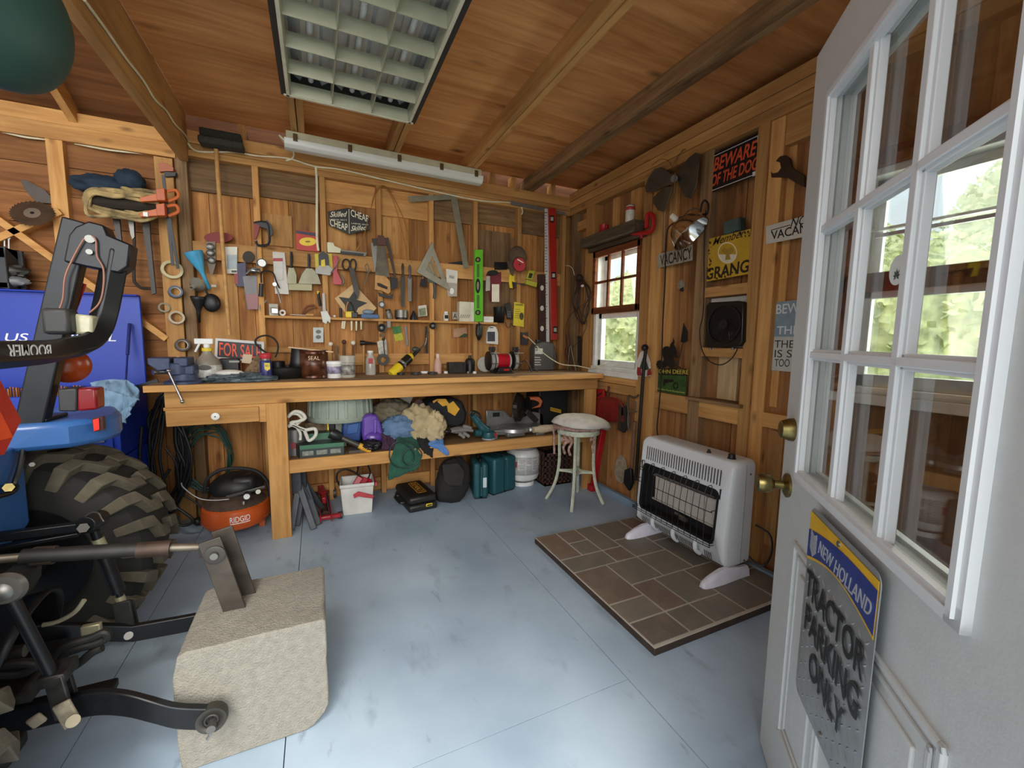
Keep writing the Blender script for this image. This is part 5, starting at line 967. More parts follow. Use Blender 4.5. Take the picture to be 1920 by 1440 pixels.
t = shelfthing('black_cup', 'black plastic tub with wire bail at the right end of the shelf', 'tub', 935); make('tub', B().lathe([(.044, 0), (.052, .13), (.054, .135), (.050, .135), (.042, .006)], (sx(935), 3.51, SZ+.001), n=24, cap=False), BLACK, t, solid=.002); make('bail', B().tube([(sx(921), 3.48, SZ+.125), (sx(925), 3.46, SZ+.15), (sx(945), 3.46, SZ+.15), (sx(948), 3.48, SZ+.125)], .002, 6, smooth=4), STEEL, t)
t = shelfthing('cordless_phone', 'dark grey handset standing right of the black tub', 'phone', 955); part('handset', [(946, 570), (955, 567), (960, 598), (950, 598)], mat('#2c2a2a', .4), t, -.03, .02, .003); kp = B()
for i in range(3):
    for j in range(3): kp.prism([bw(951+i*2.6, 583+j*4.4, -.0095), bw(952.8+i*2.6, 583+j*4.4, -.0095), bw(952.8+i*2.6, 586+j*4.4, -.0095), bw(951+i*2.6, 586+j*4.4, -.0095)], (0, -.0015, 0))
make('keypad', kp, mat('#6a6866', .5), t)
# ---------------------------------------------------------------- under the shelf
for k, (x, l) in enumerate(((643, 14), (646, 15), (659, 18), (668, 18), (677, 16))):
    flat('drill_bit', 'short flat steel bit hanging under the wall shelf left of the third stud', 'drill bit', [(x-2, 602), (x+2, 602), (x+1.5-(1 if k < 2 else 0), 602+l), (x-1.5-(2 if k < 2 else 0), 602+l)], mat('#8f8970', .4, .7), -.01, .006, 'steel bits under the wall shelf')
def castor(nm, lab, x, y, r, m2=STEEL):
    t = T(nm, lab, 'wheel', x, y+r/3.6*1000*0+10, .0); c0 = bw(x, y, .008); make('tyre', B().lathe([(r*.55, 0), (r*.95, 0), (r, .006), (r, .024), (r*.95, .03), (r*.55, .03)], c0, (0, -1, 0), 30, cap=False), BLACK, t, solid=.002); make('hub', B().lathe([(r*.56, .004), (r*.5, .022), (r*.2, .026), (0, .028)], c0, (0, -1, 0), 24), m2, t); return t
castor('castor_wheel', 'black rubber wheel with steel hub on the third stud under the shelf', 716, 615, .034)
castor('castor_wheel', 'grey wire wheel on the fourth stud under the shelf', 811, 611, .028, mat('#8b8676', .5, .5))
t = T('outlet_box', 'steel duplex outlet box on the second stud under the shelf', 'outlet', 596, 642, .0); part('plate', rect(587, 614, 606.5, 642), mat('#8d8f88', .45, .5), t, .0, .012)
for y in (622, 632): part('socket', ell(597, y, 5, 3.6, 16), mat('#5c5e58', .5), t, .012, .002)
t = T('outlet_box', 'dark outlet plate with an orange plug below the yellow tag', 'outlet', 982, 646, .0); part('plate', rect(976, 623, 989, 646), mat('#383838', .5), t, .0, .012)
t = T('extension_cord', 'cream cord with orange plug running from the dark outlet to the window sill', 'cord', 985, 640, .02); make('plug', B().bar(bw(981, 629, .02), bw(990, 634, .05), .02, .022), mat('#b96a2c', .5), t, bevel=.003)
make('cable', B().tube([bw(990, 632, .05), bw(1003, 645, .15), pt(1020, 663, Y=3.29), pt(1050, 682, Y=3.26), pt(1082, 686, X=2.1), pt(1110, 691, X=2.17), pt(1128, 684, X=2.19), pt(1138, 680, X=2.22)], .0045, 8, smooth=6), WIRE, t)
t = T('seed_card', 'green and yellow card pinned between the third and fourth studs', 'card', 746, 640); part('green_half', [(735, 613), (751, 611), (753, 624), (738, 627)], mat('#3f7a3c', .6, var=.3, sc_=40), t, -.07, .004); part('yellow_half', [(738, 627), (753, 622), (757, 637), (741, 640)], mat('#b3b02c', .6, var=.2, sc_=40), t, -.07, .004)
flat('slim_wrench', 'slim combination wrench hanging right of the green card', 'wrench', [(757, 613), (763, 612), (763, 622), (766, 648), (761, 648), (759, 624)], STEEL, -.06, .006)
flat('hacksaw_blade', 'thin dark blade hanging left of the fourth stud', 'blade', [(797, 612), (801, 612), (802, 675), (798, 675)], DARK, -.06, .003)
t = T('pink_plaque', 'pinkish board cut-out with green corner between fourth and fifth studs', 'plaque', 861, 634); part('plate', [(849, 616), (874, 614), (876, 631), (850, 633)], mat('#b08a6a', .7, var=.15), t, -.07, .005); part('green_corner', [(866, 628), (871, 625), (876, 626), (876, 632), (860, 632)], mat('#3d4a34', .6), t, -.065, .001)
lump('rubber_grip', 'black rubber bundle hanging below the green level', 'grip', bw(898, 620, .01), (.026, .018, .07), BLACK, 3, .25, 3)
t = T('glue_bottle_card', 'white bottle-shaped card with black printing under the shelf', 'bottle', 921, 645); part('bottle', [(910, 644), (911, 622), (914, 613), (921, 611), (928, 613), (932, 624), (932, 646)], mat('#dedad0', .5), t, -.06, .03, .004); part('print', [(914, 622), (928, 622), (928, 640), (914, 640)], mat('#3b3b44', .6, var=.5, sc_=70), t, -.029, .001); part('hang_slot', rect(918, 613.5, 925, 615), BLACK, t, -.029, .001)
one('hook_cluster', 'small dark wire hooks under the right end of the shelf', 'hooks', B().tube([bw(x, y, -.01) for x, y in ((948, 604), (950, 612), (955, 614), (958, 606), (962, 612), (966, 606))], .003, 6, smooth=3), IRON)
# hammers in the lower rail
def hammer(lab, x, y, y1, hm, hd, r=.022, head='round'):
    t = T('hammer', lab, 'hammer', x, y1, .0); make('handle', rodx([(x, y+4), (x, (y+y1)/2), (x+.5, y1)], [.009, .010, .012], -.01), hm, t)
    if head == 'round': make('head', B().sph(bw(x, y, .0), (r, r*.9, r), 16, 10), hd, t)
    else: make('head', B().cyl(bw(x-7, y, -.01), bw(x+2, y, -.01), .019, n=18).cyl(bw(x+2, y, -.01), bw(x+24, y+1, -.01), .014, .006, n=12), hd, t)
hammer('hammer with a white ball end, leftmost on the lower rail', 620, 645, 690, WOODH, mat('#dcd6c6', .5), .016)
hammer('wooden mallet with a dark round head on the lower rail', 645, 641, 685, mat('#6a4428', .6), mat('#4a2e20', .6), .017)
hammer('mallet with a pale rubber head on the lower rail', 662, 643, 685, mat('#6a4428', .6), mat('#cfc8b6', .5), .018)
hammer('black headed hammer with long wooden handle, right of the mallets', 682, 643, 702, WOODH, mat('#1f1e1c', .4, .3), .02, 'claw')
flat('lower_rail_strip', 'short dark handle hanging between the white ball hammer and mallet', 'handle', [(628, 648), (633, 648), (632, 680), (628, 680)], mat('#6d5436', .7), -.02, .012)
t = T('electrical_tape', 'roll of black tape hanging low on the third stud', 'tape', 718, 684, .0); make('roll', B().lathe([(.024, 0), (.046, 0), (.046, .022), (.024, .022), (.024, 0)], bw(718, 674, .008), (0, -1, 0), 32, cap=False), mat('#2c2b28', .4), t)
t = T('hook_package', 'foil package with a long hook on the third stud above the black tape', 'package', 717, 668, .0); part('foil', [(707, 640), (724, 636), (727, 665), (710, 664)], mat('#9c988c', .25, .6, var=.4, sc_=40), t, .0, .006); make('hook', rodx([(719, 636), (720, 652), (722, 668)], .004, .02), IRON, t); make('hook_head', B().sph(bw(719, 636, .02), .012, 12, 8), DARK, t)
flat('small_plaque', 'tiny brown plaque under the wheel on the third stud', 'plaque', rect(711, 625, 722, 632), mat('#6d4a2c', .6), .001, .006)
# ---------------------------------------------------------------- things standing on the bench top
BZ = 1.001
def hx_(px, Y): return pt(px, 700, Y=Y).x
def hz(py, Y, px=700): return pt(px, py, Y=Y).z
def on(nm, lab, cat, px, Y, z=BZ, group=None): return thing(nm, lab, cat, (hx_(px, Y), Y, z), group)
def pprism(pts, Y, th): return B().prism([pt(x, y, Y=Y) for x, y in pts], (0, th, 0))
# vise
VB = mat('#3c4560', .5, .2, var=.2, sc_=40)
t = on('bench_vise', 'blue-grey bench vise with chrome lever on the left bench corner', 'vise', 340, 2.97)
vx, vy = hx_(343, 2.98), 3.0
make('base', B().lathe([(.095, 0), (.095, .012), (.07, .02), (.062, .04), (.062, .055)], (vx, vy, BZ), n=28), VB, t)
make('body', B().box(vx-.045, vx+.06, vy-.05, vy+.12, BZ+.05, BZ+.105).cyl((vx-.02, vy-.02, BZ+.05), (vx-.02, vy-.02, BZ+.12), .05), VB, t, bevel=.008)
make('fixed_jaw', B().box(vx-.03, vx+.035, vy-.065, vy+.085, BZ+.10, BZ+.15), VB, t, bevel=.006)
make('moving_jaw', B().prism([(vx-.145, vy-.065, BZ+.15), (vx-.045, vy-.065, BZ+.15), (vx-.045, vy-.065, BZ+.085), (vx-.10, vy-.065, BZ+.075), (vx-.145, vy-.065, BZ+.115)], (0, .14, 0)), VB, t, bevel=.006)
make('slide', B().box(vx-.10, vx-.03, vy-.02, vy+.03, BZ+.06, BZ+.095), STEEL, t, bevel=.003)
q0 = Vector((vx-.115, vy-.09, BZ+.07)); make('screw', B().cyl((vx-.06, vy-.01, BZ+.07), (vx-.125, vy-.06, BZ+.07), .014), CHROME, t)
make('lever', B().cyl(pt(316, 696, Y=2.9), pt(342, 752, Y=2.87), .0065, n=12).sph(pt(316, 695, Y=2.9), .011).sph(pt(342, 753, Y=2.87), .011), CHROME, t)
# spray bottle
t = on('spray_bottle', 'grey and white spray bottle with white trigger beside the vise', 'spray bottle', 391, 3.12)
bx = hx_(391, 3.12); by = 3.12
make('bottle', B().lathe([(.068, 0), (.072, .01), (.072, .06), (.07, .10), (.058, .13), (.034, .155), (.024, .175), (.024, .185)], (bx, by, BZ), n=28), mat('#8f8678', .35, var=.1), t)
make('label_wrap', B().lathe([(.0728, .012), (.0728, .06), (.071, .098)], (bx, by, BZ), n=28, cap=False), mat('#c9c6bd', .5, var=.25, sc_=50), t, solid=.0006)
make('label_badge', B().prism([(bx-.004+.034*math.cos(a*.2618), by-.0735, BZ+.085+.016*math.sin(a*.2618)) for a in range(24)], (0, -.001, 0)), mat('#4a463e', .5), t)
make('neck_band', B().cyl((bx, by, BZ+.182), (bx, by, BZ+.20), .028), YEL, t)
make('trigger_head', B().cyl((bx, by, BZ+.2), (bx, by, BZ+.225), .017).box(bx-.06, bx+.035, by-.014, by+.014, BZ+.224, BZ+.258).bar((bx-.035, by, BZ+.228), (bx-.06, by, BZ+.175), .012, .016, (1, 0, 0)), mat('#e2e2dd', .4), t, bevel=.004)
# FOR SALE sign
t = on('for_sale_sign', 'black and orange FOR SALE sign with white border leaning on the bench', 'sign', 450, 3.42)
sgn = [(404, 634), (495, 641), (496, 680), (402, 672)]
make('sheet', pprism(sgn, 3.40, .004), mat('#cfcdc6', .5), t); make('black_field', pprism([(408.5, 639), (490, 645.5), (491, 677), (407.5, 669)], 3.3985, .001), BLACK, t)
a, e = pt(411, 666.5, Y=3.397), pt(488, 673, Y=3.397); h = pt(411, 641.5, Y=3.397)-pt(411, 666.5, Y=3.397)
text('FOR SALE', t, a, e-a, h, mat('#e2512c', .5), bold=.01)
for k in range(1): make('bag_of_hardware', B().sph((hx_(450, 3.1), 3.06, BZ+.012), (.18, .07, .022), 40, 14, .4, 6, 4, BZ), mat('#6f7f86', .25, var=.5, sc_=40, alpha=.8), None) if 0 else None
lump('hardware_bag', 'crumpled clear bag of grey hardware lying on the bench behind the vise', 'bag', (hx_(448, 3.05), 3.05, BZ+.012), (.155, .075, .032), mat('#5f6c72', .22, .2, var=.5, sc_=50), 4, .45, 5, BZ)
one('soap_bar', 'smooth white oblong pack lying on the crumpled hardware bag', 'pack', B().sph((hx_(431, 3.06), 3.04, BZ+.052), (.075, .035, .020), 24, 14), mat('#d2cdc4', .35))
t = on('small_radio', 'black box with silver trim standing under the for-sale sign', 'radio', 432, 3.25); make('case', B().box(hx_(414, 3.25), hx_(450, 3.25), 3.22, 3.30, BZ, BZ+.13), BLACK, t, bevel=.004); make('trim_bar', B().box(hx_(430, 3.2), hx_(449, 3.2), 3.214, 3.22, BZ+.105, BZ+.117), STEEL, t)
t = on('note_pad', 'cream paper pad propped behind the bristle brush on the bench', 'pad', 464, 3.22); make('sheets', pprism([(456, 664), (473, 665), (471, 682), (453, 680)], 3.18, .006), mat('#c9b596', .7), t)
t = on('bench_brush', 'brown bristle bench brush leaning by the spray can', 'brush', 478, 3.18); make('bristles', B().prism([pt(x, y, Y=3.13) for x, y in ((459, 695), (480, 667), (488, 668), (489, 700), (465, 700))], (0, .04, 0)), mat('#8a7052', .9, var=.5, sc_=70, bump=.8), t); make('block', B().prism([pt(x, y, Y=3.12) for x, y in ((474, 676), (482, 666), (488, 668), (487, 674))], (0, .05, 0)), mat('#6b5136', .7), t)
t = on('spray_can', 'blue and yellow spray can with red cap on the bench', 'spray can', 499, 3.06); cx_ = hx_(499, 3.06)
make('can', B().lathe([(.032, 0), (.034, .004), (.034, .115), (.026, .128)], (cx_, 3.06, BZ), n=26), mat('#2b2f66', .3), t); make('shield', B().prism([(cx_+.0-.004+u, 3.0245-.0002, BZ+v) for u, v in ((0, .11), (.03, .11), (.03, .075), (.015, .06), (0, .075))], (0, -.001, 0)), YEL, t); text('WD', t, (cx_-.001, 3.023, BZ+.085), (.024, 0, 0), (0, 0, .016), BLACK)
make('collar', B().cyl((cx_, 3.06, BZ+.126), (cx_, 3.06, BZ+.136), .028), STEEL, t); make('cap', B().lathe([(.028, 0), (.033, .01), (.033, .025), (.024, .034), (0, .036)], (cx_, 3.06, BZ+.136), n=24), mat('#b8303a', .4), t)
make('straw', B().cyl((cx_-.01, 3.06, BZ+.168), (cx_+.03, 3.05, BZ+.170), .003), mat('#b8303a', .4), t)
t = on('drain_pan', 'black oil drain pan with raised spout behind the spray can', 'drain pan', 535, 3.22)
dp = B(); ox = hx_(536, 3.2); dp.lathe([(.12, 0), (.15, .035), (.155, .07), (.16, .072), (.155, .078), (.148, .074), (.14, .04), (.11, .012), (0, .01)], (ox, 3.22, BZ), n=36, cap=False); make('pan', dp, BLACK, t)
make('spout', B().lathe([(.06, 0), (.05, .06), (.045, .14), (.048, .15)], (hx_(560, 3.2), 3.2, BZ+.05), (.05, 0, 1), 20, cap=False), BLACK, t, solid=.003); make('grip_bump', B().cyl((hx_(521, 3.25), 3.28, BZ+.06), (hx_(521, 3.25), 3.28, BZ+.11), .045), BLACK, t, bevel=.006)
one('looped_strap', 'dark plastic strap arching up from the bench behind the drain pan', 'strap', B().tube([pt(x, y, Y=3.38) for x, y in ((504, 664), (490, 655), (479, 643), (482, 634), (497, 629), (511, 633), (520, 643), (521, 656), (516, 670))], .006, 8, smooth=6), mat('#241d19', .5))
# can of stain with stir stick
t = on('sealer_can', 'large brown metal can of wood sealer with drips on the bench', 'can', 590, 3.14); cx_ = hx_(590, 3.14); cm = mat('#4f2a1a', .25, .5, var=.35, sc_=12)
make('can', B().lathe([(.086, 0), (.088, .004), (.086, .008), (.086, .178), (.089, .182), (.087, .188), (.078, .186)], (cx_, 3.14, BZ), n=36), cm, t); lb_ = B()
for k in range(13):
    a = math.radians(222+k*7); lb_.add([], []) if 0 else None
make('label_wrap', B().lathe([(.0868, .02), (.0868, .165)], (cx_, 3.14, BZ), n=36, cap=False), mat('#5b3722', .3, .3, var=.7, sc_=22), t, solid=.0004); text('SEAL', t, (cx_-.035, 3.0515, BZ+.125), (.07, 0, 0), (0, 0, .026), mat('#c8a888', .5))
make('lid', B().lathe([(.078, .183), (.07, .181), (0, .182)], (cx_, 3.14, BZ), n=30, cap=False), STEEL, t)
one('stir_stick', 'pale paint stir stick lying across the brown sealer can', 'stick', B().bar(pt(541, 651, Y=3.12), pt(625, 660, Y=3.10), .02, .008, (0, 1, 0)), mat('#c9a984', .7))
t = on('spackle_tub', 'white plastic tub with printed label right of the sealer can', 'tub', 627, 3.12); cx_ = hx_(627, 3.12); make('tub', B().lathe([(.046, 0), (.052, .095), (.05, .1)], (cx_, 3.12, BZ), n=28), mat('#cfccc4', .5), t); make('lid', B().lathe([(.056, .096), (.056, .112), (.05, .115), (0, .115)], (cx_, 3.12, BZ), n=28), WHITE, t); make('label_print', B().lathe([(.0495, .03), (.0525, .08)], (cx_, 3.12, BZ), n=28, cap=False), mat('#8b8498', .5, var=.8, sc_=24), t, solid=.0005)
t = on('clear_jar', 'ribbed clear plastic jar with white label right of the white tub', 'jar', 652, 3.12); cx_ = hx_(652, 3.12); make('jar', B().lathe([(.046, 0), (.05, .01), (.048, .10), (.052, .105), (.052, .15), (.05, .152)], (cx_, 3.12, BZ), n=26), mat('#b5b0a2', .2, alpha=.75), t); make('dark_label', B().lathe([(.0505, .02), (.0495, .09)], (cx_, 3.12, BZ), n=26, cap=False), mat('#7f7c74', .4, var=.9, sc_=30), t, solid=.0005)
t = on('clear_bottle', 'clear plastic bottle with red label standing left of the third stud', 'bottle', 695, 3.3); cx_ = hx_(695, 3.3); make('bottle', B().lathe([(.036, 0), (.038, .01), (.036, .10), (.028, .13), (.02, .148), (.02, .165)], (cx_, 3.3, BZ), n=24), mat('#b2ad9f', .2, var=.1, alpha=.8), t); make('label_patch', B().box(cx_-.018, cx_+.014, 3.2605, 3.2625, BZ+.085, BZ+.125), mat('#a5322c', .5), t); make('cap', B().cyl((cx_, 3.3, BZ+.165), (cx_, 3.3, BZ+.18), .021), mat('#d5d1c6', .4), t)
# blow torch leaning on the wall
t = on('blow_torch', 'yellow and black propane torch leaning diagonally against the fourth stud', 'torch', 745, 3.3)
p0, p1 = pt(733, 702, Y=3.28), pt(764, 674, Y=3.36); ax = p1-p0; L = ax.length
make('cylinder', B().lathe([(.025, 0), (.036, .012), (.036, L*.55)], p0, ax, 26), YEL, t); make('black_wrap', B().lathe([(.0362, L*.52), (.0365, L*1.02), (.036, L*1.1)], p0, ax, 26), mat('#1d1b1a', .3), t); make('yellow_shoulder', B().lathe([(.037, L*1.1), (.034, L*1.2), (.015, L*1.32)], p0, ax, 26), YEL, t)
make('print_band', B().lathe([(.0366, L*.62), (.0366, L*.72)], p0, ax, 26, cap=False), mat('#8f8c84', .4, var=.9, sc_=60), t, solid=.0004)
make('handle', B().tube([pt(771, 671, Y=3.36), pt(780, 661, Y=3.38), pt(786, 655, Y=3.39)], .014, 12, smooth=4), BLACK, t); make('regulator', B().sph(pt(779, 655, Y=3.38), (.03, .02, .022), 16, 10), mat('#3a3f36', .4), t)
make('burner_tube', B().tube([pt(784, 657, Y=3.39), pt(796, 646, Y=3.40), pt(799, 632, Y=3.42)], .007, 12, smooth=4), CHROME, t); make('tip', B().cyl(pt(799, 634, Y=3.42), pt(802, 621, Y=3.43), .010), IRON, t)
for x, w_, lab, m_ in ((752, .03, 'round black lid with silver rim by the torch base', BLACK), (780, .04, 'wider black lid on the bench right of the torch', DARK), (811, .038, 'third black lid, beside the pink bottle', DARK)):
    one('jar_lid', lab, 'lid', B().lathe([(w_*.9, 0), (w_, .003), (w_, .014), (w_*.92, .017), (w_*.86, .006), (0, .006)], (hx_(x, 3.22), 3.22, BZ), n=26), m_)
one('bottle_cap', 'small white plastic cap between the two black lids', 'cap', B().lathe([(.03, 0), (.032, .006), (.03, .016), (0, .018)], (hx_(796, 3.33), 3.33, BZ), n=22), WHITE)
t = on('glue_bottle', 'pale pink squeeze bottle with white neck on the bench', 'bottle', 821, 3.28); cx_ = hx_(821, 3.28); make('bottle', B().lathe([(.028, 0), (.030, .01), (.028, .09), (.016, .12), (.014, .128)], (cx_, 3.28, BZ), n=22), mat('#cda392', .5), t); make('nozzle', B().lathe([(.014, .128), (.012, .155), (0, .158)], (cx_, 3.28, BZ), n=16), mat('#d8c5b8', .4), t)
for x, Y, r, lab in ((836, 3.26, .016, 'little white cap right of the pink bottle'), (878, 3.2, .013, 'small silver cap right of the black box'), (890, 3.19, .014, 'white bottle cap left of the bench grinder')): one('bottle_cap', lab, 'cap', B().lathe([(r, 0), (r*1.05, .004), (r, .018), (0, .02)], (hx_(x, Y), Y, BZ), n=18), WHITE if x != 878 else STEEL)
t = on('battery_charger', 'dull black box with screen on the bench below the fifth stud', 'charger', 858, 3.26); make('case', B().box(hx_(843, 3.24), hx_(874, 3.24), 3.24, 3.33, BZ, BZ+.088), mat('#232321', .5), t, bevel=.004); make('screen', B().box(hx_(845, 3.24), hx_(867, 3.24), 3.236, 3.24, BZ+.012, BZ+.08), mat('#35352f', .3, var=.4, sc_=60), t)
t = on('router_motor', 'small black motor with finned top right of the black box', 'motor', 881, 3.36); cx_ = hx_(881, 3.36); make('body', B().lathe([(.04, 0), (.042, .09), (.03, .11), (.014, .115), (.014, .125)], (cx_, 3.36, BZ), n=20), BLACK, t); make('knob', B().cyl((cx_, 3.36, BZ+.125), (cx_, 3.36, BZ+.14), .012), DARK, t)
# bench grinder
t = on('bench_grinder', 'red bench grinder with two wheels and clear eye shields on the bench', 'grinder', 942, 3.2); gx, gy = hx_(942, 3.2), 3.2; gw = hx_(985, 3.2)-hx_(903, 3.2)
make('base', B().box(gx-.085, gx+.075, gy-.08, gy+.08, BZ, BZ+.012).prism([(gx-.07, gy-.07, BZ+.012), (gx+.06, gy-.07, BZ+.012), (gx+.05, gy-.07, BZ+.05), (gx-.055, gy-.07, BZ+.05)], (0, .12, 0)), BLACK, t, bevel=.004)
make('motor', B().lathe([(.03, -.002), (.058, .004), (.06, .012), (.06, .113), (.058, .121), (.03, .127)], (gx-.07, gy, BZ+.10), (1, 0, 0), 32), mat('#b3182a', .28, coat=.2), t); make('motor_band', B().lathe([(.0605, .0), (.0605, .014)], (gx-.075, gy, BZ+.10), (1, 0, 0), 32).lathe([(.0608, .0), (.0608, .014)], (gx+.045, gy, BZ+.10), (1, 0, 0), 32), mat('#b9b6b0', .4), t)
for s_, x0 in ((0, gx-.135), (1, gx+.075)):
    w_ = make('wheel_guard', B().lathe([(.055, 0), (.078, .004), (.08, .012), (.08, .040), (.072, .046), (.05, .046)], (x0, gy, BZ+.10), (1, 0, 0), 32), BLACK, t); make('stone_wheel', B().cyl((x0+.01, gy-.012, BZ+.10), (x0+.036, gy-.012, BZ+.10), .076, n=32), mat('#8c8a84', .9), w_)
    make('eye_shield', B().box(x0-.006, x0+.06, gy-.12, gy-.08, BZ+.165, BZ+.172), mat('#9fa39a', .1, alpha=.5), t); make('shield_bracket', B().bar((x0+.02, gy-.05, BZ+.16), (x0+.02, gy-.09, BZ+.21), .03, .02).box(x0, x0+.045, gy-.07, gy-.02, BZ+.185, BZ+.215), mat('#2b2c2e', .5), t, bevel=.005)
    make('tool_rest', B().box(x0-.002, x0+.05, gy-.12, gy-.085, BZ+.082, BZ+.088), STEEL, t)
make('badge', B().box(gx-.02, gx+.03, gy-.0715, gy-.0705, BZ+.022, BZ+.038), RED, t)
one('leaning_disc', 'pale disc standing behind the left grinder wheel', 'disc', B().cyl((hx_(910, 3.3), 3.31, BZ+.066), (hx_(910, 3.3)+.006, 3.325, BZ+.067), .064, n=30), mat('#a9a49a', .6))
one('grinder_cord', 'coiled black power cord lying right of the bench grinder', 'cord', B().tube([pt(x, y, Y=3.2) for x, y in ((968, 700), (978, 680), (985, 676), (993, 686), (1000, 703), (1008, 700), (1004, 693), (990, 694), (996, 704), (985, 702), (966, 703))], .0045, 8, smooth=6), BLACK)
t = on('motor_oil_jug', 'dark grey motor oil jug with white label in the bench corner', 'jug', 1021, 3.36); x0, x1 = hx_(1001, 3.33), hx_(1040, 3.33); zt = hz(640, 3.36, 1020)
make('jug', B().prism([(x0, 3.33, BZ), (x1, 3.33, BZ), (x1, 3.33, zt-.05), (x1-.02, 3.33, zt-.01), (x0+.09, 3.33, zt), (x0+.02, 3.33, zt-.02), (x0, 3.33, zt-.06)], (0, .1, 0)), mat('#4a4744', .45), t, bevel=.012)
make('label_panel', B().box(x0+.008, x0+.085, 3.327, 3.33, BZ+.15, BZ+.20), mat('#c9c5bc', .5), t); make('grip', B().tube([(x1-.012, 3.34, BZ+.03), (x1-.006, 3.325, BZ+.06), (x1-.006, 3.325, BZ+.14), (x1-.02, 3.34, zt-.05)], .009, 8, smooth=4), mat('#3c3a38', .45), t)
text('NO.1', t, (x0+.012, 3.3255, BZ+.18), (.032, 0, 0), (0, 0, .014), BLACK); pl = B()
for k in range(4): pl.box(x0+.006, x0+.07-.01*(k % 2), 3.3275, 3.33, BZ+.05+k*.022, BZ+.058+k*.022)
make('white_print', pl, mat('#b9b6b0', .5), t, smooth=False); make('cap', B().cyl((x0+.06, 3.38, zt-.004), (x0+.06, 3.38, zt+.016), .022), BLACK, t)
# ---------------------------------------------------------------- below the bench, on the lower shelf
SH = .4955
def ons(nm, lab, cat, px, Y): return thing(nm, lab, cat, (hx_(px, Y), Y, SH))
GREENB = mat('#26312c', .4, var=.1)
def carton(lab, x0, x1, Y, z, h, dep, skew=.0):
    a, e = pt(x0, 830, Y=Y).x, pt(x1, 830, Y=Y).x; t = thing('tool_carton', lab, 'box', ((a+e)/2, Y, z)); 
    make('carton', B().prism([(a, Y, z), (e, Y, z), (e, Y, z+h), (a, Y, z+h)], (-.03, dep, 0)), GREENB, t, bevel=.0015)
    make('green_top_band', B().box(a+.002, e-.002, Y-.0012, Y, z+h*.68, z+h*.98), mat('#33694a', .4), t)
    for k in range(3): make('photo_panel', B().box(a+(e-a)*(.06+.31*k), a+(e-a)*(.30+.31*k), Y-.002, Y, z+h*.18, z+h*.52), mat('#77796f', .5, var=.4, sc_=60), t)
    return t
carton('dark green printed tool carton, front one on the lower shelf', 561, 645, 2.97, SH, .085, .1)
carton('second green tool carton lying behind and above the front carton', 576, 627, 3.08, SH, .135, .12)
t = ons('white_rope', 'bundle of white rope hanging at the left end of the lower shelf', 'rope', 565, 3.0)
one_ = B().tube([pt(x, y, Y=3.0) for x, y in ((540, 782), (552, 772), (565, 774), (572, 784), (560, 790), (545, 793), (556, 800), (572, 806), (590, 804), (592, 816), (580, 826), (574, 815), (570, 806), (560, 802), (548, 797), (540, 800))], .011, 10, smooth=6); make('coil', one_, mat('#c9c6b8', .8, var=.15, sc_=60), t)
make('tail', B().tube([pt(x, y, Y=3.01) for x, y in ((541, 778), (556, 776), (566, 786), (556, 798), (563, 812), (563, 825))], .009, 10, smooth=6), mat('#c9c6b8', .8, var=.15, sc_=60), t)
t = ons('paint_can', 'silver tin can with red mark at the left end of the lower shelf', 'can', 550, 3.1); make('can', B().lathe([(.07, 0), (.07, .17), (.066, .175)], (hx_(548, 3.12), 3.12, SH), n=28), mat('#7c7a76', .35, .6), t); make('red_mark', B().cyl((hx_(545, 3.05), 3.05, SH+.07), (hx_(545, 3.05), 3.049-.002, SH+.07), .022), mat('#7d2630', .5), t)
t = thing('plastic_tub', 'pale grey-green ribbed plastic tub set upside down at the back of the lower shelf', 'tub', (hx_(640, 3.22), 3.24, .73)); cx_ = hx_(638, 3.2)
one_ = B(); n = 60; prof = [(.205, .70), (.221, .695), (.225, .71), (.213, .725), (.206, .83), (.204, .86)]
one_.lathe(prof, (cx_, 3.25, 0), n=n); make('tub', one_, mat('#8d9688', .6, var=.12, sc_=8), t)
for k in range(12):
    a = math.radians(180+k*16); make('rib', B().bar((cx_+.215*math.cos(a), 3.25+.215*math.sin(a), .726), (cx_+.208*math.cos(a), 3.25+.208*math.sin(a), .85), .02, .012, (-math.sin(a), math.cos(a), 0)), mat('#8d9688', .6, var=.12, sc_=8), t, bevel=.003)
t = ons('straw_box', 'box of brown straw-like wood under the grey tub', 'box', 590, 3.2); make('contents', B().box(hx_(568, 3.2), hx_(610, 3.2), 3.16, 3.4, SH, .690), mat('#6a5843', .9, var=.5, sc_=45, bump=.8), t); make('yellow_end', B().box(hx_(610, 3.2), hx_(613, 3.2), 3.159, 3.35, SH, .690), YEL, t)
t = ons('yellow_carton', 'small black and yellow carton under the grey tub', 'box', 618, 3.25); make('carton', B().box(hx_(614, 3.2), hx_(624, 3.2), 3.2, 3.3, SH, .688), BLACK, t); make('yellow_face', B().box(hx_(616, 3.2), hx_(623.5, 3.2), 3.1985, 3.2, SH+.06, SH+.12), mat('#c79a26', .5), t)
one('grey_carton', 'pale grey carton beside the yellow carton under the tub', 'box', B().box(hx_(626, 3.2), hx_(646, 3.2), 3.2, 3.32, SH, .688), mat('#8b8f80', .7))
t = ons('blue_jug', 'dark blue plastic container between the grey tub and purple jug', 'container', 662, 3.12); make('body', B().prism([pt(x, y, Y=3.12) for x, y in ((643, 788), (680, 784), (676, 828), (640, 826))], (0, .15, 0)), mat('#1e3f78', .35), t, bevel=.012); make('moulded_band', B().prism([pt(x, y, Y=3.118) for x, y in ((652, 796), (674, 792), (670, 812), (650, 814))], (0, -.006, 0)), mat('#27508c', .35), t, bevel=.003)
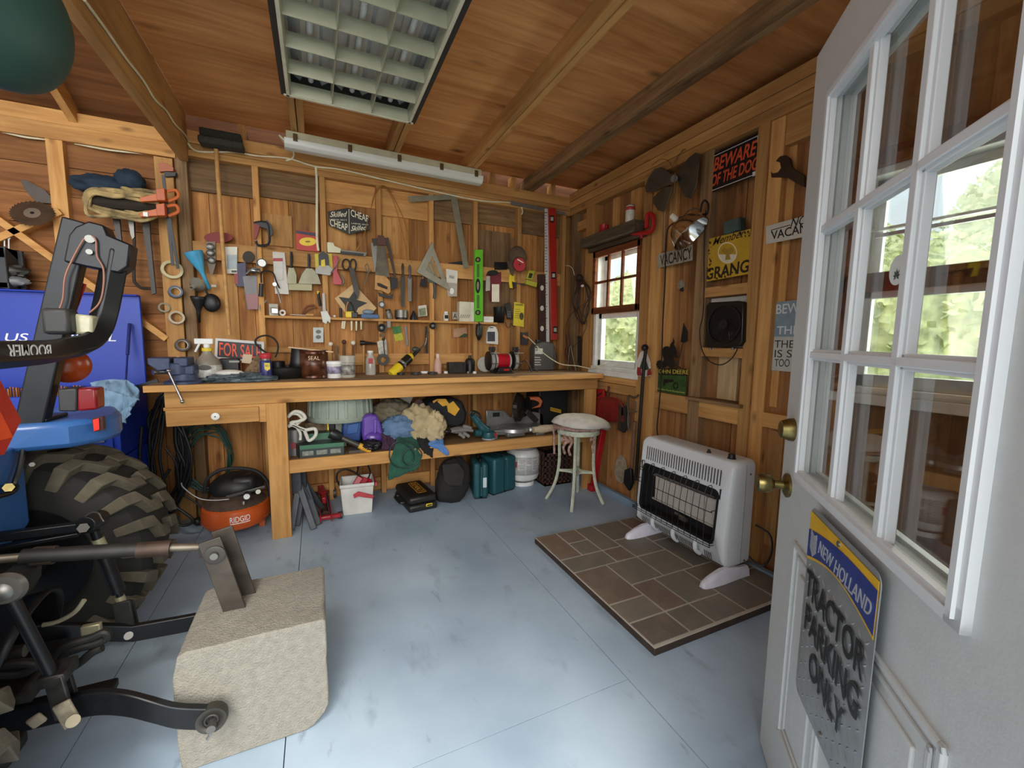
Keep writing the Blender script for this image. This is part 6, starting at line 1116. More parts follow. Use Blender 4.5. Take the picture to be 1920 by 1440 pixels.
t = ons('purple_jug', 'glossy purple plastic jug in front of the blue rag', 'jug', 698, 3.05); make('jug', B().prism([pt(x, y, Y=3.03) for x, y in ((680, 785), (690, 777), (706, 778), (713, 790), (719, 815), (718, 831), (682, 832), (679, 812))], (0, .11, 0)), mat('#5b3a92', .3, coat=.2), t, bevel=.014); make('handle_rib', B().bar(pt(704, 786, Y=3.025), pt(703, 812, Y=3.02), .02, .02), mat('#6a49a3', .3), t, bevel=.006); make('lower_bulge', B().sph(pt(700, 820, Y=3.05), (.068, .05, .05), 20, 12), mat('#5b3a92', .3, coat=.2), t)
t = ons('flashlight', 'black and yellow flashlight lying in front of the purple jug', 'flashlight', 655, 2.99); p0, p1 = pt(628, 815, Y=2.99), pt(688, 842, Y=2.975)
make('head', B().lathe([(.034, -.03), (.036, 0), (.030, .03), (.018, .05)], p0, p1-p0, 22), BLACK, t); make('barrel', B().lathe([(.016, .04), (.018, .12), (.017, .2)], p0, p1-p0, 18), mat('#3a372e', .4), t); make('yellow_grip', B().lathe([(.02, .17), (.022, .2), (.021, .245), (.016, .26)], p0, p1-p0, 18), mat('#c9962a', .45), t); make('lens_ring', B().lathe([(.028, -.031), (.037, -.031), (.037, -.022)], p0, p1-p0, 22, cap=False), mat('#1c1c1c', .3), t)
lump('cable_heap', 'tangle of black cable by the flashlight on the lower shelf', 'cable', pt(695, 834, Y=3.0), (.055, .05, .03), BLACK, 6, .5, 5, SH)
one('flat_file_box', 'brown flat packet in front of the flashlight on the shelf', 'packet', B().box(hx_(650, 2.98), hx_(690, 2.98), 2.97, 3.06, SH, SH+.02), mat('#4f4438', .7, var=.4, sc_=30))
cloth('purple_cloth', 'dark purple cloth on the shelf below the purple jug', 'cloth', [[P_(715, 815, 3.04), P_(730, 815, 3.04), P_(745, 818, 3.04)], [P_(716, 835, 2.98), P_(730, 835, 2.98), P_(745, 835, 2.98)], [P_(718, 845, 2.95), P_(732, 845, 2.95), P_(745, 845, 2.95)]], mat('#3f2338', .9), 2, .01)
lump('blue_rag', 'crumpled slate-blue rag right of the purple jug', 'rag', pt(749, 802, Y=3.08), (.105, .09, .072), mat('#5d7896', .9, var=.15, sc_=25), 11, .38, 2.6, SH)
lump('grey_rag', 'olive grey rag behind the blue rag', 'rag', pt(735, 778, Y=3.26), (.13, .1, .09), mat('#6d6450', .95, var=.15, sc_=25), 14, .4, 2.6, SH)
lump('tan_rag', 'large crumpled tan rag in the middle of the lower shelf', 'rag', pt(785, 797, Y=3.1), (.115, .10, .125), mat('#a5946f', .95, var=.15, sc_=25), 21, .42, 2.8, SH)
lump('cream_rag', 'cream towel bundled against the black tool bag', 'rag', pt(814, 800, Y=3.02), (.07, .06, .095), mat('#b5a27c', .95, var=.15, sc_=25), 33, .4, 3, SH)
cloth('green_towel', 'dark green towel hanging over the shelf edge', 'towel', [[P_(745, 808, 3.1), P_(765, 805, 3.08), P_(783, 812, 3.06), P_(792, 818, 3.06)], [P_(742, 833, 2.96), P_(760, 832, 2.955), P_(778, 835, 2.955), P_(792, 842, 2.955)], [P_(733, 860, 2.925), P_(752, 862, 2.92), P_(772, 868, 2.92), P_(788, 872, 2.925)], [P_(728, 898, 2.925), P_(740, 895, 2.91), P_(765, 886, 2.92), P_(782, 880, 2.925)], [P_(729, 902, 2.925), P_(738, 898, 2.915), P_(763, 887, 2.92), P_(776, 884, 2.925)]], mat('#24503f', .95, var=.2, sc_=25), 5, .008, 7)
one('extension_cord', 'dark green cord coiled over the hanging green towel', 'cord', B().tube([pt(x, y, Y=2.90) for x, y in ((750, 822), (770, 830), (788, 845), (790, 858), (778, 872), (760, 878), (738, 872), (730, 855), (735, 835), (752, 828), (772, 845), (776, 862), (765, 872), (755, 862), (760, 846), (775, 838), (786, 838))], .004, 8, smooth=6), mat('#152c26', .5))
cloth('black_cloth', 'black pointed cloth hanging over the shelf rail right of the green towel', 'cloth', [[P_(780, 815, 3.02), P_(795, 815, 3.02), P_(812, 830, 3.0)], [P_(784, 832, 2.945), P_(797, 835, 2.94), P_(812, 843, 2.94)], [P_(796, 850, 2.93), P_(804, 855, 2.93), P_(811, 858, 2.93)]], mat('#161617', .9), 7, .006)
cloth('blue_towel', 'light blue cloth draped over the shelf rail', 'cloth', [[P_(800, 826, 3.04), P_(812, 818, 3.03), P_(828, 818, 3.03)], [P_(803, 836, 2.95), P_(818, 834, 2.935), P_(832, 836, 2.935)], [P_(826, 846, 2.925), P_(834, 848, 2.92), P_(839, 848, 2.925)], [P_(833, 853, 2.925), P_(838, 855, 2.92), P_(841, 854, 2.925)]], mat('#567fb5', .9, var=.15), 9, .008)
t = ons('tool_bag', 'black fabric tool bag with yellow lettering on the lower shelf', 'tool bag', 845, 3.2); bag = B().prism([pt(x, y, Y=3.12) for x, y in ((795, 768), (810, 752), (850, 748), (868, 752), (877, 775), (874, 795), (860, 803), (815, 800), (798, 795))], (0, .26, 0)); make('bag', bag, mat('#15161a', .8, bump=.3), t, bevel=.025)
fy = [(822, 750), (848, 747), (862, 768), (850, 781), (838, 772), (846, 765), (838, 757), (831, 762)]; make('yellow_letter', pprism([(824, 748), (836, 748), (842, 757), (850, 752), (862, 767), (853, 780), (840, 772), (838, 760), (830, 762), (820, 753)], 3.116, .002), mat('#cf9a2a', .6), t, smooth=False); make('yellow_stripe', pprism([(811, 752), (820, 748), (824, 748), (813, 756)], 3.116, .002), mat('#cf9a2a', .6), t, smooth=False)
one('red_spool', 'dark red round spool behind the tool bag', 'spool', B().cyl(pt(785, 757, Y=3.3), pt(785, 757, Y=3.36), .035, n=24), mat('#5a2a28', .6)); one('white_card', 'pale card corner jutting down behind the apron above the rags', 'card', B().prism([pt(x, y, Y=3.35) for x, y in ((748, 746), (775, 744), (768, 758))], (0, .004, 0)), mat('#a9a698', .6))
t = ons('work_gloves', 'grey work gloves lying on the shelf in front of the tool bag', 'gloves', 860, 3.02); make('palm', B().sph(pt(862, 806, Y=3.02), (.075, .045, .022), 24, 14, .2, 2, 3), mat('#77736d', .9), t)
for k, (x0, y0, x1, y1) in enumerate(((868, 800, 884, 803), (870, 806, 887, 808), (868, 812, 880, 819), (860, 813, 871, 821))): make('finger', B().tube([pt(x0, y0, Y=2.99), pt((x0+x1)/2, (y0+y1)/2-1, Y=2.985), pt(x1, y1, Y=2.98)], [.014, .013, .009], 10, smooth=3), mat('#77736d', .9), t)
make('black_cuff', B().sph(pt(838, 808, Y=3.0), (.035, .03, .016), 16, 10), BLACK, t)
TEAL = mat('#1f4d52', .35)
t = ons('orbital_sander', 'teal random orbit sander lying on the shelf left of the mitre saw', 'sander', 905, 3.0); make('body', B().tube([pt(x, y, Y=3.03) for x, y in ((886, 778), (894, 788), (903, 800), (912, 808))], [.026, .03, .036, .045], 14, smooth=4), TEAL, t); make('grip_ring', B().tube([pt(x, y, Y=3.03) for x, y in ((884, 782), (881, 775), (888, 771), (898, 776), (902, 786))], .008, 8, smooth=4), BLACK, t)
make('skirt', B().lathe([(.052, 0), (.056, .01), (.05, .045), (.04, .05)], pt(916, 820, Y=3.0), (0, 0, 1), 24), TEAL, t); make('pad', B().lathe([(.054, 0), (.054, .012)], pt(916, 823, Y=3.0), (0, 0, 1), 24), mat('#8a8e8c', .5), t); make('motor_end', B().cyl(pt(890, 812, Y=3.0), pt(902, 812, Y=3.0), .026), TEAL, t); make('red_switch', B().box(*sorted((pt(925, 812, Y=2.96).x, pt(931, 812, Y=2.96).x)), 2.955, 2.97, SH+.03, SH+.06), mat('#8e2433', .4), t)
# mitre saw
ALU = mat('#9c9c99', .35, .7, var=.15)
t = ons('mitre_saw', 'mitre saw with orange and black head and grey cast base on the lower shelf', 'mitre saw', 968, 3.15); mx_ = hx_(968, 3.12)
make('base', B().box(hx_(918, 3.05), hx_(1024, 3.05), 3.02, 3.28, SH+.02, SH+.065), ALU, t, bevel=.008); make('turntable', B().lathe([(.13, 0), (.135, .01), (.13, .035), (.12, .04), (0, .04)], (hx_(966, 3.05), 3.08, SH+.035), n=36), ALU, t); make('fence', B().prism([pt(x, y, Y=3.2) for x, y in ((912, 800), (912, 770), (945, 770), (956, 782), (985, 782), (1000, 772), (1018, 776), (1020, 800))], (0, .02, 0)), ALU, t, bevel=.003)
make('fence_plate', pprism([(924, 774), (937, 773), (937, 781), (924, 782)], 3.198, .001), BLACK, t); make('front_arm', B().box(hx_(952, 2.98), hx_(985, 2.98), 2.965, 3.05, SH+.012, SH+.045), mat('#7c7c7a', .4, .6), t, bevel=.006)
for x in (926, 1015): make('foot', B().box(hx_(x-8, 3.0), hx_(x+8, 3.0), 2.99, 3.05, SH, SH+.05), ALU, t, bevel=.006)
bc = pt(972, 764, Y=3.12); make('blade_guard', B().lathe([(.105, 0), (.112, .008), (.112, .04), (.098, .048), (.03, .05)], bc+Vector((-.02, 0, 0)), (.72, -.69, 0), 36), mat('#2d2621', .15, var=.3, alpha=.85), t); tb = B(); n = 40; d1 = Vector((.72, -.69, 0)).normalized(); a1 = Vector((.69, .72, 0)).normalized()
tb.prism([bc+d1*(-.012)+(a1*math.cos(a*math.pi/n)+Vector((0, 0, 1))*math.sin(a*math.pi/n))*(.127-.008*(a % 2)) for a in range(2*n)], d1*.003); make('saw_blade', tb, mat('#77726a', .3, .8), t)
make('motor', B().cyl(pt(990, 756, Y=3.14), pt(1010, 754, Y=3.16), .055, n=24), BLACK, t); make('orange_housing', B().prism([pt(x, y, Y=3.1) for x, y in ((995, 745), (1012, 744), (1018, 752), (1014, 764), (996, 766))], (0, .07, 0)), mat('#b5603a', .45), t, bevel=.006); make('arm', B().bar(pt(985, 770, Y=3.2), pt(1005, 790, Y=3.22), .05, .05), DARK, t, bevel=.006)
t = ons('drill_case', 'black power tool case with yellow label at the right end of the shelf', 'case', 1050, 3.2); make('case', B().box(hx_(1012, 3.2), 2.04, 3.2, 3.46, SH, .84), mat('#17181a', .55), t, bevel=.012); a, e = pt(1032, 770, Y=3.197), pt(1052, 775, Y=3.197); make('yellow_badge', B().prism([a, e, e+Vector((0, 0, .032)), a+Vector((0, 0, .032))], (0, .002, 0)), mat('#d0a02a', .5), t); text('DEWALT', t, a+Vector((.005, -.002, .006)), (e-a)*.88, (0, 0, .02), BLACK)
t = ons('cloth_roll', 'rolled cream cloth lying on the shelf edge behind the stool', 'cloth', 1020, 3.0); make('roll', B().tube([pt(x, y, Y=2.99) for x, y in ((1000, 806), (1012, 805), (1028, 803), (1042, 802))], [.026, .034, .03, .024], 14, smooth=4), mat('#bba98c', .9, var=.15), t); make('end_knob', B().sph(pt(995, 806, Y=2.98), .012), WHITE, t)
# ---------------------------------------------------------------- on the floor under and beside the bench
def fl(px, py, z=0): return pt(px, py, Z=z)
# compressor
ORG_ = mat('#c4561f', .35, var=.08, coat=.15)
t = thing('air_compressor', 'orange and black pancake air compressor on the floor under the bench drawer', 'compressor', (-.515, 3.16, 0)); cx_, cy_ = -.515, 3.16
make('tank', B().lathe([(0, .045), (.13, .05), (.175, .075), (.19, .11), (.192, .15), (.185, .19), (.15, .225), (.08, .24), (0, .245)], (cx_, cy_, 0), n=48), ORG_, t); make('weld_seam', B().lathe([(.192, .104), (.1945, .107), (.192, .11)], (cx_, cy_, 0), n=48, cap=False), ORG_, t)
for a in (250, 10, 130): make('foot', B().box(cx_+.14*math.cos(math.radians(a))-.018, cx_+.14*math.cos(math.radians(a))+.018, cy_+.14*math.sin(math.radians(a))-.015, cy_+.14*math.sin(math.radians(a))+.015, .0, .07), ORG_, t, bevel=.004)
make('shroud', B().sph((cx_+.01, cy_+.02, .30), (.155, .13, .095), 28, 16), mat('#201f1e', .5, var=.2), t); make('motor_cover', B().box(cx_-.02, cx_+.13, cy_-.09, cy_+.10, .27, .385), mat('#1b1a1a', .45), t, bevel=.035)
make('dust_skirt', B().lathe([(.175, .20), (.14, .245), (.10, .27)], (cx_, cy_, 0), n=40, cap=False), mat('#4b3a2c', .8, var=.3), t)
make('carry_handle', B().tube([pt(x, y, Y=3.05) for x, y in ((384, 925), (388, 900), (412, 882), (448, 878), (482, 884), (502, 905), (506, 930))], .011, 10, smooth=5), mat('#1a1a1a', .4), t)
make('manifold', B().bar(pt(424, 932, Y=3.0), pt(498, 912, Y=3.0), .02, .02), mat('#5d5a55', .35, .8), t, bevel=.004); g0 = pt(464, 928, Y=2.985); gg = make('pressure_gauge', B().cyl(g0, g0+Vector((0, -.03, 0)), .024, n=24), BLACK, t); make('gauge_face', B().cyl(g0+Vector((0, -.03, 0)), g0+Vector((0, -.032, 0)), .017, n=20), WHITE, gg)
make('regulator_knob', B().cyl(pt(484, 922, Y=2.98), pt(484, 922, Y=2.95), .014, n=14), STEEL, t); make('drain_cap', B().cyl(pt(457, 940, Y=2.985), pt(457, 946, Y=2.98), .012), STEEL, t)
n0 = 14
def curved_text(s, par, a0, a1, r, z0, z1, m):
    o = text(s, par, (0, 0, 0), (1, 0, 0), (0, 0, 1), m, bold=.006); me = o.data; o0 = ORG[par.name]
    for v in me.vertices:
        w_ = v.co+o0; a = math.radians(a0+(a1-a0)*w_.x); rr = r+.0012+max(-.0008, min(.0008, -w_.y*.5)); z = z0+(z1-z0)*w_.z
        v.co = Vector((cx_+rr*math.cos(a), cy_+rr*math.sin(a), z))-o0
    me.update(); return o
curved_text('RIDGID', t, 268, 300, .192, .130, .166, mat('#eceae4', .4)); u = B(); u.grid(lambda a, b: Vector((cx_+.1935*math.cos(math.radians(268+32*a)), cy_+.1935*math.sin(math.radians(268+32*a)), .120+.005*b)), 8, 1); make('underline', u, mat('#eceae4', .4), t, smooth=False)
one('air_line', 'thin silver air line from the compressor to the hose bundle', 'air line', B().tube([pt(x, y, Y=3.02) for x, y in ((430, 936), (400, 938), (372, 934), (345, 915), (340, 905))], .004, 8, smooth=5), mat('#8f8d88', .4, .6))
# hoses
GH, BH = mat('#1f4438', .45, var=.15), mat('#171717', .45)
b = B()
for k in range(8):
    o = k*2.0; r = random.Random(k); P = []
    for j in range(18):
        a = math.radians(20*j+k*9); rx, ry = 50-o*.8+r.uniform(-3, 3), 66-o+r.uniform(-4, 4); P.append(pt(384+rx*math.cos(a)+r.uniform(-2, 2)+k, 852+ry*math.sin(a)*(1 if math.sin(a) > 0 else .95)+k*1.5, Y=3.44-.011*k))
    b.tube(P, .0052, 8, True, 3)
one('green_hose', 'coil of thin green air hose hanging behind the compressor', 'hose', b, GH)
b = B()
for k in range(9):
    r = random.Random(40+k); P = []
    for x, y in ((292, 752), (278, 790), (268, 840), (268, 890), (280, 940), (300, 960), (318, 940), (326, 890), (320, 830), (308, 780)): P.append(pt(x+8+k*2.4+r.uniform(-9, 9), y+r.uniform(-14, 14)-k*2, Y=3.36-.013*k))
    b.tube(P, .0085, 8, True, 4)
one('black_cable_bundle', 'thick bundle of black cables hanging between tool chest and bench', 'cables', b, BH)
one('black_hose', 'black rubber hose looping from the bundle down to the floor', 'hose', B().tube([pt(x, y, Y=3.15) for x, y in ((266, 800), (262, 860), (270, 920), (300, 960), (340, 985), (362, 975), (330, 950), (306, 930), (304, 905), (318, 880))], .009, 8, smooth=6), BH)
one('electric_cable', 'black cord sagging from the bundle behind the compressor', 'cord', B().tube([pt(x, y, Y=3.3) for x, y in ((310, 840), (330, 870), (336, 920), (330, 945), (345, 930), (370, 945), (395, 970))], .006, 8, smooth=6), BH)
one('cord_plug', 'black plug with bright prongs on the floor left of the compressor', 'plug', B().sph(fl(372, 985)+Vector((0, 0, .03)), (.03, .035, .028), 14, 10), BH)
# jack stand
t = thing('jack_stands', 'two dark grey steel jack stands nested beside the bench leg', 'jack stands', (-.12, 3.1, 0)); JS = mat('#414347', .5, .4, var=.2)
for k, (dx_, m_) in enumerate(((0, JS), (.03, mat('#2c2e31', .5, .4)))):
    c0 = Vector((-.145+dx_, 3.12+.06*k, 0))
    make('column', B().bar(c0+Vector((-.01, 0, .22)), c0+Vector((-.012, 0, .44)), .06, .05, (1, 0, 0)), m_, t, bevel=.006); make('saddle', B().box(c0.x-.045, c0.x+.03, c0.y-.04, c0.y+.04, .40, .43), m_, t, bevel=.006)
    for ex, ey in ((.085, -.14), (.14, .0), (-.05, -.10)): make('leg', B().bar(c0+Vector((.0, 0, .28)), Vector((c0.x+ex, c0.y+ey, .003)), .038, .008, (1, 0, 0)), m_, t, bevel=.003)
# floor jack
t = thing('floor_jack', 'small red trolley jack on the floor right of the jack stands', 'jack', (.02, 3.08, 0)); JR = mat('#9c1f28', .35, var=.15)
a, e = fl(605, 940), fl(612, 985); ux = (e-a).normalized(); vx_ = Vector((ux.y, -ux.x, 0)); 
for s_ in (-1, 1): make('side_plate', B().bar(a+vx_*s_*.035+Vector((0, 0, .055)), e+vx_*s_*.035+Vector((0, 0, .05)), .06, .006, (0, 0, 1)), JR, t, bevel=.003)
make('lift_arm', B().bar(a+Vector((0, 0, .10)), a.lerp(e, .5)+Vector((0, 0, .085)), .055, .03), JR, t, bevel=.006); make('handle_socket', B().cyl(a+Vector((-.01, .02, .07)), a+Vector((-.012, .03, .12)), .02), JR, t); make('saddle', B().lathe([(.03, 0), (.034, .012), (.02, .014)], a.lerp(e, .25)+Vector((0, 0, .11)), n=18), JR, t)
ff = fl(611, 979); make('front_axle', B().bar(ff-vx_*.10+Vector((0, 0, .035)), ff+vx_*.10+Vector((0, 0, .035)), .03, .035, (0, 0, 1)), JR, t, bevel=.01); make('rear_axle', B().bar(a-vx_*.075+Vector((0, .03, .06)), a+vx_*.075+Vector((0, .03, .06)), .02, .02), IRON, t)
for s_ in (-1, 1): make('wheel', B().cyl(ff+vx_*s_*.082+Vector((0, .02, .026)), ff+vx_*s_*.108+Vector((0, .02, .026)), .025, n=18), IRON, t); make('wheel', B().cyl(a+vx_*s_*.078+Vector((0, .03, .045)), a+vx_*s_*.095+Vector((0, .03, .045)), .042, n=20), IRON, t)
make('cylinder', B().cyl(a.lerp(e, .3)+Vector((0, 0, .05)), a.lerp(e, .8)+Vector((0, 0, .045)), .022), mat('#4a2d24', .5, .4), t)
# white pail with jumper cables
t = thing('white_cooler', 'white plastic box cooler with a red swing handle on the floor under the shelf', 'cooler', (.23, 3.2, 0)); M_ = Matrix.Translation((.235, 3.22, 0)) @ Matrix.Rotation(math.radians(-4), 4, 'Z')
pb = B(M_); vs = []; 
for (z, wx, wy) in ((0, .098, .09), (.205, .112, .105), (.21, .117, .11), (.232, .117, .11), (.232, .107, .10), (.01, .09, .082)):
    vs += [(sx_*wx, sy_*wy, z) for sx_, sy_ in ((-1, -1), (1, -1), (1, 1), (-1, 1))]
fs = [(3, 2, 1, 0)]+[(k*4+i, k*4+(i+1) % 4, k*4+4+(i+1) % 4, k*4+4+i) for k in range(5) for i in range(4)]+[(20, 21, 22, 23)]
make('tub', pb.add(vs, fs), mat('#c9c6bd', .5, var=.12, sc_=10), t, bevel=.014)
REDH = mat('#b23a42', .45); make('swing_handle', B().prism([pt(x, y, Y=3.095) for x, y in ((662, 927), (672, 921), (684, 924), (701, 928), (699, 934), (682, 932), (672, 930), (664, 934))], (0, -.01, 0)), REDH, t, bevel=.003); make('handle_end', B().box(.352, .364, 3.12, 3.30, .20, .225), REDH, t)
t = thing('jumper_cables', 'red clamp jaws and black leads stuck in the white cooler', 'jumper cables', (.27, 3.22, .27))
for k, (x0, y0, x1, y1) in enumerate(((662, 917, 676, 894), (676, 914, 686, 896), (685, 912, 693, 898))): make('clamp', B().bar(pt(x0, y0, Y=3.17+.01*k), pt(x1, y1, Y=3.2+.015*k), .045, .02, (1, 0, 0)), mat('#a01c2c', .4), t, bevel=.006)
make('lead', B().tube([pt(x, y, Y=3.25) for x, y in ((678, 896), (665, 886), (648, 880), (634, 886), (632, 900), (640, 915))], .007, 8, smooth=6), BH, t); make('lead', B().tube([pt(x, y, Y=3.3) for x, y in ((668, 890), (671, 880), (670, 872))], .006, 8, smooth=4).tube([pt(x, y, Y=3.3) for x, y in ((690, 898), (694, 886), (690, 872))], .006, 8, smooth=4), BH, t)
# black drill case lying on the floor
t = thing('power_tool_case', 'black hard tool case with yellow printed panel lying on the floor', 'case', (.65, 3.2, 0)); A_, Bb, Cc = Vector((.57, 2.985, 0)), Vector((.79, 3.01, 0)), Vector((.50, 3.36, 0)); ux = (Bb-A_).normalized(); L1 = (Bb-A_).length; uy = Vector((-ux.y, ux.x, 0)); uy = (Cc-A_)-ux*(Cc-A_).dot(ux); L2 = uy.length; uy.normalize()
M_ = Matrix((( ux.x, uy.x, 0, A_.x), (ux.y, uy.y, 0, A_.y), (0, 0, 1, 0), (0, 0, 0, 1)))
CB = mat('#1c1b19', .5, var=.2, sc_=20); make('lower_shell', B(M_).box(0, L1, 0, L2, 0, .055), CB, t, bevel=.018); make('upper_shell', B(M_).box(.004, L1-.004, .004, L2-.004, .057, .115), CB, t, bevel=.02); make('latch', B(M_).box(L1*.58, L1*.80, -.006, .004, .03, .052), YEL, t, bevel=.004); make('latch_slot', B(M_).box(L1*.61, L1*.77, -.0075, -.0055, .036, .046), BLACK, t)
make('handle', B(M_).tube([(-.0, L2*.3, .05), (-.03, L2*.33, .05), (-.03, L2*.67, .05), (0, L2*.7, .05)], .010, 8, smooth=4), CB, t)
def Mp(x, y, z): return M_ @ Vector((x, y, z))
q = B(M_); x0, x1, y0, y1 = L1*.42, L1*.74, L2*.22, L2*.86
for a_, b_, c_, d_ in ((x0, x1, y0, y0+.006), (x0, x1, y1-.006, y1), (x0, x0+.006, y0, y1), (x1-.006, x1, y0, y1)): q.box(a_, b_, c_, d_, .115, .1162)
make('yellow_border', q, mat('#c98a20', .5), t, smooth=False); a = Mp(x1-.012, y0+.02, .1162); text('DEWALT', t, Mp(x0+.014, y1-.02, .1162), Mp(x0+.014, y0+.02, 0)-Mp(x0+.014, y1-.02, 0), Mp(x1-.014, 0, 0)-Mp(x0+.014, 0, 0), mat('#c98a20', .5), bold=.006)
# black fabric bag
BAG = mat('#1d1b19', .85, var=.25, sc_=18, bump=.3)
b = B().sph((0, 0, 0), (1, 1, 1), 44, 30); c0 = pt(848, 911, Y=3.13); c0.z = .165; V = []
for v in b.v:
    v = Vector(v); n4 = (abs(v.x)**3.2+abs(v.y)**3.2+abs(v.z)**3.2)**(1/3.2); v = v/n4; k = 1+.13*noise.noise(v*1.6+Vector((4, 1, 0)))+.06*(1-2*abs(noise.noise(v*3.1)))
    V.append((c0.x+(v.x*.125*(1-.18*max(0, v.z))+.022*v.z)*k, c0.y+v.y*.095*k*(1-.35*max(0, v.z)), max(.003, c0.z+v.z*.165*k)))
b.v = V; t = thing('black_bag', 'slouching black fabric bag between the tool case and teal cases', 'bag', (c0.x, c0.y, 0)); make('bag', b, BAG, t, ang=80)
make('flap', B().prism([pt(x, y, Y=3.0) for x, y in ((830, 872), (860, 868), (872, 884), (868, 912), (842, 912), (832, 900))], (0, .02, 0)), mat('#2a2724', .85, var=.25, sc_=18, bump=.3), t, bevel=.008)
# teal cases
TC = mat('#1f4f55', .5, var=.12, sc_=14)
for k, (p0, p1, h, dp_, lab) in enumerate((((888, 938), (916, 936), .30, .26, 'teal plastic tool case standing on edge, left one of the pair'), ((926, 931), (968, 918), .31, .24, 'wider teal plastic tool case, right one of the pair beside the gas bottle'))):
    a, e = fl(*p0), fl(*p1); ux = (e-a).normalized(); L1 = (e-a).length; uy = Vector((-ux.y*.8-.35, ux.x, 0)).normalized(); uy = Vector((-ux.y, ux.x, 0)); M_ = Matrix(((ux.x, uy.x, 0, a.x), (ux.y, uy.y, 0, a.y), (0, 0, 1, 0), (0, 0, 0, 1)))
    t = thing('teal_case', lab, 'case', (a+e)/2); make('left_shell', B(M_).box(0, L1*.5-.002, 0, dp_, .006, h), TC, t, bevel=.02); make('right_shell', B(M_).box(L1*.5+.002, L1, 0, dp_, .006, h*.985), TC, t, bevel=.025); make('hinge_strip', B(M_).box(L1*.46, L1*.54, -.004, .01, .03, h-.03), TC, t); make('handle', B(M_).tube([(L1*.5, .05, h-.004), (L1*.5, .06, h+.02), (L1*.5, .17, h+.02), (L1*.5, .18, h-.004)], .009, 8, smooth=3), BLACK, t)
    make('foot', B(M_).box(.01, L1-.01, .02, dp_-.02, 0, .008), BLACK, t)
    if k == 0: make('label_sticker', B(M_).box(L1*.62, L1*.86, -.0025, -.0005, .10, .18), mat('#c4d0d2', .5), t)
# gas bottle
t = thing('propane_bottle', 'white propane bottle with printed wrap on the floor under the shelf', 'gas bottle', (1.63, 3.27, 0)); cx_, cy_ = 1.63, 3.27
make('foot_ring', B().lathe([(.10, 0), (.104, .003), (.10, .035)], (cx_, cy_, 0), n=36, cap=False), WHITE, t, solid=.004); make('tank', B().lathe([(0, .025), (.09, .035), (.135, .065), (.148, .10), (.15, .14), (.15, .255), (.145, .29), (.12, .325), (.07, .34), (0, .345)], (cx_, cy_, 0), n=44), mat('#d6d5d0', .35), t)
make('printed_wrap', B().lathe([(.1506, .115), (.1506, .275)], (cx_, cy_, 0), n=44, cap=False), mat('#c6c4c0', .5, var=.2, sc_=45), t, solid=.0005); pr = B()
for k in range(5):
    for j in range(11):
        a0 = 208+k*24; z = .125+j*.0135
        if (k*5+j*3) % 7 == 0: continue
        pr.grid(lambda u, v: Vector((cx_+.1515*math.cos(math.radians(a0+u*19)), cy_+.1515*math.sin(math.radians(a0+u*19)), z+v*.0055)), 4, 1)
make('print', pr, mat('#8e8c8c', .5), t, smooth=False); make('red_print', B().grid(lambda u, v: Vector((cx_+.152*math.cos(math.radians(212+u*14)), cy_+.152*math.sin(math.radians(212+u*14)), .185+v*.05)), 4, 1), mat('#a2404c', .5), t, smooth=False)
make('guard_collar', B().lathe([(.075, .335), (.08, .40), (.076, .405)], (cx_, cy_, 0), n=30, cap=False), WHITE, t, solid=.003)
# brown crate
CR = mat('#4a3026', .6, var=.25, sc_=18); t = thing('milk_crate', 'dark brown plastic lattice crate on the floor behind the stool', 'crate', (1.90, 3.24, 0)); x0, x1, y0, y1 = 1.77, 2.04, 3.11, 3.42; b = B()
for z in (0, .055, .11, .165, .22, .262): 
    for a_, b_, c_, d_ in ((x0, x1, y0, y0+.014), (x0, x1, y1-.014, y1), (x0, x0+.014, y0, y1), (x1-.014, x1, y0, y1)): b.box(a_, b_, c_, d_, z, z+(.03 if z in (0, .262) else .014))
for k in range(7):
    for x in (x0+(x1-x0-.012)*k/6,): b.box(x, x+.012, y0, y0+.012, 0, .28).box(x, x+.012, y1-.012, y1, 0, .28)
    y = y0+(y1-y0-.012)*k/6; b.box(x0, x0+.012, y, y+.012, 0, .28).box(x1-.012, x1, y, y+.012, 0, .28)
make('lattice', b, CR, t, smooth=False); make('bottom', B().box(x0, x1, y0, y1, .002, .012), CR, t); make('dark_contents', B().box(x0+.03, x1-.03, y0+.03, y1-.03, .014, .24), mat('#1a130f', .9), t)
# stool
SG = mat('#bcc0aa', .5, var=.18, sc_=30); t = thing('padded_stool', 'old pale green metal stool with a tied cushion on the blue floor', 'stool', (1.83, 2.72, 0)); cx_, cy_ = 1.84, 2.72
feet = [(1.645, 2.862), (1.685, 2.55), (2.0, 2.585), (1.965, 2.89)]
for fx, fy in feet:
    d = Vector((fx-cx_, fy-cy_, 0)); c0 = Vector((cx_, cy_, 0)); lg = make('leg', B().tube([c0+d*.62+Vector((0, 0, .575)), c0+d*.60+Vector((0, 0, .45)), c0+d*.60+Vector((0, 0, .3)), c0+d*.72+Vector((0, 0, .14)), c0+d*1.0+Vector((0, 0, .0))], .0135, 8, smooth=5, flat=.7), SG, t)
b = B()
for k in range(4):
    a, e = Vector((feet[k][0]-cx_, feet[k][1]-cy_, 0))*.6, Vector((feet[(k+1) % 4][0]-cx_, feet[(k+1) % 4][1]-cy_, 0))*.6; m_ = (a+e)*.22; c0 = Vector((cx_, cy_, .245)); b.tube([c0+a, c0+m_, c0+e], .011, 6, smooth=6, flat=1)
make('stretcher', b, SG, t); make('seat_ring', B().lathe([(.155, 0), (.165, .004), (.165, .04), (.155, .045), (0, .045)], (cx_, cy_, .555), n=36), SG, t)
CU = mat('#c9c4b8', .9, var=.12, sc_=20); CP = mat('#a58478', .9, var=.5, sc_=60)
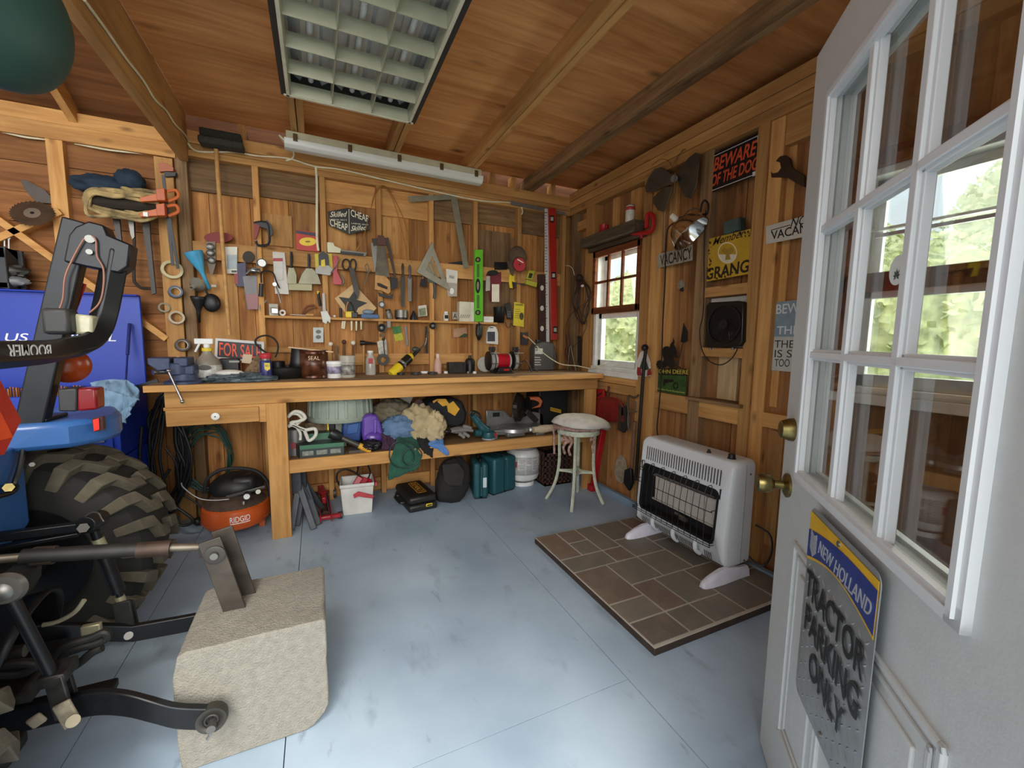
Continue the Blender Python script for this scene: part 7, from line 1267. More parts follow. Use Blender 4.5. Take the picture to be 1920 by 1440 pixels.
cu = make('cushion_skirt', B().sph((cx_+.0, cy_, .612), (.185, .18, .026), 30, 12, .12, 4, 5), CP, t); seat = B()
def cf(u, v):
    a = 2*math.pi*u; r = v; k = 1+.05*math.sin(3*a+1)+.03*math.sin(5*a); x = cx_+.02+math.cos(a)*(.25 if math.cos(a) > 0 else .215)*r*k; y = cy_+math.sin(a)*.20*r*k
    return Vector((x, y, .655+.026*math.sqrt(max(0, 1-r**4))-.05*(x-cx_)-1.6*max(0, x-cx_-.10)**2-(.03*r**6)+.008*noise.noise(Vector((x*14, y*14, 0)))))
make('seat_cushion', seat.grid(cf, 48, 12), CU, t, solid=.03, ang=80)
for px_, py_, s_ in ((1058, 815, 1), (1068, 818, 1), (1112, 815, 1)):
    p0 = pt(px_, py_, Y=2.58 if px_ != 1112 else 2.60); make('tie', B().tube([p0, p0+Vector((.012, -.01, -.05)), p0+Vector((-.012, -.012, -.09)), p0+Vector((.004, -.01, -.14))], .010, 6, smooth=4).tube([p0+Vector((-.02, -.01, -.015)), p0+Vector((-.03, -.015, -.04)), p0+Vector((-.008, -.015, -.03))], .008, 6, smooth=4), CP, t)
p0 = pt(1037, 800, Y=2.86); make('tie', B().tube([p0, p0+Vector((.004, -.01, -.06)), p0+Vector((.008, -.01, -.14)), p0+Vector((.012, -.01, -.22))], .009, 6, smooth=4), CP, t)
# red items at the right end
t = thing('steel_channel', 'tall narrow red painted metal channel standing behind the stool', 'channel', (2.12, 2.9, 0)); make('channel', B().bar(fl(1111, 918)+Vector((0, 0, .002)), pt(1131, 805, X=2.17), .05, .03, (1, 0, 0)), mat('#a8141c', .35), t, bevel=.003); make('foot_plate', B().box(2.07, 2.13, 2.84, 2.90, 0, .055), mat('#a8141c', .35), t, bevel=.003)
RD = mat('#7c201c', .5, var=.2)
t = thing('dustpan', 'red ribbed dustpan hanging on the right wall beyond the bench end', 'dustpan', rw(1140, 790, .0)); pan = B(); X_ = 2.17
make('pan', B().prism([pt(x, y, X=X_) for x, y in ((1114, 790), (1116, 762), (1120, 750), (1130, 745), (1152, 746), (1162, 752), (1168, 764), (1170, 792))], (.02, 0, 0)), RD, t, bevel=.004)
for k in range(7): make('rib', B().bar(pt(1119+k*7.2, 788, X=X_-.001), pt(1122+k*6.2, 757, X=X_-.001), .005, .006), mat('#7d1c1a', .45), t)
make('rim', B().tube([pt(x, y, X=X_-.004) for x, y in ((1114, 790), (1116, 762), (1121, 749), (1131, 744.5), (1152, 746), (1163, 752), (1168, 764))], .004, 6, smooth=3), mat('#8f2a28', .4), t); make('handle', B().bar(pt(1139, 748, X=X_-.005), pt(1142, 724, X=X_-.005), .022, .012), mat('#5a2a20', .5), t, bevel=.004)
t = thing('red_tool_box', 'red metal box corner showing above the dustpan', 'box', rw(1125, 745, .0)); make('box', B().prism([pt(x, y, X=2.2) for x, y in ((1115, 730), (1134, 729), (1136, 747), (1115, 748))], (-.02, 0, 0)), mat('#a3161c', .4), t, bevel=.002); make('bracket', B().bar(pt(1116, 744, X=2.175), pt(1128, 737, X=2.175), .012, .003), DARK, t)
t = thing('hand_brush', 'dark bristled hand brush hanging beside the red dustpan', 'brush', rw(1166, 808, .0)); make('bristles', B().prism([pt(x, y, X=2.17) for x, y in ((1160, 760), (1172, 762), (1174, 800), (1168, 812), (1158, 806))], (.03, 0, 0)), mat('#2c241e', .95, var=.4, sc_=60, bump=.9), t, bevel=.006); make('block', B().prism([pt(x, y, X=2.165) for x, y in ((1160, 758), (1165, 758), (1163, 806), (1158, 806))], (.02, 0, 0)), mat('#3a2c22', .7), t)
t = thing('cant_hook', 'long dark iron bar tool standing against the right wall beside the window', 'bar', rw(1196, 900, .03)); make('shaft', B().tube([pt(x, y, X=2.15) for x, y in ((1211, 655), (1207, 690), (1202, 760), (1197, 830), (1192, 900))], .012, 10, smooth=3), mat('#221f1d', .5, .4), t); make('eye', B().sph(pt(1209, 652, X=2.15), .026, 14, 10), mat('#221f1d', .5, .4), t)
t = thing('hook_tool', 'rusty curved hook tool hanging left of the dark iron bar', 'hook', rw(1186, 830, .02)); make('frame', B().tube([pt(x, y, X=2.16) for x, y in ((1197, 741), (1188, 746), (1179, 742), (1177, 760), (1180, 790), (1178, 808))], .008, 8, smooth=4), mat('#5b4a3a', .6, .4), t); make('chrome_strip', B().tube([pt(x, y, X=2.155) for x, y in ((1192, 752), (1190, 772), (1180, 770), (1177, 792), (1180, 808))], .005, 8, smooth=4), CHROME, t); make('cross_bar', B().bar(pt(1176, 771, X=2.157), pt(1194, 772, X=2.157), .008, .008), STEEL, t)
t = thing('splitting_maul', 'brown wooden shaft with dark iron head standing behind the heater edge', 'maul', rw(1183, 905, .04)); make('shaft', B().tube([pt(x, y, X=2.14) for x, y in ((1190, 790), (1187, 840), (1184, 880))], .014, 10, smooth=3), mat('#6a4a34', .6, var=.25, sc_=30), t); make('head', B().prism([pt(x, y, X=2.15) for x, y in ((1176, 880), (1188, 876), (1190, 905), (1184, 920), (1174, 905))], (-.03, 0, 0)), mat('#242220', .5, .5), t, bevel=.006)
one('steel_pipe', 'grey steel pipe leaning on the wall behind the stool', 'pipe', B().cyl(pt(1107, 870, X=2.16), pt(1110, 800, X=2.17), .010), mat('#5c5f66', .4, .7))
one('stone_patch', 'pale mottled patch of filler on the boards left of the heater', 'patch', B().prism([pt(1165+11*math.cos(a*.393)+random.uniform(-1.5, 1.5), 880+27*math.sin(a*.393), X=2.268) for a in range(16)], (-.004, 0, 0)), mat('#9a8a72', .9, var=.35, sc_=30))
# ---------------------------------------------------------------- right wall
def R(nm, lab, cat, x, y, d=0, group=None): return thing(nm, lab, cat, rw(x, y, d), group)
def rpart(nm, pts, m, par, d=.0, t=.005, bevel=.0006): return make(nm, rpoly(pts, d, t), m, par, bevel=bevel)
def rtube(pts, r, d=0, sm=4, n=8, **k): return B().tube([rw(x, y, d) for x, y in pts], r, n, smooth=sm, **k)
def rtext(s, par, bl, br, tl, m, d, **k):
    a, e, h = rw(*bl, d), rw(*br, d), rw(*tl, d); return text(s, par, a, e-a, h-a, m, **k)
one('window_shelf', 'thick weathered plank shelf above the small window', 'shelf', B().box(2.09, 2.2, 2.47, 3.15, 2.07, 2.15), wood('driftwood', '#6b5c49', '#3f3327', 'Y', .8, stain_amt=.7), bevel=.006)
one('plank_bracket', 'dark weathered board hung under the plank shelf', 'board', B().box(2.165, 2.2, 2.45, 3.14, 2.035, 2.068), wood('driftwood', '#6b5c49', '#3f3327', 'Y'), bevel=.003)
t = R('enamel_cup', 'small red enamel cup at the left end of the plank shelf', 'cup', 1138, 432); p = pt(1139, 428, X=2.15); make('cup', B().lathe([(.034, 0), (.038, .06), (.035, .06), (.03, .005)], (2.15, 2.90, 2.151), n=20, cap=False), RED, t, solid=.003); make('handle', B().tube([(2.13, 2.86, 2.2), (2.12, 2.83, 2.195), (2.12, 2.83, 2.17), (2.13, 2.86, 2.165)], .005, 6, smooth=3), RED, t)
t = R('varnish_can', 'tall white and red tin standing on the plank shelf', 'can', 1190, 412); make('can', B().lathe([(.033, 0), (.034, .003), (.034, .115), (.032, .12)], (2.14, 2.575, 2.151), n=24), mat('#cfcabc', .35, var=.15, sc_=40), t); make('red_band', B().lathe([(.0345, .088), (.0345, .112)], (2.14, 2.575, 2.151), n=24, cap=False), mat('#b03a34', .4), t, solid=.0004); make('lid', B().cyl((2.14, 2.575, 2.271), (2.14, 2.575, 2.277), .033), STEEL, t)
t = R('red_clamp', 'red cast iron clamp hanging at the right end of the plank shelf', 'clamp', 1212, 440); make('frame', B().tube([pt(x, y, X=2.16) for x, y in ((1186, 438), (1206, 437), (1222, 432), (1226, 412), (1222, 402), (1214, 404), (1212, 428))], .016, 8, smooth=5), RED, t); make('screw', B().cyl(pt(1203, 438, X=2.16), pt(1203, 447, X=2.16), .010), RED, t)
# propeller
PR = mat('#5c564c', .42, .55, var=.25, sc_=12); t = R('metal_propeller', 'large dark three-bladed metal propeller hung high on the right wall', 'propeller', 1266, 330)
def blade(pts, d, tw):
    c0 = rw(1266, 325, d); P = [rw(x, y, d) for x, y in pts]; b = B(); n = len(P); top = [p+Vector((-.02-tw*(p.z-c0.z), 0, 0)) for p in P]; b.prism(P, (-.006, 0, 0)); b.v = [tuple(Vector(v)+Vector((-tw*((Vector(v)-c0).y), 0, 0))) for v in b.v]; return b
make('blade', blade([(1262, 330), (1255, 322), (1243, 314), (1232, 318), (1222, 335), (1216, 352), (1218, 362), (1232, 361), (1250, 350), (1262, 345)], .02, .12), PR, t, bevel=.002); make('blade', blade([(1250, 350), (1232, 361), (1222, 370), (1222, 380), (1232, 394), (1243, 397), (1250, 386), (1262, 350)], .035, -.08), PR, t, bevel=.002); make('blade', blade([(1270, 328), (1280, 312), (1298, 294), (1310, 287), (1317, 290), (1316, 312), (1312, 348), (1300, 374), (1288, 370), (1276, 350)], .03, -.10), PR, t, bevel=.002)
make('hub', B().cyl(rw(1264, 335, .0), rw(1264, 335, .09), .022, n=20), mat('#4a453e', .45, .5), t); make('pin', rtube([(1266, 325), (1265, 350), (1264, 370)], .004, .09, 2), mat('#8a7a55', .4, .6), t)
make('hanging_wire', rtube([(1266, 325), (1268, 305), (1278, 283), (1286, 280), (1272, 290), (1262, 310)], .0018, .01, 5, 6), mat('#7a5a34', .5, .6), t); make('hanging_wire', rtube([(1262, 322), (1256, 305), (1240, 298), (1222, 310)], .0014, .01, 5, 6), mat('#7a5a34', .5, .6), t)
# clamp lamp
t = R('clamp_lamp', 'shiny aluminium clamp-on reflector lamp hooked on the right wall', 'lamp', 1290, 450); c0 = pt(1290, 438, X=2.1); rim = pt(1310, 430, X=2.02); axd = (pt(1312, 437, X=2.03)-pt(1272, 432, X=2.14)).normalized()
axd = Vector((.30, -.62, -.73)).normalized(); a0 = pt(1270, 414, X=2.03)
make('reflector', B().lathe([(.02, 0), (.05, .012), (.085, .045), (.108, .09), (.118, .125), (.122, .128)], a0, axd, 44, cap=False), mat('#cfcbc4', .12, 1, var=.04), t, solid=.0015); make('socket', B().cyl(a0-axd*.05, a0+axd*.015, .019), mat('#d6d0c0', .4), t); make('bulb', B().sph(a0+axd*.06, .03, 18, 12), mat('#e9e5da', .2), t)
make('guard_loop', B().tube([pt(x, y, X=2.1) for x, y in ((1276, 411), (1290, 396), (1302, 391), (1314, 397))], .004, 6, smooth=4), STEEL, t); make('hook', B().tube([pt(x, y, X=2.14) for x, y in ((1313, 398), (1316, 382), (1322, 376), (1328, 384), (1326, 400), (1318, 402))], .006, 8, smooth=5), BLACK, t)
make('lamp_cord', B().tube([pt(x, y, X=2.14) for x, y in ((1268, 415), (1252, 430), (1248, 470), (1247, 520), (1243, 600), (1240, 700), (1236, 760), (1232, 800), (1234, 822))], .0045, 8, smooth=5), mat('#1f1512', .5), t)
one('pull_chain', 'thin pale cord hanging straight down left of the clamp lamp', 'cord', rtube([(1247, 378), (1246, 420), (1245, 470)], .003, .005, 2), mat('#a89878', .6))
t = R('dangling_tag', 'small foil tag dangling on a black string below the vacancy sign', 'tag', 1278, 548); make('string', rtube([(1282, 480), (1280, 505), (1280, 524)], .0018, .01, 3, 6), BLACK, t); rpart('foil', [(1278, 524), (1285, 529), (1283, 545), (1272, 541), (1273, 532)], mat('#9a968c', .3, .5, var=.4, sc_=60), t, .01, .006)
rpart('dark_corner', [(1275, 541), (1282, 538), (1282, 547), (1275, 546)], BLACK, t, .0165, .001)
# signs
SGN = mat('#9c9583', .5, var=.2, sc_=12); t = R('vacancy_sign', 'small grey VACANCY sign half hidden by the clamp lamp', 'sign', 1266, 502)
rpart('plate', [(1233, 477), (1299, 458), (1299, 488), (1233, 503)], SGN, t, .002, .003); rtext('VACANCY', t, (1238, 499), (1297, 485), (1238, 479), BLACK, .0055, bold=.01)
t = R('no_vacancy_sign', 'long white NO VACANCY sign partly covered by the open door', 'sign', 1470, 455); x0y = [(1437, 424), (1530, 399), (1530, 440), (1437, 458)]
rpart('plate', x0y, mat('#c6c2b4', .5, var=.1, sc_=10), t, -.012, .003); rtext('VACANCY', t, (1446, 450), (1545, 428), (1446, 434), BLACK, -.0085, bold=.01); rtext('NO', t, (1482, 426), (1512, 419), (1484, 410), BLACK, -.0085, shear=.2, bold=.006)
make('rule_line', B().prism([rw(1446, 431, -.0085), rw(1482, 421, -.0085), rw(1482, 422.5, -.0085), rw(1447.3, 432, -.0085), rw(1447.3, 437, -.0085), rw(1446, 437, -.0085)], (-.0005, 0, 0)), BLACK, t, smooth=False)
t = R('beware_dog_sign', 'black and orange BEWARE OF THE DOG sign high on the right wall', 'sign', 1375, 365); q = [(1329, 293), (1423, 249), (1423, 328), (1328, 363)]
rpart('plate', q, mat('#15151a', .35), t, -.02, .003); bl_ = [rw(x, y, -.0165) for x, y in ((1332, 295.5), (1422, 253.5), (1422, 325), (1331, 359.5))]; c0 = sum(bl_, Vector())/4; make('white_border', B().ring(bl_, [c0+(p-c0)*.965+Vector((0, 0, 0)) for p in bl_], (-.0006, 0, 0)), mat('#d6d6d6', .5), t, smooth=False)
ORN = mat('#d0502c', .5); rtext('BEWARE', t, (1337, 323), (1417, 290), (1340, 297), ORN, -.0165, bold=.02, shear=.12); rtext('OF THE DOG', t, (1333, 351), (1420, 317), (1335, 329), ORN, -.0165, bold=.02, shear=.12)
make('small_sticker', rpoly([(1411, 323), (1421, 319), (1421, 327), (1411, 331)], -.0165, .0006), mat('#d6d0d0', .5), t)
t = R('big_wrench', 'huge brown iron open-end wrench hung by the door', 'wrench', 1478, 345); 
ww = [(1449, 322), (1452, 326), (1462, 324), (1468, 316), (1466, 306), (1458, 303), (1466, 294), (1476, 292), (1485, 298), (1488, 314), (1498, 322), (1512, 330), (1512, 352), (1496, 344), (1480, 334), (1462, 334), (1450, 334)]
rpart('body', ww, mat('#45372b', .5, .5, var=.2), t, -.03, .018, .003)
t = R('green_pouch', 'small dark green cloth packet standing on top of the chipped yellow sign', 'packet', 1378, 440); make('front', B().prism([pt(x, y, X=2.2) for x, y in ((1357, 416), (1385, 407), (1386, 430), (1356, 440))], (.05, 0, 0)), mat('#46564e', .8, var=.2, sc_=25), t, bevel=.004); make('strap', B().prism([pt(x, y, X=2.197) for x, y in ((1384, 408), (1388, 407), (1389, 430), (1385, 431))], (.04, 0, 0)), mat('#33413b', .8), t)
t = R('grange_sign', 'chipped yellow enamel sign with a round emblem on the right wall', 'sign', 1362, 527); YG = mat('#c0992a', .45, var=.12, sc_=10); q = [(1324, 449), (1408, 429), (1408, 513), (1320, 529)]
rpart('plate', q, YG, t, -.02, .003); rtext('Member', t, (1336, 461), (1397, 443), (1337, 447), mat('#3a2416', .6), -.0165, shear=.4, bold=.004); rtext('GRANGE', t, (1322, 526), (1418, 507), (1324, 504), mat('#231813', .5), -.0165, bold=.025)
rn = ell(1364, 474, 18, 20, 28); c0 = rw(1364, 474, -.0165); P = [rw(x, y, -.0165) for x, y in rn]; make('emblem_ring', B().ring(P, [c0+(p-c0)*.9 for p in P], (-.0008, 0, 0)), mat('#e8d8b0', .5), t, smooth=False)
rpart('emblem_field', ell(1364, 477, 15.5, 15, 20, 0, 180), mat('#d8ceb4', .5), t, -.0165, .0004, 0); rpart('sheaf', [(1352, 470), (1358, 464), (1364, 468), (1372, 463), (1377, 469), (1368, 478), (1370, 486), (1360, 488), (1361, 478)], mat('#a5802e', .6), t, -.016, .0006, 0)
rst = B(); rnd = random.Random(5)
for k in range(46):
    e_ = rnd.random(); 
    if k < 20: x, y = 1324+rnd.uniform(0, 9), 452+rnd.uniform(0, 70)
    elif k < 34: x, y = 1386+rnd.uniform(0, 20), 436+rnd.uniform(-2, 9)
    else: x, y = 1324+rnd.uniform(0, 80), 0; y = 524-(x-1324)*.19+rnd.uniform(-5, 2)
    r_ = rnd.uniform(.7, 2.4); rst.prism([rw(x+r_*rnd.uniform(.6, 1.3)*math.cos(a*1.05), y+r_*rnd.uniform(.7, 1.5)*math.sin(a*1.05), -.0160) for a in range(6)], (-.0007, 0, 0))
make('rust_chips', rst, mat('#3a2116', .8), t, smooth=False)
t = R('warning_sign', 'grey-blue and white metal BEWARE sign beside the open door', 'sign', 1470, 697); q = [(1452, 567), (1520, 560), (1516, 700), (1444, 694)]; rpart('plate', q, mat('#bcbfb4', .45, var=.08), t, -.06, .003)
rpart('blue_field', [(1452, 567), (1520, 560), (1518, 632), (1449, 631)], mat('#7f939c', .45, var=.12), t, -.0565, .0006, 0); SW = mat('#d3d8d6', .5)
rtext('BEWARE', t, (1455, 589), (1540, 583), (1456, 571), SW, -.0555, bold=.008); rtext('THE', t, (1456, 627), (1497, 626), (1457, 612), SW, -.0555, bold=.008)
for s_, y, x1 in (('THE DOG', 652, 1545), ('IS SHY', 670, 1520), ('TOO', 687, 1480)): rtext(s_, t, (1452, y), (x1, y+1), (1453, y-14), DARK, -.0565)
t = R('tractor_sign', 'green and black sign lettered in yellow with a tractor picture', 'sign', 1260, 742); q = [(1232, 690), (1288, 692), (1286, 743), (1230, 734)]; rpart('plate', q, mat('#2f4f22', .45, var=.45, sc_=18), t, -.05, .003); rpart('black_header', [(1232, 690), (1288, 692), (1287, 705), (1231, 703)], mat('#20231a', .45), t, -.0465, .0006, 0)
rtext('JOHN DEERE', t, (1232, 702), (1291, 704.5), (1232, 692), mat('#c8b23a', .5), -.0455, bold=.004); rtext('Quality Farm Equipment', t, (1233, 731), (1284, 739), (1233, 727), mat('#b8b85a', .5), -.0465)
c0 = rw(1267, 723, -.0465); tg = B().ring([c0+Vector((0, -.024*math.cos(a*.314), .024*math.sin(a*.314))) for a in range(20)], [c0+Vector((0, -.015*math.cos(a*.314), .015*math.sin(a*.314))) for a in range(20)], (-.0006, 0, 0)); tg.prism([rw(x, y, -.0465) for x, y in ((1244, 711), (1262, 711), (1264, 716), (1248, 718), (1246, 724), (1243, 724))], (-.0006, 0, 0)); make('tractor_picture', tg, mat('#14160f', .5), t, smooth=False)
# metal garden art
IRN = mat('#2c2723', .5, .5); t = R('metal_leaf_art', 'black metal leaf and flower cut-out standing on the tractor sign', 'ornament', 1268, 692)
rpart('leaf', [(1277, 638), (1282, 605), (1285, 612), (1290, 620), (1290, 640), (1283, 643), (1276, 641)], IRN, t, .0, .003); make('stem', rtube([(1281, 642), (1276, 662), (1270, 690)], .003, .004, 3, 6), IRN, t)
rpart('flower', [(1233, 690), (1231, 683), (1233, 677), (1238, 675), (1243, 678), (1245, 674), (1242, 664), (1242, 655), (1246, 650), (1252, 649), (1256, 651), (1258, 645), (1262, 640), (1263, 633), (1265, 640), (1264, 646), (1267, 652), (1270, 660), (1269, 666), (1274, 668), (1268, 671), (1264, 669), (1264, 678), (1266, 688), (1259, 690), (1252, 686), (1246, 690)], IRN, t, .0, .003); make('stem', rtube([(1262, 672), (1268, 684), (1276, 690)], .003, .004, 3, 6), IRN, t)
t = R('tree_plaque', 'white and red arched plaque with a little pine tree under the window corner', 'plaque', 1206, 706); rpart('plate', [(1194, 704), (1195, 676), (1202, 660), (1208, 656), (1215, 664), (1220, 680), (1222, 704), (1208, 707)], mat('#d9cfc6', .5, var=.1), t, .0, .006); rpart('pine_tree', [(1202, 692), (1199, 690), (1208, 664), (1217, 692), (1212, 694)], mat('#33473a', .6, var=.3, sc_=60), t, .006, .001, 0)
rpart('red_house', [(1194, 704), (1195, 688), (1202, 690), (1203, 705)], mat('#8e2b2e', .5), t, .0062, .001, 0); rpart('red_house', [(1214, 694), (1220, 690), (1222, 703), (1213, 705)], mat('#8e2b2e', .5), t, .0062, .001, 0)
# fan
one('white_backer', 'white painted board behind the black box fan', 'board', B().box(2.262, 2.284, 1.64, 1.915, 1.25, 1.55), mat('#cfccc2', .6, var=.06)); FB_ = mat('#111112', .3)
t = R('box_fan', 'black square desk fan standing on the stud shelf of the right wall', 'fan', 1360, 655); q = [(1324, 572), (1330, 567), (1384, 564), (1394, 566), (1392, 640), (1386, 649), (1330, 652), (1322, 648)]; make('housing', B().prism([pt(x, y, X=2.17) for x, y in q], (.06, 0, 0)), FB_, t, bevel=.006)
cc = pt(1357, 608, X=2.168); cc.x = 2.168; make('face_ring', B().lathe([(.108, 0), (.112, .004), (.104, .006)], cc, (-1, 0, 0), 44, cap=False), FB_, t, solid=.002); g = B()
for k in range(40):
    a = 2*math.pi*k/40; a2 = a+.5; g.tube([cc+Vector((-.004, .028*math.cos(a), .028*math.sin(a))), cc+Vector((-.010, .07*math.cos(a+.22), .07*math.sin(a+.22))), cc+Vector((-.003, .106*math.cos(a2), .106*math.sin(a2)))], .0014, 5, smooth=3)
make('grille', g, mat('#1c1c1d', .3), t); make('grille_cap', B().lathe([(.03, 0), (.028, .008), (0, .012)], cc, (-1, 0, 0), 24), mat('#19191a', .3), t)
for x in (1332, 1374): make('foot', B().cyl(pt(x, 652, X=2.2), pt(x, 656, X=2.2), .008), STEEL, t)
make('fan_cord', B().tube([pt(x, y, X=2.165) for x, y in ((1384, 652), (1372, 672), (1352, 684), (1330, 677), (1316, 655), (1312, 620), (1318, 590), (1320, 540), (1320, 480), (1322, 420), (1324, 395))], .0035, 8, smooth=6), mat('#241a15', .5), t)
# corded bundle left of the window
b = B()
for k in range(6):
    r = random.Random(70+k); b.tube([pt(x+r.uniform(-6, 6), y+r.uniform(-5, 5), X=2.17) for x, y in ((1088, 532), (1080, 560), (1083, 590), (1092, 606), (1100, 580), (1104, 552), (1098, 530))], .004, 6, True, 4)
b.tube([pt(x, y, X=2.16) for x, y in ((1095, 570), (1070, 590), (1060, 620), (1066, 650), (1085, 640), (1100, 610), (1094, 590))], .0025, 6, smooth=5)
t = R('cord_bundle', 'tangled brown cord bundle hanging left of the window', 'cord', 1090, 600); make('cords', b, mat('#3a2a20', .5), t); make('reel', B().sph(pt(1086, 521, X=2.15), (.03, .035, .028), 14, 10, .2, 3, 2), mat('#2a241f', .5), t); make('white_tie', B().sph(pt(1092, 536, X=2.13), (.012, .02, .012), 10, 8), WHITE, t)
one('corner_cable', 'thin cream cable arching out of the corner beside the red level', 'cable', B().tube([pt(x, y, X=2.17) for x, y in ((1046, 720), (1045, 600), (1046, 540), (1050, 508), (1062, 498), (1073, 503), (1077, 516))], .003, 6, smooth=5), WIRE)
t = R('yellow_switch_card', 'narrow yellow plate fixed low in the corner left of the window', 'plate', 1080, 690); make('plate', rpoly([(1072, 632), (1086, 630), (1086, 676), (1073, 676)], -.06, .004), mat('#a8902a', .5, var=.3, sc_=30), t); make('dark_edge', rpoly([(1086, 630), (1090, 630), (1090, 686), (1086, 676)], -.06, .02), DARK, t)
one('hand_drill', 'rusty red handled tool hanging in the corner left of the yellow plate', 'tool', B().tube([pt(x, y, X=2.16) for x, y in ((1064, 625), (1066, 645), (1062, 660), (1070, 680), (1078, 695))], [.012, .014, .008, .006], 8, smooth=4), mat('#5a2f22', .6))
one('stirring_rods', 'two thin pale rods leaning in the corner under the tangled cords', 'rods', B().cyl(pt(1068, 650, X=2.15), pt(1064, 697, X=2.15), .004).cyl(pt(1070, 648, X=2.15), pt(1080, 697, X=2.15), .005), mat('#8d8478', .4, .5))
# ---------------------------------------------------------------- left bay
HULL = mat('#24473f', .5, var=.15, sc_=6)
b = B(); P = [pt(-190, -120, Y=1.25), pt(-90, -40, Y=1.3), pt(-10, 15, Y=1.36), pt(40, 48, Y=1.42), pt(72, 72, Y=1.46), pt(92, 87, Y=1.49), pt(101, 95, Y=1.5)]
b.tube(P, [.20, .185, .165, .15, .125, .085, .02], 20, smooth=1, flat=.62); one('kayak', 'dark green rounded plastic boat end hanging overhead at the left', 'boat', b, HULL, ang=80, sub=2)
t = T('saw_blade', 'brown toothed circular saw blade hung on the left-bay brace', 'saw blade', 60, 430, .05); c0 = bw(61, 400, .045); tb = B(); n = 32; tb.prism([c0+Vector((math.cos(a*math.pi/n+.06*(a % 2))*(.098-.009*(a % 2)), .45*math.sin(a*math.pi/n+.06*(a % 2))*(.098-.009*(a % 2)), .82*math.sin(a*math.pi/n+.06*(a % 2))*(.098-.009*(a % 2)))) for a in range(2*n)], (0, -.003, 0)); make('blade', tb, mat('#5a4738', .45, .5, var=.3), t); make('worn_centre', B().lathe([(.036, .0), (.036, .0042), (0, .0042)], c0, (0, -.88, .48), 30), mat('#8d7f6e', .5, .5), t); make('arbor_hole', B().lathe([(.009, .0043), (.009, .005), (0, .005)], c0, (0, -.88, .48), 14), BLACK, t)
flat('old_blade', 'dull grey blade tip sticking up behind the brown saw blade', 'blade', [(38, 337), (52, 339), (84, 356), (95, 368), (98, 382), (70, 380), (50, 360)], mat('#4d443c', .5, .4), -.02, .004)
for k, x in enumerate((10, 18)):
    t = T('wrench', ('combination wrench hanging at the far left edge', 'combination wrench hanging right of the far-left wrench')[k], 'wrench', x, 476, .0); part('shank', [(x-2, 448), (x+1, 448), (x+1, 472), (x-2, 472)], CHROME, t, .01, .006); part('jaw', [(x-4, 440), (x-1.5, 446), (x, 446), (x+2.5, 440), (x+3, 449), (x-3.5, 449)], CHROME, t, .01, .007); part('ring', ell(x-.5, 475, 3.5, 4, 12), CHROME, t, .01, .007)
t = T('parts_rack', 'dark grey open plastic bin with parts standing on the blue chest lid', 'bin', 30, 545, .0); x1 = bw(50, 500).x; make('housing', B().box(-1.95, x1-.02, 3.36, 3.48, 1.525, 1.56).box(-1.95, x1-.02, 3.36, 3.48, 1.69, 1.75).box(x1-.06, x1-.02, 3.36, 3.48, 1.525, 1.75).box(-1.95, x1, 3.47, 3.49, 1.525, 1.75), mat('#2c2d30', .5), t, bevel=.004); make('metal_parts', B().sph((-1.62, 3.42, 1.63), (.11, .04, .04), 24, 14, .25, 4, 2), IRON, t); make('pale_parts', B().sph((-1.60, 3.41, 1.57), (.10, .04, .03), 24, 14, .2, 4, 8), mat('#77777a', .5, .2), t)
one('white_tape', 'small white roll on top of the blue tool chest lid', 'tape', B().cyl(pt(96, 545, Y=3.42), pt(96, 540, Y=3.42)+Vector((0, .0, .012)), .02), WHITE)
bb = B().sph(bw(190, 348, .06), (.12, .06, .05), 30, 18, .3, 2, 5).sph(bw(243, 340, .06), (.065, .06, .06), 26, 16, .25, 2, 8); one('blue_bag', 'dark blue cloth bag tucked on the brace behind the roll bar', 'bag', bb, mat('#182c3d', .8, var=.2, sc_=14), ang=80)
b = B(); 
for k in range(9):
    r = random.Random(90+k); b.tube([bw(x+r.uniform(-5, 5), y+r.uniform(-6, 6)+k*1.8-8, .10+.006*k) for x, y in ((300, 372), (260, 366), (215, 360), (175, 362), (163, 376), (172, 392), (215, 400), (262, 404), (300, 400))], .010, 8, smooth=5)
t = T('rope_hank', 'cream and dark rope hank tied under the blue cloth bag', 'rope', 230, 405, .05); make('strands', b, mat('#a08a5c', .85, var=.65, sc_=16), t); make('dark_core', B().tube([bw(x, y, .10) for x, y in ((172, 378), (210, 382), (260, 386), (300, 386))], .035, 10, smooth=3), mat('#2a2119', .9), t); make('white_tag', B().box(bw(241, 0, .17).x, bw(250, 0, .17).x, 3.30, 3.31, bw(0, 379, .17).z, bw(0, 370, .17).z), WHITE, t)
OC = mat('#c0602a', .45, var=.1)
for k, (y, lab) in enumerate(((365, 'upper orange bar clamp on the tape-roll stud'), (393, 'lower orange bar clamp hooked below the upper one'))):
    t = T('clamp_bar', lab, 'clamp', 318, 500-k*14, .05); part('jaw', [(265, y+8), (298, y), (312, y-6), (312, y+14), (298, y+14), (266, y+16)], OC, t, .165, .03, .003); part('slide', [(297, y-6), (313, y-8), (315, y+15), (299, y+15)], mat('#b8561f', .45), t, .15, .05, .003); make('grip', B().tube([bw(x, yy, .16) for x, yy in ((314, y-6), (330, y-8), (334, y+4), (316, y+12))], .010, 8, smooth=4), OC, t); make('bar', B().bar(bw(306+8*k, 328+60*k, .14), bw(324+10*k, 498+6*k, .09), .016, .008, (1, 0, 0)), DARK, t)
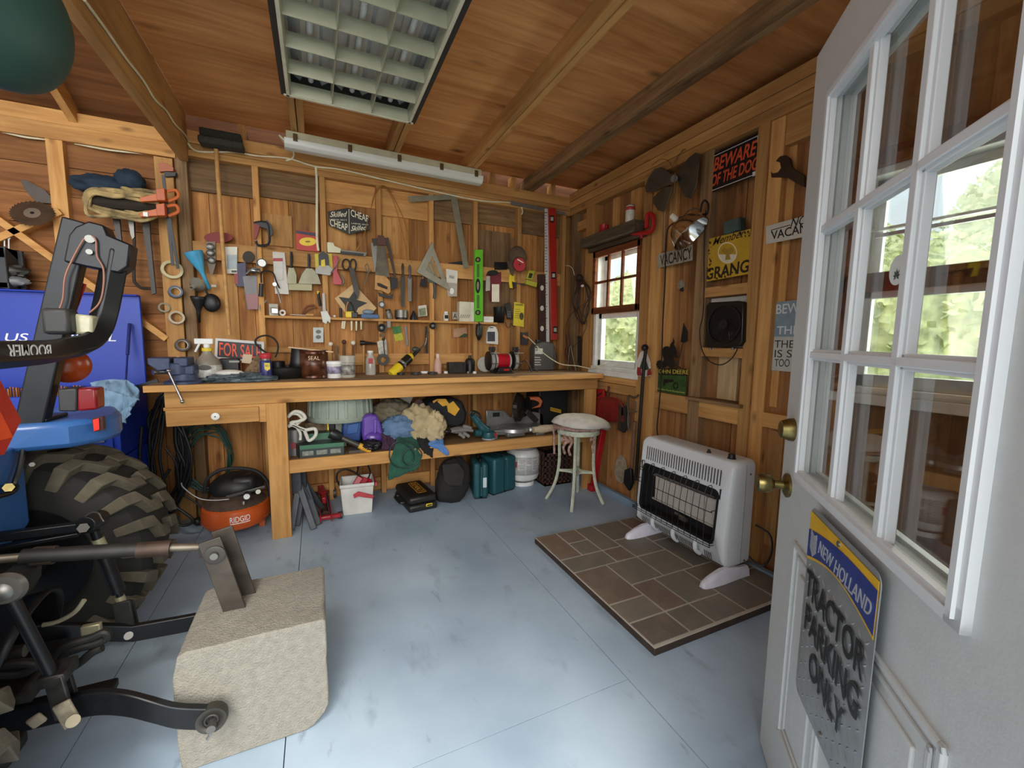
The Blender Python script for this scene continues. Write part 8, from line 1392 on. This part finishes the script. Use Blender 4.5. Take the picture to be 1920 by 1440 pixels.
t = T('trigger_clamp', 'faded orange and black pistol-grip tool on the stud top', 'clamp', 318, 335, .02); part('head', [(300, 309), (315, 309), (328, 318), (327, 324), (312, 324), (302, 325)], mat('#a85a35', .5), t, .01, .03); part('grip', [(310, 325), (333, 326), (331, 333), (312, 334)], DARK, t, .01, .03)
for k, (pts, lab) in enumerate((([(213, 410), (226, 412), (230, 450), (233, 500), (226, 505), (222, 460)], 'dark pair of tongs hanging left under the rope hank'), ([(241, 410), (252, 409), (254, 445), (250, 450), (246, 440)], 'steel clamp jaw hanging in the middle under the rope hank'), ([(266, 408), (281, 406), (284, 450), (294, 550), (286, 553), (278, 490)], 'long dark iron bar hanging under the rope hank, nearest the post'))): flat('hanging_bar', lab, 'bar', pts, (mat('#3d3a38', .4, .6), STEEL, mat('#38332f', .45, .5))[k], .05, .016)
one('bent_rod', 'dark bent iron rod curving from the rope hank toward the long bar', 'rod', rodx([(250, 412), (252, 470), (251, 520), (255, 532), (266, 540), (284, 541)], .009, .05, 5), mat('#3a322c', .45, .5))
def tape(lab, cx, cy, r, wd, m, d=.02, core=None):
    t = T('tape_roll', lab, 'tape', cx, cy+r*250, d); c0 = bw(cx, cy, d); ro, ri = r, r*.72; tl = Vector((.35, -1, .15)).normalized(); make('roll', B().lathe([(ri, 0), (ro, 0), (ro, wd), (ri, wd), (ri, 0)], c0, tl, 36, cap=False), m, t); make('core', B().lathe([(ri*.99, .002), (ri*.99, wd-.002)], c0, tl, 30, cap=False), core or mat('#a8855a', .7), t, solid=.003)
tape('big cream tape roll hung highest on the corner stud', 322, 507, .058, .025, mat('#c3b78e', .6), .018); tape('blue and white tape roll below the big cream one', 328, 549, .038, .045, mat('#56657a', .5), .018, mat('#cfcab8', .5)); tape('grey-green tape roll on the left edge of the corner stud', 307, 578, .031, .03, mat('#8c8a70', .6), .005); tape('pale narrow tape ring second from the bottom on the corner stud', 330, 597, .043, .04, mat('#b9ab93', .5), .018); tape('black and clear tape ring lowest on the corner stud', 341, 648, .041, .045, mat('#4b4641', .4), .018, mat('#cfcabf', .4))
